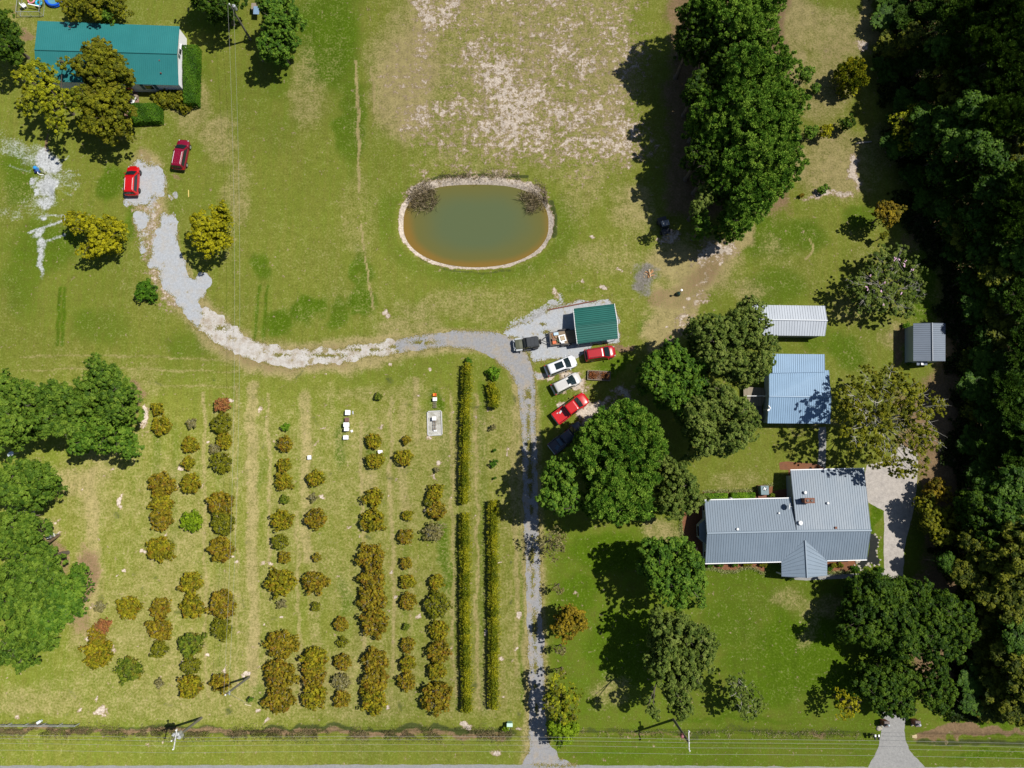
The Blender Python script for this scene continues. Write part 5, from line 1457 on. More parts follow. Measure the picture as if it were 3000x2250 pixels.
def gable(root, A1, A2, B1, B2, R1, R2, wall, roofm, ov=.35, sp=.34, ends=.3, cap='ridge', roofname='roof', asep=True):
    """A1-A2 one eave, B1-B2 the other, R1-R2 the ridge (metres)"""
    mb = MB()
    mb.roof(A1, A2, R2, R1, sp=sp)
    mb.roof(B1, B2, R2, R1, sp=sp)
    ro = mb.build(roofname, roofm, root)
    MB().tube([R1 + Vector((0, 0, .03)), R2 + Vector((0, 0, .03))], .11, 6).build('ridge_cap', MR[cap] if cap in MR else cap, ro) if cap else None
    for o in ro.children: pass
    d = (R2 - R1).normalized()
    rings = []
    for (a, b, r, s_) in ((A1, B1, R1, 1), (A2, B2, R2, -1)):
        a, b, r = a + d * ends * s_, b + d * ends * s_, r + d * ends * s_
        ta = ov / max(.5, (r - a).length); tb = ov / max(.5, (r - b).length)
        ai, bi = a.lerp(r, ta), b.lerp(r, tb)
        dn = Vector((0, 0, -.13))
        rings.append([Vector((ai.x, ai.y, 0)), ai + dn, r + dn, bi + dn, Vector((bi.x, bi.y, 0))])
    wb = MB(); wb.loft(rings)
    wb.build('wall', wall, root)
    return ro


def fix_child(o, parent):
    """parent a part that was built in world metres to another part of the same thing"""
    o.parent = parent


# --- green roofed house, top left
ez, rz = 2.7, 4.4
A1, A2 = P(110, 61, ez), P(526, 77, ez)
B1, B2 = P(106, 238, ez), P(523, 250, ez)
R1, R2 = P(101, 146, rz), P(519, 158, rz)
hs = empty('house', ((A1 + B2) / 2).to_2d().to_3d(), 'white walled house with long green metal roof half hidden by yellow trees', 'house')
gable(hs, A1, A2, B1, B2, R1, R2, M['siding'], MR['green'], .3, .3, .12, MR['green'])
# the recessed porch: a west facing facet beside the projecting right wing
q1, q2 = P(345, 156, 4.1), P(403, 242, 2.75)
q3 = P(352, 238, 2.62)
pr = MB()
pr.slab([P(346, 154, rz - .2), q2 + Vector((0, 0, .12)), q3 + Vector((0, 0, .1))], .08)
for k in range(1, 12):
    f = k / 12
    a = P(346, 154, rz - .2).lerp(q2 + Vector((0, 0, .12)), f); b = P(346, 154, rz - .2).lerp(q3 + Vector((0, 0, .1)), f)
    pr.tube([a + Vector((0, 0, .02)), b + Vector((0, 0, .02))], .035, 5)
pr.build('porch_roof', MR['green'], hs)
gw = (A2 + B2) / 2
ang = math.atan2((A2 - A1).y, (A2 - A1).x)
c_ = gw + (R2 - R1).normalized() * -.10
win(hs, (c_.x + .0, c_.y + 1.9, 1.55), (.9, .1, 1.1), ang + PI / 2)
win(hs, (c_.x + .0, c_.y - 2.6, 1.55), (.9, .1, 1.2), ang + PI / 2)
v_ = MB(); v_.box((R2.x - .08, R2.y + 1.0, 3.35), (.1, .7, .5), ang); v_.build('attic_vent', M['black'], hs)
s0 = P(438, 253, 1.6)
win(hs, (s0.x, B2.y + .36, 1.6), (1.5, .12, 1.15), ang)
for sx in (-1.0, 1.0):
    MB().box((s0.x + sx, B2.y + .34, 1.6), (.4, .12, 1.2), ang).build('shutter', mat_plain('shutter_teal', (.05, .12, .14), .6), hs)
for (x, y, z) in ((206, 82, 3.4), (308, 116, 3.9), (474, 217, 3.2), (470, 181, 3.7)):
    c_ = P(x, y, z); MB().cyl(c_, .09, .4, 8).build('vent_pipe', mat_plain('rust_pipe', (.18, .06, .05), .7), hs)

# furniture at its porch
def chair(name, label, px, py, rot, mat, s=1.0):
    c0 = P(px, py)
    r_ = empty(name, (c0.x, c0.y, 0.02), label, 'chair', None, rot)
    MB().box((0, 0, .42 * s), (.62 * s, .6 * s, .06)).build('seat', mat, r_, True)
    MB().box((-.3 * s, 0, .78 * s), (.07, .6 * s, .75 * s), 0).build('backrest', mat, r_, True)
    for sx in (-1, 1):
        for sy in (-1, 1):
            MB().box((sx * .26 * s, sy * .26 * s, .2 * s), (.05, .05, .4 * s)).build('leg', mat, r_, True)
    for sy in (-1, 1): MB().box((0, sy * .31 * s, .62 * s), (.6 * s, .07, .04)).build('armrest', mat, r_, True)
    return r_


chair('porch_chair', 'orange red chair in the porch corner of the green roofed house', 389, 266, 1.9, mat_plain('coral_paint', (.62, .12, .08), .5), 1.3)
c0 = P(397, 300)
bt = empty('bench_table', (c0.x, c0.y, .02), 'small white table on the brick patio in front of the porch', 'table', None, 1.35)
MB().box((0, 0, .7), (1.1, .6, .05)).build('tabletop', M['white_metal'], bt, True)
for sx in (-1, 1):
    for sy in (-1, 1): MB().box((sx * .48, sy * .24, .34), (.05, .05, .68)).build('leg', M['white_metal'], bt, True)
c0 = P(399, 284)
bn = empty('garden_bench', (c0.x, c0.y, .02), 'grey slatted bench between the orange chair and the white table', 'bench', None, 2.7)
MB().box((0, 0, .42), (1.0, .42, .05)).build('seat', M['wood_grey'], bn, True)
MB().box((0, .24, .7), (1.0, .06, .5)).build('backrest', M['wood_grey'], bn, True)
for sx in (-1, 1): MB().box((sx * .42, 0, .2), (.07, .4, .4)).build('leg', M['wood_grey'], bn, True)


# --- long grey roofed house, right
ez, rz = 2.55, 4.0
LN1, LN2 = P(2064, 1466, ez), P(2318, 1460, ez)
S1, S2 = P(2066, 1650, ez), P(2540, 1639, ez)
Ra, Rb, Rc = P(2071, 1562, rz), P(2334, 1556, rz), P(2552, 1554, rz)
EN1, EN2 = P(2316, 1378, 2.5), P(2532, 1373, 2.5)
hm = empty('house', ((LN1 + S2) / 2).to_2d().to_3d(), 'long house with grey metal roofs and brick chimney beside the concrete drive', 'house')
rf = MB()
rf.roof(LN1, LN2, Rb, Ra, sp=.335)
rf.roof(S1, S2, Rc, Ra, sp=.335)
rf.roof(EN1, EN2, Rc + Vector((0, 0, .02)), Rb + Vector((0, 0, .02)), sp=.335, th=.12)
roof_o = rf.build('roof', MR['grey'], hm)
o = MB().tube([Ra + Vector((0, 0, .02)), Rb + Vector((0, 0, .04)), Rc + Vector((0, 0, .04))], [.16] * 3, 6).build('ridge_cap', MR['ridge'], hm); fix_child(o, roof_o)
fa = MB()
for a, b in ((LN1, LN2), (S1, S2), (EN1, EN2)):
    d = (b - a).normalized(); n_ = Vector((d.y, -d.x, 0))
    if n_.dot(a - (Ra + Rc) / 2) < 0: n_ = -n_
    m_ = (a + b) / 2 + n_ * .07 + Vector((0, 0, -.07))
    fa.box(m_, ((b - a).length, .12, .12), math.atan2(d.y, d.x))
o = fa.build('gutter', MR['trim'], hm); fix_child(o, roof_o)
wl = MB()
up = Vector((0, 0, -.14))


def ring3(n_, r_, s_, dx):
    d = Vector((dx, 0, 0)); ni, si = n_.lerp(r_, .09) + d, s_.lerp(r_, .09) + d
    return [Vector((ni.x, ni.y, 0)), ni + up, r_ + d + up, si + up, Vector((si.x, si.y, 0))]


wl.loft([ring3(LN1, Ra, S1, .35), ring3(LN2, Rb, S1.lerp(S2, (Rb.x - S1.x) / (S2.x - S1.x)), 0)])
sm_ = S1.lerp(S2, (Rb.x - S1.x) / (S2.x - S1.x))
wl.loft([ring3(EN1, Rb, sm_, .3), ring3(EN2, Rc, S2, -.35)])
wl.build('wall', M['siding_blue'], hm)
# porch gable
px0, px1 = P(2289.7, 1689, 2.5), P(2423.5, 1686, 2.5)
bk0, bk1 = P(2289, 1632, 2.55), P(2423.5, 1628, 2.55)
rfr, rbk = P(2364.6, 1693, 3.55), P(2358.5, 1583, 3.62)
po = MB()
po.roof(px0, bk0, rbk, rfr, sp=.30)
po.roof(px1, bk1, rbk, rfr, sp=.30)
por = po.build('porch_roof', MR['porch'], hm)
o = MB().tube([rfr + Vector((0, 0, .02)), rbk + Vector((0, 0, .02))], .13, 6).build('ridge_cap', MR['ridge'], hm); fix_child(o, por)
for (x, y) in ((2294, 1686), (2338, 1689), (2388, 1688), (2419, 1683)):
    c_ = P(x, y, 2.4); MB().box((c_.x, c_.y + .15, 1.2), (.18, .18, 2.4)).build('porch_post', MR['trim'], hm)
# bay window on the west gable
bw = MB()
wx = S1.x + .35
yb = (LN1.y + S1.y) / 2
bw.poly([(wx, yb + 1.7), (wx - .85, yb + .85), (wx - .85, yb - .85), (wx, yb - 1.7)], .4, 2.3)
bay = bw.build('bay_window', M['siding_blue'], hm)
bg_ = MB()
bg_.slab([(wx + .02, yb + 1.85, 2.62), (wx - 1.0, yb + .95, 2.36), (wx - 1.0, yb - .95, 2.36), (wx + .02, yb - 1.85, 2.62)], .05)
o = bg_.build('bay_roof', MR['grey'], hm); fix_child(o, bay)
o = MB().box((wx - .862, yb, 1.45), (.02, 1.4, 1.2)).build('pane', M['glass'], hm); fix_child(o, bay)
win(hm, (wx + .0, yb + 3.2, 1.5), (.9, .09, 1.1), PI / 2)
win(hm, (wx + .0, yb - 3.2, 1.5), (.9, .09, 1.1), PI / 2)
for fx in (.12, .3):
    c_ = S1.lerp(S2, fx); win(hm, (c_.x, c_.y + .41, 1.45), (1.1, .09, 1.2))
# roof furniture
cc = P(2366, 1466, 3.9)
ch = MB(); ch.box((cc.x, cc.y, 3.75), (1.25, .62, 1.6)); ch.box((cc.x, cc.y, 4.58), (1.37, .74, .1))
cho = ch.build('chimney', M['brick'], hm); fix_child(cho, roof_o)
fl_ = MB()
for sx in (-.3, .3): fl_.cyl((cc.x + sx, cc.y, 4.6), .17, .14, 12)
o = fl_.build('flue', M['steel_dark'], hm); fix_child(o, cho)
for (x, y, z, r) in ((2357, 1443, 3.1, .16), (2343, 1532, 3.85, .22), (2423, 1474, 3.3, .13), (2280, 1503, 3.05, .1), (2159, 1550, 3.75, .13)):
    c_ = P(x, y, z); mb = MB(); mb.lathe(c_, [(r, -.15), (r, .25), (r * 1.5, .27), (r * 1.2, .38), (.02, .42)], 12)
    o = mb.build('roof_vent', M['white_metal'], hm); fix_child(o, roof_o)
c_ = P(2448, 1546, 3.95); o = MB().box(c_, (.3, .3, .36)).build('roof_vent', M['brick'], hm); fix_child(o, roof_o)
sd_ = MB(); c_ = P(2303, 1482, 2.95)
sd_.tube([c_ - Vector((0, 0, .2)), c_ + Vector((0, 0, .7))], .04, 6)
Q = Matrix.Rotation(R(62), 3, 'Y') @ Matrix.Rotation(.2, 3, 'X')
rings = []
for q, z in ((.46, .12), (.42, .08), (.2, .01), (.02, 0)):
    rings.append([c_ + Vector((.08, 0, .75)) + Q @ Vector((q * math.cos(2 * PI * k / 18), q * math.sin(2 * PI * k / 18), z)) for k in range(18)])
sd_.loft(rings)
sd_.tube([c_ + Vector((.05, 0, .5)), c_ + Vector((.5, -.1, .75))], .02, 5)
o = sd_.build('satellite_dish', M['white_metal'], hm); fix_child(o, roof_o)

# fan unit behind the house, standing meter, stones
c0 = P(2231, 1440)
ac = empty('air_conditioner', (c0.x, c0.y, 0), 'blue grey fan unit on a brick base behind the long grey roof', 'air conditioner')
MB().box((c0.x, c0.y - .1, .14), (1.22, 2.0, .28)).build('base', M['brick'], ac)
MB().box((c0.x, c0.y + .2, .85), (1.14, 1.3, 1.14)).build('housing', mat_plain('unit_paint', (.11, .18, .21), .5), ac, bevel=.04)
fg = MB(); fg.torus((c0.x, c0.y + .42, 1.44), .27, .03, 24, 8)
fo = fg.build('fan_grille', M['steel_dark'], ac)
fb = MB()
for k in range(4):
    a = k * PI / 2 + .4
    fb.box((c0.x + .13 * math.cos(a), c0.y + .42 + .13 * math.sin(a), 1.45), (.22, .1, .02), a)
fb.build('fan_blade', M['white_metal'], ac)
c0 = P(2135, 1463)
mt = empty('gas_tank', (c0.x, c0.y, 0), 'small silver gas bottle between the two clipped hedge strips', 'gas bottle')
mb = MB(); mb.lathe((c0.x, c0.y, 0), [(.28, 0), (.32, .08), (.32, 1.0), (.25, 1.18), (.08, 1.25), (.08, 1.33)], 16); mb.build('tank', M['galv'], mt, smooth=True)
mb = MB(); mb.torus((c0.x, c0.y, 1.32), .16, .03, 16, 6); mb.build('collar', M['white_metal'], mt)

# garden pond with stone rim
gp = [(2548, 1562), (2562, 1566), (2574, 1580), (2573, 1600), (2566, 1612), (2570, 1630), (2577, 1640), (2574, 1654), (2562, 1656), (2552, 1650), (2536, 1655), (2525, 1668), (2516, 1660), (2512, 1648), (2530, 1640), (2543, 1630), (2548, 1600)]
pq = [P(x, y) for x, y in gp]
g = NG('dark_garden_water')
g.fin(g.mix(g.noise(2, 3, .5, g.pos()), (.006, .008, .006), (.018, .02, .012)), .12, 0, .5)
tag(MB().poly([(a.x, a.y) for a in pq], -.02, .022).build('garden_pond', g.mat), kind='structure')
stones = []
for a, b in zip(pq[:12], pq[1:13]):
    n_ = max(1, int((b - a).length / .42))
    for k in range(n_):
        stones.append((a.lerp(b, k / n_) + Vector((random.uniform(-.08, .08), random.uniform(-.08, .08), 0)), random.uniform(.12, .2)))
for _ in range(26):
    x, y = random.uniform(2502, 2552), random.uniform(1641, 1672)
    if (x - 2530) * .25 + 1652 > y - 4 or x < 2520: stones.append((P(x, y), random.uniform(.12, .26)))


def rock(c, r, name, label, group, mat=None):
    mb = MB(); v = []; n = 9
    ph = random.uniform(0, 6)
    rings = []
    for z, q in ((-.1, .85), (.12, 1.0), (.4, .85), (.62, .45)):
        rings.append([Vector((c.x + r * q * (1 + .22 * math.sin(2.3 * k + ph) + random.uniform(-.1, .1)) * math.cos(2 * PI * k / n), c.y + r * q * .85 * (1 + .2 * math.cos(1.7 * k + ph)) * math.sin(2 * PI * k / n), z * r + .02)) for k in range(n)])
    mb.loft(rings)
    return tag(mb.build(name, mat or M['stone']), label, 'rock', group)


for c, r in stones: rock(c, r, 'edging_stone', 'pale fieldstone in the rim of the dark garden pond', 'stones round the dark garden pond')

# --- silver barn
ez, rz = 2.4, 3.3
A1, A2 = P(2199, 893, ez), P(2417, 896, ez)
B1, B2 = P(2206, 982, ez), P(2417, 984.5, ez)
R1, R2 = P(2203, 936, rz), P(2424, 939, rz)
b1 = empty('barn', ((A1 + B2) / 2).to_2d().to_3d(), 'narrow open sided barn with silver white ribbed roof', 'barn')
gable(b1, A1, A2, B1, B2, R1, R2, mat_plain('barn_wall', (.3, .3, .3), .7), MR['silver'], .25, .36, .25, MR['silver'])
# --- light blue barn with lean-to
ez, rz = 2.7, 3.7
A1, A2 = P(2253, 1090, ez), P(2428.6, 1084.6, ez)
B1, B2 = P(2248, 1240, 2.6), P(2433, 1241, 2.6)
R1, R2 = P(2253, 1161, rz), P(2435, 1163, rz)
b2 = empty('barn', ((A1 + B2) / 2).to_2d().to_3d(), 'wide barn with light blue ribbed roof and lower front section', 'barn')
gable(b2, A1, A2, B1, B2, R1, R2, M['siding_blue'], MR['barnblue'], .3, .3, .3, MR['barnblue'])
lt = MB(); lt.roof(P(2262.6, 1036.5, 2.3), P(2416, 1038, 2.3), P(2417, 1090, 2.92), P(2263, 1093, 2.92), sp=.3)
lt.build('lean_to_roof', MR['barnblue'], b2)
w_ = MB(); a = P(2264, 1040, 2.2); b = P(2414, 1085, 2.2)
w_.box(((a.x + b.x) / 2, (a.y + b.y) / 2 - .1, 1.08), (b.x - a.x - .4, a.y - b.y - .2, 2.16)); w_.build('lean_to_wall', M['siding_blue'], b2)
# --- wooden deck left of it
c0 = P(2213, 1180)
dk = empty('deck', (c0.x, c0.y, 0), 'raised wooden deck with one white rail beside the light blue barn', 'deck')
m_deck = mat_planks('deck_boards', (.2, .165, .12), (.3, .26, .2), .15, 0)
dm = MB()
for poly in ([(2178, 1133), (2236, 1136), (2246, 1160), (2232, 1189), (2180, 1189)], ):
    dm.poly([(P(x, y, .7).x, P(x, y, .7).y) for x, y in poly], .58, .7)
dm.build('deck_boards', m_deck, dk)
d2 = MB(); d2.poly([(P(x, y, .7).x, P(x, y, .7).y) for x, y in [(2206, 1189.5), (2232, 1189.5), (2238, 1232), (2221, 1232)]], .56, .68); d2.build('stair_landing', mat_planks('landing_boards', (.11, .095, .08), (.17, .15, .13), .15, 0), dk)
for (x, y) in ((2182, 1137), (2232, 1139), (2182, 1186), (2230, 1186), (2224, 1228), (2236, 1228)):
    c_ = P(x, y); MB().box((c_.x, c_.y, .28), (.12, .12, .56)).build('post', M['wood_grey'], dk)
a, b = P(2180, 1160, 1.6), P(2247, 1160, 1.6)
MB().tube([a, b], .05, 6).build('rail', MR['trim'], dk)
for f in (.05, .5, .95):
    c_ = a.lerp(b, f); MB().box((c_.x, c_.y, 1.12), (.07, .07, .9)).build('rail_post', MR['trim'], dk)
c0 = P(2236, 1201)
lp = empty('yard_lamp', (c0.x, c0.y, 0), 'slim white pole lamp leaning out over the deck landing', 'lamp')
tp = P(2223, 1210, 3.4)
MB().tube([(c0.x, c0.y, 0), (c0.x, c0.y, 3.2)], .05, 7).build('pole', M['white_metal'], lp)
mb = MB(); mb.tube([(c0.x, c0.y, 3.2), (c0.x - .35, c0.y - .25, 3.45)], .03, 6); mb.box((c0.x - .45, c0.y - .32, 3.45), (.36, .2, .1), .6); mb.box((c0.x - .25, c0.y + .1, 3.35), (.1, .5, .06), .6); mb.build('lamp_head', M['white_metal'], lp)

# --- slate shed by the wood
ez, rz = 2.6, 3.4
A1, A2 = P(2675.6, 947, ez), P(2675.6, 1058, ez)
B1, B2 = P(2769.7, 947, ez), P(2769.7, 1058, ez)
R1, R2 = P(2730, 946, rz), P(2731.5, 1058, rz)
sh = empty('shed', ((A1 + B2) / 2).to_2d().to_3d(), 'slate grey roofed shed at the edge of the dark wood', 'shed')
gable(sh, A1, A2, B1, B2, R1, R2, M['siding_blue'], MR['shed'], .2, .3, .2, MR['shed'])
c_ = (A1 + A2) / 2
win(sh, (A1.x + .165, c_.y - .35, 1.5), (.9, .1, 1.1), PI / 2)
c_ = P(2702, 1062, 2.2)
aw = MB(); aw.slab([P(2686, 1059, 2.4), P(2717, 1059, 2.4), P(2717, 1070, 2.2), P(2686, 1070, 2.2)], .06); aw.build('awning', MR['shed'], sh)
a_ = P(2700, 1058, 0); MB().box((a_.x, A2.y + .17, 1.05), (.95, .08, 2.0)).build('door', MR['trim'], sh)
c_ = P(2702, 1064, 2.45); MB().box((c_.x, c_.y, 2.4), (.32, .5, .12)).build('awning_light', MR['trim'], sh)

# --- lean-to tin roof by the left edge
c0 = P(76, 1507)
ls = empty('lean_to', (c0.x + .6, c0.y, 0), 'low tin roofed lean to among the left edge trees', 'shed')
mb = MB(); mb.roof(P(50, 1516.5, 2.0), P(90, 1514, 2.0), P(93, 1496, 2.35), P(55, 1496, 2.35), sp=.28); mb.build('roof', MR['tin'], ls)
mb = MB(); mb.roof(P(91, 1514, 1.9), P(102.5, 1512, 1.9), P(102, 1496, 2.2), P(94, 1496, 2.2), sp=.28); mb.build('lower_roof', MR['tin'], ls)
for (x, y) in ((52, 1514), (88, 1512), (100, 1510), (56, 1498), (92, 1498)):
    c_ = P(x, y, 1.9); MB().box((c_.x, c_.y, .95), (.1, .1, 1.9)).build('post', M['wood_grey'], ls)
# --- small blue roofed well house
c0 = P(751, 31)
wh = empty('well_house', (c0.x, c0.y, 0), 'tiny shed with pale blue roof beside the transformer pole', 'shed')
MB().box((c0.x, c0.y, .55), (.8, 1.05, 1.1)).build('wall', M['wood_grey'], wh)
mb = MB(); mb.roof(P(741.5, 41, 1.15), P(758.5, 42, 1.15), P(760, 19, 1.45), P(743, 18, 1.45), sp=.22, rw=.03, rh=.025); mb.build('roof', MR['barnblue'], wh)

# --- green carport
ez, rz = 2.15, 2.75
TL, TR = P(1679.4, 904.2, ez), P(1799.8, 889.9, ez)
BL, BR = P(1690.8, 1007.5, ez), P(1811.2, 992, ez)
RL, RR = P(1684, 954.6, rz), P(1808, 940, rz)
cp = empty('carport', ((TL + BR) / 2).to_2d().to_3d(), 'open carport with green ribbed roof over the end of the trailer', 'carport')
mb = MB(); mb.roof(TL, TR, RR, RL, sp=.3, along=True, rw=.11, rh=.06); mb.roof(BL, BR, RR, RL, sp=.3, along=True, rw=.11, rh=.06); mb.build('roof', MR['carport'], cp)
for a, r_, b in ((TL, RL, BL), (TR, RR, BR)):
    MB().tube([a, r_, b], .06, 6).build('end_trim', MR['trim'], cp)
for s_, (a, b) in enumerate(((TL, TR), (BL, BR))):
    for f in (.03, .35, .66, .97):
        c_ = a.lerp(b, f); c_ = c_.lerp((RL + RR) / 2, .05)
        MB().box((c_.x, c_.y, ez / 2), (.07, .07, ez)).build('post', M['galv'], cp)
mb = MB()
for a, b in ((TL, TR), (BL, BR)):
    i_ = (RL + RR) / 2
    mb.tube([Vector((*a.lerp(i_, .03).to_2d(), .06)), Vector((*b.lerp(i_, .03).to_2d(), .06))], .05, 5)
mb.build('base_rail', M['galv'], cp)


# ---------------------------------------------------------------- vehicles
def wheel(parent, x, y, r=.36, wd=.24, rim=M['rim']):
    s_ = 1 if y > 0 else -1
    def disc(prof):
        return [[Vector((x + q * math.cos(2 * PI * k / 18), y + t, r + q * math.sin(2 * PI * k / 18))) for k in range(18)] for q, t in prof]
    w_ = MB(); w_.loft(disc([(r * .6, -wd / 2), (r * .94, -wd / 2), (r, -wd * .3), (r, wd * .3), (r * .94, wd / 2), (r * .6, wd / 2)]))
    o = w_.build('wheel', M['rubber'], parent, True)
    m_ = MB(); m_.loft(disc([(r * .58, s_ * wd * .1), (r * .62, s_ * wd * .52), (r * .25, s_ * wd * .50), (r * .1, s_ * wd * .54)]))
    m_.build('rim', rim, o, True)


def car(name, label, cat, px, py, head, L, W, Ht, paint, kind='suv', sun=None, rails=False, group='parked cars', glass=None, rim=None, roofmat=None):
    c0 = P(px, py, 1.1)
    r_ = empty(name, (c0.x, c0.y, .015), label, cat, group, R(head))
    w = W / 2
    belt = Ht * .58
    pick = kind == 'pickup'
    hood_l = L * (.215 if not pick else .215)
    xf0 = L / 2 - hood_l                        # windscreen foot
    xr0 = -L / 2 + (.10 if not pick else L * .36)
    st = [(-L / 2, .74, belt * .88), (-L / 2 + .07, .86, belt * .97), (-L / 2 + .30, .95, belt), (-L / 2 + .8, .985, belt), (0, 1.0, belt), (xf0 - .3, 1.0, belt + .01), (xf0 + .1, .985, belt + .01), (xf0 + hood_l * .55, .96, belt - .05), (L / 2 - .30, .90, belt - .13), (L / 2 - .12, .80, belt - .21), (L / 2 - .01, .60, belt - .32)]
    if pick:
        bz = .62
        st = [(-L / 2, .90, bz), (-L / 2 + .05, .96, bz), (xr0 - .06, .98, bz), (xr0 - .05, .98, belt), (0, 1.0, belt), (xf0 - .3, 1.0, belt + .01), (xf0 + .1, .985, belt + .01), (xf0 + hood_l * .55, .97, belt - .03), (L / 2 - .26, .92, belt - .10), (L / 2 - .10, .82, belt - .20), (L / 2 - .01, .66, belt - .34)]
    rings = []
    for x, k, zt in st:
        a = w * k
        hf = [(.88, .30), (.985, .40), (1.0, .55), (.985, zt - .16), (.93, zt - .05), (.80, zt - .005), (.4, zt + .011)]
        ring = [Vector((x, a * q, max(.28, z))) for q, z in hf] + [Vector((x, 0, zt + .022))] + [Vector((x, -a * q, max(.28, z))) for q, z in reversed(hf)]
        rings.append(ring)
    b = MB(); b.loft(rings)
    body = b.build('body', paint, r_, True, smooth=True)
    # greenhouse
    if pick: xr1, xf1, xr0g = xr0 + .12, xf0 - .84, xr0
    else: xr1, xf1, xr0g = -L / 2 + (.30 if kind != 'wagon' else .50), xf0 - .98, -L / 2 + .12
    wb_, wt_ = w * .93, w * .76
    def rr(x0, x1, hw, z, rad):
        out = []
        for sx, sy, a0 in ((1, 1, 0), (0, 1, PI / 2), (0, 0, PI), (1, 0, 1.5 * PI)):
            for k in range(4):
                a = a0 + PI / 2 * k / 3
                out.append(Vector(((x1 - rad if sx else x0 + rad) + rad * math.cos(a), (hw - rad if sy else -hw + rad) + rad * math.sin(a), z)))
        return out
    cb = MB()
    cb.loft([rr(xr0g, xf0, wb_, belt - .04, .12), rr((xr0g * .25 + xr1 * .75), xf0 * .12 + xf1 * .88, wb_ * .15 + wt_ * .85, Ht - .10, .16), rr(xr1 + .02, xf1 - .02, wt_ * .97, Ht - .03, .18), rr(xr1 + .14, xf1 - .16, wt_ * .86, Ht, .16)])
    cb.build('cabin', roofmat or paint, r_, True, smooth=False, bevel=.03)
    gl = glass or M['glass']
    def panel(nm, pts, off, parent=r_):
        mb = MB(); v = [Vector(p) + Vector(off) for p in pts]
        mb.slab(v, .02) if abs((v[1] - v[0]).cross(v[-1] - v[0]).normalized().z) > .05 else mb.add(v, [tuple(range(len(v)))])
        return mb.build(nm, gl, parent, True)
    zt_, zb_ = Ht - .11, belt + .03
    xft = xf0 * .12 + xf1 * .88
    fw = wb_ * .15 + wt_ * .85
    panel('windshield', [(xf0 - .04, wb_ * .86, zb_), (xf0 + .04, 0, zb_), (xf0 - .04, -wb_ * .86, zb_), (xft + .03, -fw * .9, zt_), (xft + .08, 0, zt_ + .01), (xft + .03, fw * .9, zt_)], (.05, 0, .045))
    xrt = xr0g * .25 + xr1 * .75
    panel('rear_window', [(xr0g + .04, wb_ * .82, zb_ + .05), (xr0g + .04, -wb_ * .82, zb_ + .05), (xrt, -fw * .86, zt_), (xrt, fw * .86, zt_)], (-.045, 0, .03))
    for s_ in (1, -1):
        panel('side_window', [(xr0g + .32, s_ * wb_, zb_), (xf0 - .35, s_ * wb_, zb_), (xft - .22, s_ * fw, zt_), (xrt + .25, s_ * fw, zt_)], (0, s_ * .03, .005))
        wheel(r_, L * .305, s_ * (w - .09), .37 if kind != 'sedan' else .34, .25, rim or M['rim'])
        wheel(r_, -L * .29, s_ * (w - .09), .37 if kind != 'sedan' else .34, .25, rim or M['rim'])
        mb = MB(); mb.rbox((xf0 - .28, s_ * (w + .12), belt + .08), (.14, .24, .16), .04); mb.build('mirror', paint if kind != 'x' else M['black'], r_, True)
        mb = MB(); mb.rbox((L / 2 - .27, s_ * w * .70, belt - .205), (.38, .2, .13), .05); mb.build('headlight', M['lamp'], r_, True)
        mb = MB(); mb.box((-L / 2 + .10, s_ * w * .86, belt - .12), (.16, .16, .3)); mb.build('taillight', M['red_lens'], r_, True)
        if rails:
            mb = MB(); mb.tube([(xr1 + .25, s_ * wt_ * .80, Ht + .005), (xr1 + .35, s_ * wt_ * .80, Ht + .07), (xf1 - .45, s_ * wt_ * .80, Ht + .07), (xf1 - .35, s_ * wt_ * .80, Ht + .005)], .028, 6); mb.build('roof_rail', M['white_metal'] if rails != 'dark' else M['black'], r_, True)
    if rails == 'bars':
        pass
    if sun:
        mb = MB(); mb.box((sun[0], 0, Ht + .004), (sun[1], sun[2], .02)); mb.build('sunroof', M['glass'], r_, True)
    mb = MB(); mb.rbox((-L / 2 + .05, 0, .50), (.22, W * .88, .24), .08); mb.build('bumper', M['black'] if kind == 'suv' else M['galv'] if pick else paint, r_, True)
    if pick:
        bl = xr0 - .05 + L / 2
        bm_ = MB()
        for s_ in (1, -1): bm_.rbox((-L / 2 + bl / 2, s_ * (w - .08), .86), (bl, .15, .52), .04)
        bm_.box((xr0 - .08, 0, .84), (.07, W - .3, .46))
        bm_.rbox((-L / 2 + .06, 0, .86), (.10, W - .20, .5), .03)
        bm_.build('bed_walls', paint, r_, True)
        fl2 = MB(); fl2.box((-L / 2 + bl / 2, 0, .655), (bl - .15, W - .34, .04))
        for k in range(7): fl2.box((-L / 2 + bl / 2, -W * .35 + k * W * .117, .68), (bl - .2, .04, .015))
        fl2.build('bed_floor', paint, r_, True)
    if kind == 'suv':
        mb = MB()
        for k in (-.45, -.15, .15, .45): mb.box(((xr1 + xf1) / 2 - .1, k * wt_, Ht + .004), ((xf1 - xr1) * .72, .03, .012))
        mb.build('roof_ribs', paint, r_, True)
    return r_


red = mat_paint('bright_red_paint', (.46, .004, .006), .08, .28)
red2 = mat_paint('crimson_paint', (.36, .004, .011), .1, .28)
maroon = mat_paint('maroon_paint', (.19, .003, .022), .1, .25)
white = mat_paint('white_paint', (.66, .68, .72), .04, .3)
pearl = mat_paint('pearl_silver_paint', (.50, .49, .48), .05, .3)
navy = mat_paint('dark_blue_paint', (.012, .02, .045), .1, .2)
car('parked_car', 'bright red off roader on the gravel pad in front of the green roofed house', 'car', 385, 527, 91, 4.75, 1.86, 1.78, red, 'suv', rails=True, rim=M['steel_dark'])
car('parked_car', 'maroon crossover parked on the grass beside the green roofed house', 'car', 528, 450, 83, 4.85, 1.92, 1.74, maroon, 'suv', rails=True)
car('parked_car', 'red station wagon car parked below the green carport', 'car', 1759, 1034, 9, 4.55, 1.88, 1.72, red2, 'suv', rails='dark')
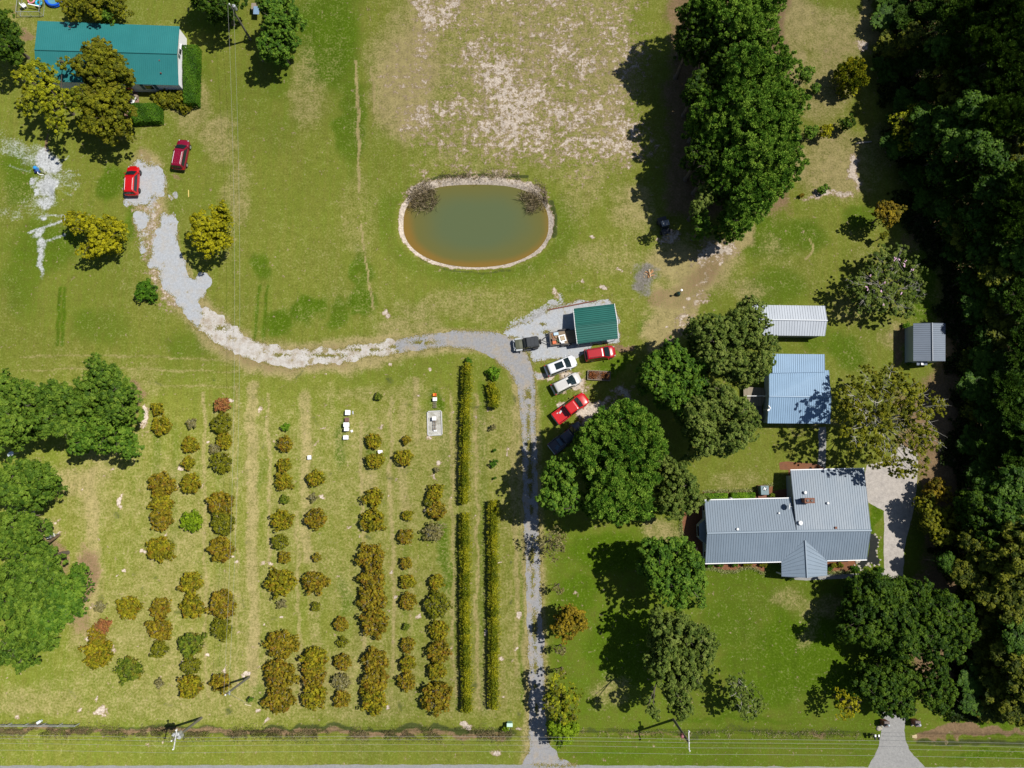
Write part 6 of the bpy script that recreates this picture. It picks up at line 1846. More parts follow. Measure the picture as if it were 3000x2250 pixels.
car('parked_car', 'white crossover with large dark glass roof panel', 'car', 1644, 1070, 21, 4.7, 1.9, 1.68, white, 'wagon', sun=(-.35, 1.25, .95))
car('parked_car', 'silver white crossover with small sunroof next to the red pickup', 'car', 1660, 1122, 27, 4.45, 1.84, 1.66, pearl, 'wagon', sun=(.25, .42, .75), rails=True)
rp = car('pickup_truck', 'bright red crew cab pickup with empty bed', 'pickup', 1673, 1195, 36, 5.7, 2.0, 1.85, red, 'pickup', group='parked pickups')
tb = MB(); tb.box((-1.55, .42, .72), (.5, .22, .12), .3); tb.box((-2.0, .55, .70), (.25, .12, .1), .1)
tb.build('tool', M['galv'], rp, True)
dp_ = car('pickup_truck', 'dark blue pickup half hidden in the shade of the tall pine', 'pickup', 1661, 1281, 38, 5.7, 2.0, 1.85, navy, 'pickup', group='parked pickups')
tb = MB(); tb.rbox((-1.2, .1, .95), (.5, 1.2, .5), .05); tb.box((-2.0, -.3, .78), (.7, .5, .2), .4); tb.build('tool_box', mat_plain('blue_tools', (.08, .14, .2), .4), dp_, True)

# soft top off-roader towing the trailer
c0 = P(1545, 1006, .9)
jp = empty('offroad_car', (c0.x, c0.y, .015), 'small off roader with olive bonnet and black soft top hitched to the trailer', 'off roader', None, R(187))
olive = mat_paint('olive_bonnet_paint', (.085, .09, .055), .1, .4)
grey_f = mat_paint('pale_grey_fender_paint', (.42, .45, .47), .06, .35)
mb = MB(); mb.rbox((.0, 0, .72), (3.5, 1.45, .55), .08); mb.build('body', olive, jp, True)
mb = MB()
hr = []
for x, k, z in ((.75, .70, 1.10), (1.2, .66, 1.12), (1.72, .58, 1.08), (1.82, .54, 1.0)):
    hr.append([Vector((x, k, z - .12)), Vector((x, k * .95, z - .02)), Vector((x, k * .5, z + .02)), Vector((x, -k * .5, z + .02)), Vector((x, -k * .95, z - .02)), Vector((x, -k, z - .12))])
mb.loft(hr); mb.build('bonnet', olive, jp, True)
for s_ in (1, -1):
    mb = MB(); mb.rbox((1.30, s_ * .80, .86), (1.0, .34, .14), .1); mb.build('fender', grey_f, jp, True)
    mb = MB(); mb.rbox((-1.1, s_ * .80, .86), (.9, .26, .14), .1); mb.build('fender', M['black'], jp, True)
    wheel(jp, 1.30, s_ * .76, .40, .27, M['steel_dark']); wheel(jp, -1.12, s_ * .76, .40, .27, M['steel_dark'])
    mb = MB(); mb.cyl((1.86, s_ * .5, .86), .11, .1, 12); mb.build('headlight', M['lamp'], jp, True)
    mb = MB(); mb.box((.55, s_ * .95, 1.2), (.1, .22, .2)); mb.build('mirror', M['black'], jp, True)
    mb = MB(); mb.box((-.1, s_ * .90, .5), (1.3, .12, .06)); mb.build('step_bar', M['steel_dark'], jp, True)
    mb = MB(); mb.add([(-1.55, s_ * .735, 1.12), (.45, s_ * .735, 1.12), (.2, s_ * .69, 1.66), (-1.5, s_ * .69, 1.66)], [(0, 1, 2, 3)]); mb.build('side_window', M['glass'], jp, True)
mb = MB(); mb.loft([[Vector((x, y, z)) for x, y, z in ((-1.68, .73, zz0), (a_, .73, zz0), (a_, -.73, zz0), (-1.68, -.73, zz0))] for zz0, a_ in ((1.0, .62), (1.1, .60))]); mb.build('tub', olive, jp, True)
mb = MB(); mb.loft([[Vector((x, y, z)) for x, y in ((x0, hw), (x1, hw), (x1, -hw), (x0, -hw))] for z, x0, x1, hw in ((1.1, -1.66, .48, .72), (1.68, -1.60, .16, .68), (1.76, -1.52, .06, .60))])
for k in (-1.05, -.5): mb.box((k, 0, 1.765), (.05, 1.2, .03))
mb.build('soft_top', mat_plain('black_canvas', (.05, .055, .062), .85, 0, .15, .12), jp, True)
mb = MB(); mb.slab([(.70, .66, 1.12), (.70, -.66, 1.12), (.30, -.62, 1.66), (.30, .62, 1.66)], .03); mb.build('windshield', M['glass'], jp, True)
mb = MB(); mb.rbox((1.98, 0, .62), (.2, 1.6, .2), .05); mb.build('bumper', grey_f, jp, True)
sp_ = MB(); sp_.loft([[Vector((-1.78 - t, q * math.cos(2 * PI * k / 18), .95 + q * math.sin(2 * PI * k / 18))) for k in range(18)] for q, t in ((.2, 0), (.38, 0), (.4, .06), (.4, .2), (.36, .25), (.15, .22))]); sp_.build('spare_wheel', M['rubber'], jp, True)

# wooden deck trailer
c0 = P(1655, 988, .7)
tr = empty('utility_trailer', (c0.x, c0.y, .015), 'flat wooden deck trailer with its tail under the green carport', 'trailer', None, R(187))
TLn = 4.3
MB().box((0, 0, .62), (TLn, 1.86, .05)).build('deck', mat_planks('trailer_planks', (.19, .14, .095), (.3, .23, .16), .16, 1), tr, True)
fr_ = MB()
for s_ in (1, -1): fr_.box((0, s_ * .98, .60), (TLn + .1, .08, .14))
for s_ in (1, -1): fr_.box((s_ * (TLn / 2 + .04), 0, .60), (.08, 2.0, .14))
for s_ in (1, -1): fr_.tube([(TLn / 2, s_ * .75, .55), (TLn / 2 + 1.25, 0, .55)], .05, 6)
fr_.box((TLn / 2 + 1.3, 0, .55), (.3, .1, .1))
fr_.box((TLn / 2 + .12, 0, .7), (.06, 2.3, .1))
fr_.build('frame', M['steel_dark'], tr, True)
for s_ in (1, -1):
    for x in (-.35, .42):
        wheel(tr, x, s_ * 1.15, .33, .2)
    mb = MB(); mb.tube([(-.85, s_ * 1.15, .5), (-.6, s_ * 1.15, .76), (.66, s_ * 1.15, .76), (.9, s_ * 1.15, .5)], .09, 6); mb.build('fender', M['steel_dark'], tr, True)


def on_trailer(x, y, z=.66):
    q = Matrix.Rotation(R(187), 3, 'Z') @ Vector((x, y, 0))
    return Vector((c0.x + q.x, c0.y + q.y, z))


b0 = on_trailer(.42, .18)
wt = empty('cable_spool_table', b0, 'square white frame with a round tan disc in its middle on the trailer', 'table frame', None, .25)
mb = MB()
for s_ in (1, -1): mb.box((0, s_ * .42, .45), (1.02, .16, .06)); mb.box((s_ * .42, 0, .45), (.16, .68, .06))
mb.build('frame', M['white_metal'], wt, True)
MB().cyl((0, 0, .40), .33, .08, 20).build('disc', mat_plain('tan_disc', (.42, .33, .22), .8), wt, True)
for sx in (1, -1):
    for sy in (1, -1): MB().box((sx * .44, sy * .44, .21), (.07, .07, .42)).build('leg', M['white_metal'], wt, True)
def load(name, label, x, y, sz, rz, mat, cat):
    b_ = on_trailer(x, y)
    mb = MB(); mb.rbox((b_.x, b_.y, b_.z + sz[2] / 2), sz, .04, rz, 2, .03)
    return tag(mb.build(name, mat), label, cat, 'load on the flat trailer')
load('storage_bin', 'pale blue plastic bin lid on the trailer corner', 1.25, -.62, (.72, .45, .3), .12, mat_plain('pale_blue_plastic', (.42, .55, .66), .4), 'bin')
load('plank', 'rusty brown board lying along the front of the trailer', 1.75, -.35, (.22, .95, .1), .35, mat_plain('rust_board', (.26, .13, .06), .8), 'board')
load('crate', 'orange crate at the front corner of the trailer', 1.65, .62, (.55, .45, .3), .1, mat_plain('orange_plastic', (.62, .14, .05), .5), 'crate')
load('crate', 'brown wooden box beside the orange crate on the trailer', 1.7, .18, (.45, .42, .35), .2, mat_plain('brown_box', (.22, .12, .08), .8), 'crate')
load('crate', 'dark green box between the orange crate and the white frame', 1.05, .40, (.4, .35, .3), .3, mat_plain('green_box', (.05, .09, .04), .7), 'crate')
load('board_pile', 'tan cardboard heap between the blue bin and the white frame', 1.15, -.15, (.75, .4, .16), -.5, mat_plain('cardboard', (.32, .21, .12), .85), 'cardboard')
load('stool', 'small white stand on the trailer beside the white frame', .45, .78, (.5, .28, .4), .1, M['white_metal'], 'stand')

# utility cart parked in the pine shade
c0 = P(1946, 661, .9)
uv = empty('utility_cart', (c0.x, c0.y, .015), 'dark two seat utility cart parked in the pine shade', 'utility cart', None, R(285))
dkp = mat_plain('dark_cart_paint', (.03, .035, .045), .35)
mb = MB(); mb.rbox((.75, 0, .66), (1.0, 1.2, .4), .15); mb.build('bonnet', dkp, uv, True)
mb = MB(); mb.rbox((-.85, 0, .72), (1.1, 1.35, .36), .06); mb.build('cargo_bed', dkp, uv, True)
MB().box((-.1, 0, .7), (.5, 1.2, .2)).build('seat', M['black'], uv, True)
rc = MB()
for s_ in (1, -1): rc.tube([(.5, s_ * .6, .8), (.25, s_ * .55, 1.75), (-.4, s_ * .55, 1.75), (-.5, s_ * .6, .8)], .035, 6)
rc.build('roll_cage', M['steel_dark'], uv, True)
MB().box((-.08, 0, 1.78), (.8, 1.2, .05)).build('roof', mat_plain('cart_roof', (.16, .18, .2), .3), uv, True)
mb = MB(); mb.slab([(.55, .56, .9), (.55, -.56, .9), (.3, -.53, 1.7), (.3, .53, 1.7)], .02); mb.build('windshield', M['glass'], uv, True)
for s_ in (1, -1):
    wheel(uv, .85, s_ * .62, .32, .25, M['steel_dark']); wheel(uv, -.85, s_ * .62, .32, .25, M['steel_dark'])
    mb = MB(); mb.box((1.24, s_ * .42, .72), (.05, .2, .1)); mb.build('headlight', M['lamp'], uv, True)


# ---------------------------------------------------------------- poles and wires
def pole(label, base, h, r=.15, arms=(), trans=(), group='wooden utility poles', extra=None):
    b_ = P(*base)
    r_ = empty('utility_pole', (b_.x, b_.y, 0), label, 'utility pole', group)
    mb = MB(); mb.tube([(0, 0, -.3), (0, 0, h * .5), (0, 0, h)], [r * 1.2, r, r * .8], 12); mb.build('pole', M['pole_wood'], r_, True)
    for z, ang, ln, ins in arms:
        d = Vector((math.cos(ang), math.sin(ang), 0))
        a = MB().box((d.y * .18, -d.x * .18, z), (ln, .11, .13), ang).build('crossarm', mat_plain('pale_crossarm', (.55, .55, .54), .7), r_, True)
        for t in ins:
            c_ = d * t + Vector((d.y * .18, -d.x * .18, z))
            m_ = MB(); m_.lathe(c_, [(.03, .06), (.03, .16), (.09, .18), (.1, .26), (.06, .34), (.02, .36)], 10); m_.build('insulator', M['white_metal'], a, True)
    for z, ang, d0 in trans:
        c_ = Vector((math.cos(ang) * d0, math.sin(ang) * d0, z))
        m_ = MB(); m_.lathe(c_, [(.22, 0), (.25, .05), (.25, .85), (.2, .93), (.06, .97)], 16)
        t_ = m_.build('transformer', M['galv'], r_, True, smooth=False)
        m_ = MB()
        for k in (-.1, .1): m_.cyl(c_ + Vector((k, 0, .95)), .04, .22, 8)
        m_.build('bushing', M['white_metal'], t_, True)
    m_ = MB(); m_.lathe((0, 0, h), [(.05, 0), (.05, .12), (.1, .14), (.1, .24), (.03, .32)], 10); m_.build('insulator', M['white_metal'], r_, True)
    return r_


HP = 8.6
p1 = pole('transformer pole beside the tiny blue roofed shed', (734, 116), 8.3, .15, (), [(6.9, .6, .42)])
p2 = pole('roadside pole with white crossarm and three cylinders near the fence', (590, 2103), HP, .16, [(HP - .5, R(84), 2.5, (-1.15, 1.15))], [(HP - 1.9, 1.1, .42), (HP - 1.9, 2.3, .42), (HP - 1.9, .0, .42)])
p3 = pole('roadside pole below the largest lawn oak with one red marker', (1973, 2108), HP, .16, [(HP - .6, R(90), 2.5, (-1.15, 1.15))], [])
m_ = MB(); m_.lathe((-.42, .2, HP - 2.1), [(.2, 0), (.24, .05), (.24, .7), (.18, .8), (.05, .84)], 14); m_.build('transformer', mat_plain('faded_red', (.3, .1, .12), .5), p3, True)
p4 = pole('inner pole at the lower end of the orchard carrying the long line', (730, 1983), 8.2, .14, (), [])
m_ = MB(); m_.box((.1, -.1, 7.2), (.14, .5, .1)); m_.box((0, 0, 7.6), (.4, .1, .1)); m_.build('bracket', M['galv'], p4, True)
b5 = P(174, 1566); t5 = P(126, 1599, 4.2)
p5 = empty('meter_post', (b5.x, b5.y, 0), 'short brown post with a white meter box near the left edge evergreens', 'post')
mb = MB(); mb.tube([(0, 0, -.2), (t5.x - b5.x, t5.y - b5.y, 4.2)], [.19, .16], 10); mb.build('post', mat_plain('brown_post', (.16, .11, .075), .85, 0, .2, .25), p5, True)
mb = MB(); mb.rbox((-.35, -.05, 1.5), (.72, .6, .9), .03, .5); mb.build('meter_box', M['white_metal'], p5, True)
MB().box((-.1, .1, .7), (.1, .1, 1.4)).build('conduit', M['galv'], p5, True)


def wire(label, pts, sag, r=.012, group='power lines'):
    """pts in metres, pole to pole"""
    path = []
    for a, b in zip(pts, pts[1:]):
        n = 16
        for i in range(n):
            t = i / n
            q = a.lerp(b, t); q.z -= sag * 4 * t * (1 - t) * ((b - a).length / 75) ** 2
            path.append(q)
    path.append(pts[-1])
    o = MB().tube(path, r, 5).build('power_line', M_wire)
    return tag(o, label, 'power line', group)


M_wire = mat_plain('bright_aluminium_wire', (.34, .34, .32), .7, 0, .3, .05)
top2 = P(590, 2103) + Vector((0, 0, HP)); top3 = P(1973, 2108) + Vector((0, 0, HP))
nm4 = ['topmost of the four power lines above the road verge', 'second from the top of the four power lines above the road verge', 'third from the top of the four power lines above the road verge', 'lowest of the four power lines above the road verge']
for k, (yl, y2, y3, yr) in enumerate([(2162, 2162, 2166, 2190), (2172, 2172, 2176, 2202), (2187, 2186, 2191, 2214), (2207, 2206, 2210, 2235)]):
    zw = 8.3
    wire(nm4[k], [P(-1100, yl - 6, zw), P(512, y2, zw), P(2023, y3, zw), P(3600, yr + 6, zw)], 1.05)
ta = P(734, 116) + Vector((0, 0, 8.3)); tb_ = P(730, 1983) + Vector((0, 0, 8.0))
wire('left strand of the long line crossing the orchard', [ta + Vector((-.25, 0, .1)), tb_ + Vector((-.3, 0, .1))], 1.9, .011)
wire('right strand of the long line crossing the orchard', [ta + Vector((.2, 0, -.9)), tb_ + Vector((.05, 0, -.6))], 1.9, .011)
o = MB().tube([P(730, 1983) + Vector((0, 0, 7.6)), P(736, 2067)], .015, 5).build('guy_wire', M_wire); tag(o, 'guy wire from the inner pole to the ground beside the green sapling', 'guy wire')
c_ = P(733, 2066); o = MB().tube([c_ + Vector((-.55, .3, .6)), c_ + Vector((.15, -.1, 0.02))], .05, 6).build('guy_guard', mat_plain('cream_guard', (.6, .52, .35), .6)); tag(o, 'cream plastic guard on the foot of the guy wire', 'guy guard')

# --- slatted rail fence by the road, left corner
f0, f1 = P(-70, 2118), P(232, 2119)
fc = empty('rail_fence', ((f0 + f1) / 2), 'grey post and rail fence in the lower left corner', 'fence')
nP = 7
for k in range(nP):
    c_ = f0.lerp(f1, (k + .12) / (nP - .9)); MB().box((c_.x, c_.y, .58), (.12, .12, 1.2)).build('post', M['galv'], fc)
for z in (.5, 1.05):
    a = f0.lerp(f1, 0); b = f1
    MB().box(((a.x + b.x) / 2, (a.y + b.y) / 2 - .08, z), ((b - a).length, .05, .16), math.atan2((b - a).y, (b - a).x)).build('rail', mat_plain('grey_rail', (.30, .31, .31), .7), fc)
c_ = P(121, 2112)
lid = empty('marker_post', (c_.x, c_.y, 0), 'small pale cable marker box behind the rail fence', 'marker box')
mb = MB(); mb.rbox((0, 0, .35), (.55, .3, .5), .1, .55); mb.build('cabinet', mat_plain('pale_cabinet', (.55, .62, .62), .5), lid, True)
mb = MB(); mb.rbox((0, 0, .63), (.62, .36, .06), .1, .55); mb.build('lid', mat_plain('pale_lid', (.66, .72, .72), .5), lid, True)

# --- pale green roadside box, letter boxes, brick pillars
c0 = P(1493, 2118)
gb = empty('cable_box', (c0.x, c0.y, 0), 'pale green roadside box at the corner of the lane', 'cable box')
mb = MB(); mb.rbox((0, .02, .45), (.74, .42, .9), .06); mb.build('cabinet', mat_plain('pale_green_paint', (.26, .48, .40), .5), gb, True)
mb = MB(); mb.rbox((0, .02, .95), (.82, .5, .1), .07); mb.build('lid', mat_plain('mint_lid', (.48, .68, .58), .45), gb, True)
c0 = P(1491, 2128)
wp = empty('marker_post', (c0.x, c0.y, 0), 'short white capped post in front of the pale green box', 'marker post')
MB().cyl((0, 0, -.1), .06, .9, 10).build('post', M['white_metal'], wp, True)
mb = MB(); mb.lathe((0, 0, .78), [(.1, 0), (.12, .06), (.1, .16), (.03, .2)], 10); mb.build('cap', M['white_metal'], wp, True)
for lab, x, y in (('left brick gate pillar with lamp at the lower drive', 2585, 2113), ('right brick gate pillar with lamp at the lower drive', 2675, 2112)):
    c0 = P(x, y)
    gpil = empty('gate_pillar', (c0.x, c0.y, 0), lab, 'gate pillar', 'brick gate pillars')
    MB().box((0, 0, .6), (.68, .68, 1.2)).build('pier', M['brick'], gpil, True)
    MB().box((0, 0, 1.25), (.8, .8, .1), 0, None, .85).build('capstone', mat_plain('weathered_capstone', (.17, .14, .13), .85, 0, .2, .3, 5), gpil, True)
    mb = MB(); mb.lathe((0, 0, 1.3), [(.1, 0), (.05, .1), (.14, .2), (.16, .45), (.05, .55)], 8); mb.build('lantern', mat_plain('pale_lantern', (.5, .55, .6), .3), gpil, True)
    mb = MB(); mb.box((.05, -.42, .08), (.9, .2, .16), .35); mb.build('footing', M['stone'], gpil, True)
c0 = P(2556, 2150)
lb = empty('mailbox', (c0.x, c0.y, 0), 'pair of black mailboxes with white tops beside the lower drive', 'mailbox')
MB().box((0, 0, .5), (.14, .14, 1.0)).build('post', M['wood_grey'], lb, True)
MB().box((0, 0, 1.0), (.9, .16, .08), .1).build('arm', M['wood_grey'], lb, True)
for s_ in (-1, 1):
    mb = MB(); rg = []
    for yy in (-.32, .32):
        rg.append([Vector((s_ * .24 + .13 * math.cos(a), yy, 1.05 + .16 + .13 * math.sin(a) if math.sin(a) > 0 else 1.05 + .16 + .16 * math.sin(a))) for a in [2 * PI * k / 14 for k in range(14)]])
    mb.loft(rg); bx_ = mb.build('box', M['black'], lb, True)
    MB().box((s_ * .24, .2, 1.352), (.2, .3, .02)).build('flag_strip', M['white_metal'], bx_, True)
rock(P(2574, 2133), .4, 'boulder', 'tan boulder between the mailboxes and the left gate pillar', None)
c0 = P(2683, 2158)
cu = empty('culvert_pipe', (c0.x, c0.y, -.3), 'tan culvert pipe end where the ditch meets the lower drive', 'pipe')
mb = MB(); mb.loft([[Vector((x, .34 * math.cos(2 * PI * k / 18), .0 + .34 * math.sin(2 * PI * k / 18))) for k in range(18)] for x in (-.5, .15)], cap=False)
mb.loft([[Vector((.15 if q > 0 else .149, (.34 - .06 * j) * math.cos(2 * PI * k / 18), .0 + (.34 - .06 * j) * math.sin(2 * PI * k / 18))) for k in range(18)] for j, q in ((0, 1), (1, 1))], cap=False)
mb.build('pipe', mat_plain('tan_concrete_pipe', (.5, .4, .24), .8), cu, True)

# ---------------------------------------------------------------- orchard hives and oddments
def hive(label, px, py, w_, d_, h, top, rz=0.0, base=M['wood_grey'], topm=None):
    c0 = P(px, py, h)
    r_ = empty('beehive', (c0.x, c0.y, 0), label, 'beehive', 'beehives among the orchard rows', rz)
    MB().box((0, 0, .12), (w_ * .9, d_ * .9, .24)).build('stand', base, r_, True)
    nb = 2 if h > .6 else 1
    for k in range(nb):
        z0 = .24 + (h - .32) * k / nb; z1 = .24 + (h - .32) * (k + 1) / nb
        MB().box((0, 0, (z0 + z1) / 2), (w_ * (.88 - .01 * k), d_ * (.88 - .01 * k), z1 - z0 - .01)).build('hive_box', M['white_metal'], r_, True)
    MB().box((0, 0, h - .03), (w_, d_, .07)).build('lid', topm or M['hive'], r_, True)
    return r_


M['hive'] = mat_plain('white_hive_lid', (.86, .87, .9), .45, 0, .4, .03)
hive('topmost white beehive of the group of five', 1018.5, 1208.5, .72, .72, .7, 1, -.03)
hive('rusty brown topped beehive in the group of five', 1016, 1229.5, .60, .60, .5, 1, .05, topm=mat_plain('rusty_lid', (.17, .09, .08), .8, 0, .2, .4, 8))
hive('white beehive just below the rusty topped one', 1014, 1244, .78, .62, .9, 1)
hive('white beehive touching the one below the rusty topped hive', 1014.5, 1257, .62, .55, .9, 1)
hive('lowest white beehive of the group of five standing apart', 1013, 1281.5, .74, .58, .6, 1)
hive('single bluish white beehive alone in the grass between bushes', 906, 1340, .52, .58, .5, 1, .06)
hive('single white beehive wedged between two amber bushes', 1113.5, 1324, .66, .5, .6, 1)
hive('white beehive below the orange box at the row end', 1274, 1169.5, .6, .5, .6, 1)
hive('white beehive standing on the gravel bed', 1272, 1226, .6, .55, .7, 1)


def smallbox(name, label, px, py, sz, rz, mat, cat, group=None, z=0.0):
    c0 = P(px, py)
    mb = MB(); mb.rbox((c0.x, c0.y, z + sz[2] / 2), sz, .03, rz, 2, .02)
    return tag(mb.build(name, mat), label, cat, group)


og = empty('storage_box', P(1274, 1157), 'orange box with red side above the white hive at the row end', 'box')
MB().box((0, 0, .2), (.5, .42, .4)).build('box', mat_plain('orange_box', (.75, .22, .01), .5), og, True)
MB().box((.14, -.02, .42), (.2, .42, .03)).build('lid', mat_plain('red_lid', (.5, .04, .01), .5), og, True)


def rack(label, px, py, L, n):
    c0 = P(px, py)
    r_ = empty('hive_stand', (c0.x, c0.y, 0), label, 'hive stand', 'empty hive stands')
    mb = MB()
    for s_ in (-.14, .14): mb.box((s_, 0, .3), (.06, L, .08))
    mb.build('rail', M['wood_grey'], r_, True)
    mb = MB()
    for k in range(n): mb.box((0, -L / 2 + L * (k + .5) / n, .35), (.5, .06, .03))
    mb.build('slat', M['wood_grey'], r_, True)
    for s_ in (-1, 1):
        for e in (-1, 1): MB().box((s_ * .14, e * L * .45, .13), (.08, .08, .26)).build('leg', M['wood_grey'], r_, True)


rack('empty grey hive stand below the white hive at the row end', 1275, 1184, 1.2, 4)
rack('empty grey hive stand on the gravel bed', 1274, 1246, 1.5, 3)
smallbox('box', 'small white block at the end of the stand on the gravel bed', 1275, 1262, (.42, .22, .2), 0, M['hive'], 'block')
smallbox('feeder_tray', 'narrow grey tray to the right of the topmost hive', 1034, 1209, (.18, .5, .12), .1, M['galv'], 'tray')
smallbox('feeder_tray', 'small white tray lower right of the five hives', 1031, 1263, (.32, .34, .14), .3, M['white_metal'], 'tray')
# gravel bed with timber kerb
kb = [(1252.5, 1206), (1293.5, 1204), (1295.5, 1274), (1254, 1276)]
q = [P(x, y) for x, y in kb]
gbm = MB(); gbm.poly([(a.x, a.y) for a in q], .0, .05)
tag(gbm.build('gravel_bed', mat_gravel('white_gravel', (.26, .26, .24), (.62, .61, .58), (.22, .21, .16), .85)), kind='structure')
for a, b, lab in ((q[0], q[1], 'top'), (q[1], q[2], 'right'), (q[2], q[3], 'bottom'), (q[3], q[0], 'left')):
    d = b - a
    mb = MB(); mb.box(((a.x + b.x) / 2, (a.y + b.y) / 2, .1), (d.length - .16, .13, .2), math.atan2(d.y, d.x))
    tag(mb.build('timber_kerb', mat_plain('painted_timber', (.5, .5, .5), .7, 0, .2, .25)), 'pale timber along the %s edge of the white gravel bed' % lab, 'timber', 'timbers round the white gravel bed')
c0 = P(1351, 1407)
tb2 = empty('water_tub', (c0.x, c0.y, 0), 'dark blue tub against the left vine row', 'tub')
mb = MB(); mb.lathe((0, 0, 0), [(.2, 0), (.27, .4), (.29, .42), (.25, .42), (.18, .1)], 18); mb.build('tub', mat_plain('dark_blue_plastic', (.06, .08, .13), .4), tb2, True)

# raised planter
c0 = P(1754, 1101)
pl_ = empty('raised_planter', (c0.x, c0.y, 0), 'timber raised planter with brown withered plants near the parked cars', 'planter', None, R(-3))
Lp, Wp = 3.35, 1.42
mb = MB()
for s_ in (1, -1): mb.box((0, s_ * (Wp / 2 - .04), .2), (Lp, .08, .4)); mb.box((s_ * (Lp / 2 - .04), 0, .2), (.08, Wp - .17, .4))
mb.build('frame', M['wood_grey'], pl_, True)
MB().box((0, 0, .16), (Lp - .18, Wp - .18, .3)).build('soil', mat_plain('planter_soil', (.16, .11, .085), .95, 0, .1, .5, 9), pl_, True)
n = 900
xs = np.concatenate([rng.normal(-.9, .38, n // 2), rng.normal(.95, .3, n // 3), rng.uniform(-1.5, 1.5, n // 5)])
ys = rng.normal(0, .3, len(xs)); k_ = (abs(xs) < 1.55) & (abs(ys) < .6); xs, ys = xs[k_], ys[k_]
Cl = np.stack([xs, ys, .35 + .3 * rng.random(len(xs))], 1)
leaf_mesh('withered_plants', Cl, rdir(len(Cl)) + np.array([0, 0, .6]), rdir(len(Cl)), .2, .09, np.clip(rng.normal(.35, .25, len(Cl)), 0, 1), LEAF['red'], pl_, (0, 0, 0))
# rusty beam along the pad
a, b = P(1606, 908.5), P(1747, 881)
d = b - a
o = MB().box(((a.x + b.x) / 2, (a.y + b.y) / 2, .1), (d.length, .16, .2), math.atan2(d.y, d.x)).build('timber_beam', mat_plain('rusty_beam', (.17, .075, .05), .85, 0, .2, .3)); tag(o, 'long rust brown timber edging the pad behind the carport', 'timber')
# fire pit
c0 = P(1902, 803)
fp = empty('fire_pit', (c0.x, c0.y, 0), 'burnt fire pit with half charred boards on grey ash', 'fire pit')
mb = MB()
for k in range(9):
    mb.rbox((random.uniform(-.8, .7), random.uniform(-.7, .7), .03), (random.uniform(.15, .4), .2, .05), .04, k)
mb.build('charred_scraps', mat_plain('tan_scraps', (.34, .25, .16), .9, 0, .1, .5, 6), fp, True)
mb = MB()
for k in range(7): mb.box((random.uniform(-.3, .35), random.uniform(-.35, .3), .1 + .03 * k), (random.uniform(.5, 1.1), .12, .06), random.uniform(0, 3))
mb.build('boards', mat_plain('charred_boards', (.42, .22, .1), .8, 0, .2, .4), fp, True)
MB().box((.05, .05, .36), (.14, 1.2, .05), .12).build('long_board', mat_plain('pale_board', (.52, .38, .22), .8), fp, True)
# dark green garden stand with a white cap
c0 = P(1986, 862)
st_ = empty('garden_stand', (c0.x, c0.y, 0), 'dark green stand with slim white capped pole on the bare track', 'stand')
mb = MB(); mb.lathe((0, 0, 0), [(.38, 0), (.36, .2), (.25, .65), (.07, .8)], 16); mb.build('base', mat_plain('dark_green_plastic', (.02, .05, .04), .45), st_, True)
mb = MB(); mb.tube([(0, 0, .7), (.1, .1, 1.9)], .05, 8); mb.build('pole', M['steel_dark'], st_, True)
mb = MB(); mb.lathe((.1, .1, 1.85), [(.06, 0), (.17, .05), (.17, .18), (.05, .26)], 12); mb.build('cap', M['hive'], st_, True)
# timbers by the wood
for lab, a, b, r_ in (('upper weathered beam lying at the edge of the wood', (2560, 54), (2602, 20), .14), ('lower weathered beam lying at the edge of the wood', (2584, 78), (2606, 58), .1), ('fallen pale log across the bare path', (2506, 421), (2552, 416), .13)):
    a_, b_ = P(*a), P(*b)
    o = MB().tube([a_ + Vector((0, 0, r_)), a_.lerp(b_, .5) + Vector((0, 0, r_ * 1.1)), b_ + Vector((0, 0, r_))], [r_, r_, r_ * .8], 9).build('log', mat_plain('driftwood', (.34, .31, .27), .85, 0, .2, .25)); tag(o, lab, 'log', 'fallen timbers')
smallbox('crate', 'pale split wood stacked between the two weathered beams', 2611, 48, (.5, .9, .35), -.7, mat_plain('split_wood', (.45, .38, .22), .85, 0, .2, .4, 8), 'wood stack')

# ---------------------------------------------------------------- well site and back yard toys
c0 = P(112, 501)
we = empty('well_pump', (c0.x, c0.y, 0), 'bright blue and white well pump in the white drilling mud', 'pump', None, -.7)
mb = MB(); mb.lathe((-.3, .12, 0), [(.26, 0), (.28, .08), (.28, .62), (.2, .74), (.05, .78)], 18); mb.build('drum', mat_plain('bright_blue_plastic', (.03, .26, .62), .35), we, True)
mb = MB(); mb.rbox((.18, .05, .3), (.5, .42, .5), .06); mb.build('motor', mat_plain('mid_blue_paint', (.05, .12, .34), .4), we, True)
mb = MB(); mb.cyl((.05, -.28, 0), .2, .45, 14); mb.build('bucket', mat_plain('navy_plastic', (.015, .02, .09), .5), we, True)
mb = MB(); mb.tube([(.3, -.05, .45), (.55, -.25, .4), (.75, -.2, .1), (1.1, .1, .05)], .07, 8); mb.build('hose', M['white_metal'], we, True)
mb = MB(); mb.tube([(.45, .1, .3), (.95, .3, .12), (1.35, .25, .04)], .035, 6); mb.build('pipe', M['steel_dark'], we, True)
smallbox('stick', 'yellow strip of wood lying on the grass right of the gravel pad', 552.5, 567, (.13, 1.15, .06), .08, mat_plain('yellow_wood', (.6, .46, .14), .7), 'stick')
c0 = P(98, 14)
cg = empty('play_pen', (c0.x, c0.y, 0), 'grey wire pen with toys at the top left corner', 'pen')
mb = MB()
for s_ in (1, -1):
    mb.box((0, s_ * 2.0, 1.2), (3.6, .05, .05)); mb.box((s_ * 1.8, 0, 1.2), (.05, 4.0, .05)); mb.box((0, s_ * 2.0, .1), (3.6, .04, .04)); mb.box((s_ * 1.8, 0, .1), (.04, 4.0, .04))
mb.build('rail', M['galv'], cg, True)
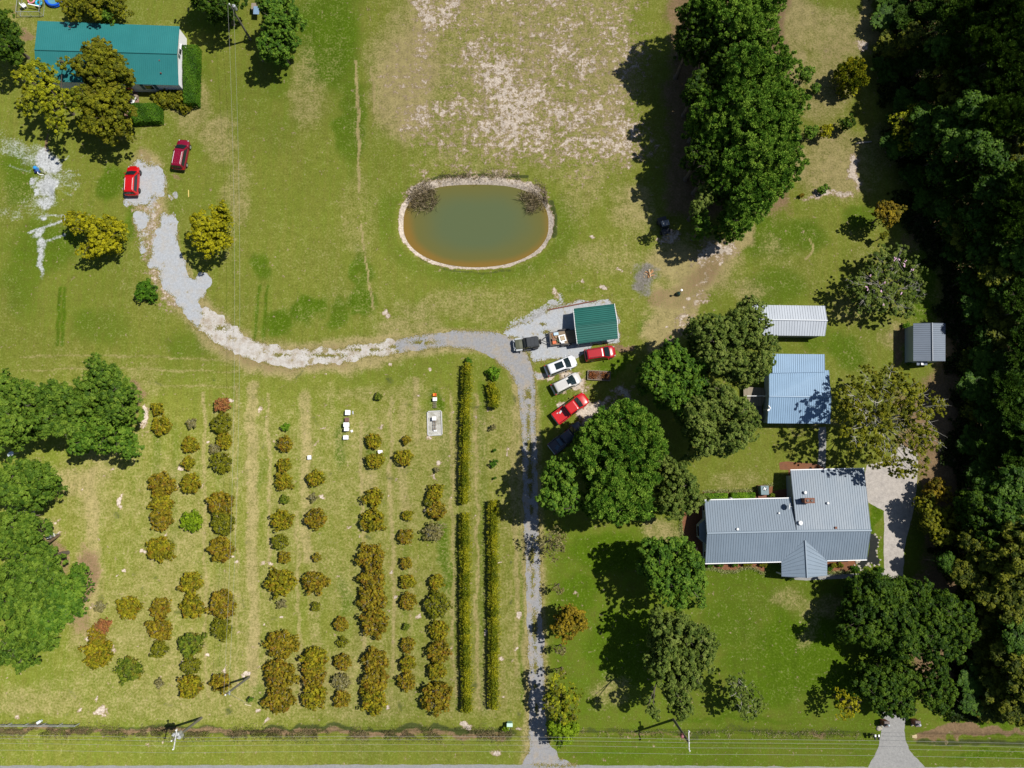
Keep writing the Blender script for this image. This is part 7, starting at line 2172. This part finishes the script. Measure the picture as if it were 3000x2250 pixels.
for sx in (-1, 0, 1):
    for sy in (-1, 0, 1):
        if sx or sy: MB().box((sx * 1.8, sy * 2.0, .6), (.06, .06, 1.2)).build('post', M['galv'], cg, True)
mb = MB()
for k in range(15):
    t = -1.7 + k * .243; mb.box((t, -2.0, .62), (.015, .012, 1.1)); mb.box((t, 2.0, .62), (.015, .012, 1.1)); mb.box((-1.8, t * 1.1, .62), (.012, .015, 1.1)); mb.box((1.8, t * 1.1, .62), (.012, .015, 1.1))
mb.build('wire_mesh', M['galv'], cg, True)
c0 = P(95, 4)
tg = MB(); tg.torus((c0.x, c0.y, .3), .48, .13, 28, 10); r1_ = tg.build('ring', mat_plain('pink_vinyl', (.62, .22, .26), .35), None, smooth=True); tag(r1_, 'pink inflatable ring in the wire pen', 'swim ring', 'inflatable rings')
tg = MB(); c0 = P(121, 15); tg.torus((c0.x, c0.y, .62), .42, .15, 28, 10); r2_ = tg.build('ring', mat_plain('cyan_vinyl', (.02, .38, .60), .35), None, smooth=True); tag(r2_, 'cyan inflatable ring on the corner of the wire pen', 'swim ring', 'inflatable rings')
a_, b_ = P(81, 10, .9), P(119, 20, .7)
o = MB().box(((a_.x + b_.x) / 2, (a_.y + b_.y) / 2, .8), ((b_ - a_).length, .14, .08), math.atan2((b_ - a_).y, (b_ - a_).x)).build('board', M['hive']); tag(o, 'long white board lying across the wire pen', 'board')
chair('garden_chair', 'white plastic chair in the wire pen', 76, 22, .6, M['hive'], .9)
c0 = P(163, -2)
pool = empty('paddling_pool', (c0.x, c0.y, 0), 'blue inflatable paddling pool behind the green roofed house', 'paddling pool')
mb = MB(); mb.torus((0, 0, .2), 1.35, .2, 40, 10); mb.torus((0, 0, .46), 1.33, .17, 40, 10); mb.build('rim', mat_plain('deep_blue_vinyl', (.01, .10, .62), .3), pool, True, smooth=True)
MB().cyl((0, 0, .02), 1.3, .2, 32).build('water', mat_plain('pool_water', (.10, .28, .36), .1, 0, .6, .2), pool, True)


def dish(label, px, py, bx, by):
    b_ = P(bx, by)
    r_ = empty('satellite_dish', (b_.x, b_.y, 0), label, 'satellite dish', 'dishes near the left edge trees')
    t = P(px, py, 2.0)
    v = Vector((t.x - b_.x, t.y - b_.y, 2.0))
    MB().tube([(0, 0, 0), v * .95], .045, 7).build('mast', M['galv'], r_, True)
    mb = MB(); Q = Matrix.Rotation(R(-25), 3, 'X')
    mb.loft([[v + Q @ Vector((q * math.cos(2 * PI * k / 22), q * math.sin(2 * PI * k / 22), z)) for k in range(22)] for q, z in ((.42, .1), (.4, .08), (.22, .02), (.02, 0))]); mb.build('reflector', mat_plain('dish_paint', (.55, .62, .68), .4), r_, True)
    mb = MB(); mb.tube([v, v + Vector((.35, -.1, .25))], .025, 5); mb.box(v + Vector((.37, -.11, .28)), (.12, .12, .1)); mb.build('feed_arm', M['galv'], r_, True)


dish('pale dish on a post beside the left edge evergreens', 32, 1331, 55, 1327)
dish('pale dish half hidden between two left edge evergreens', 49, 1603, 66, 1602)
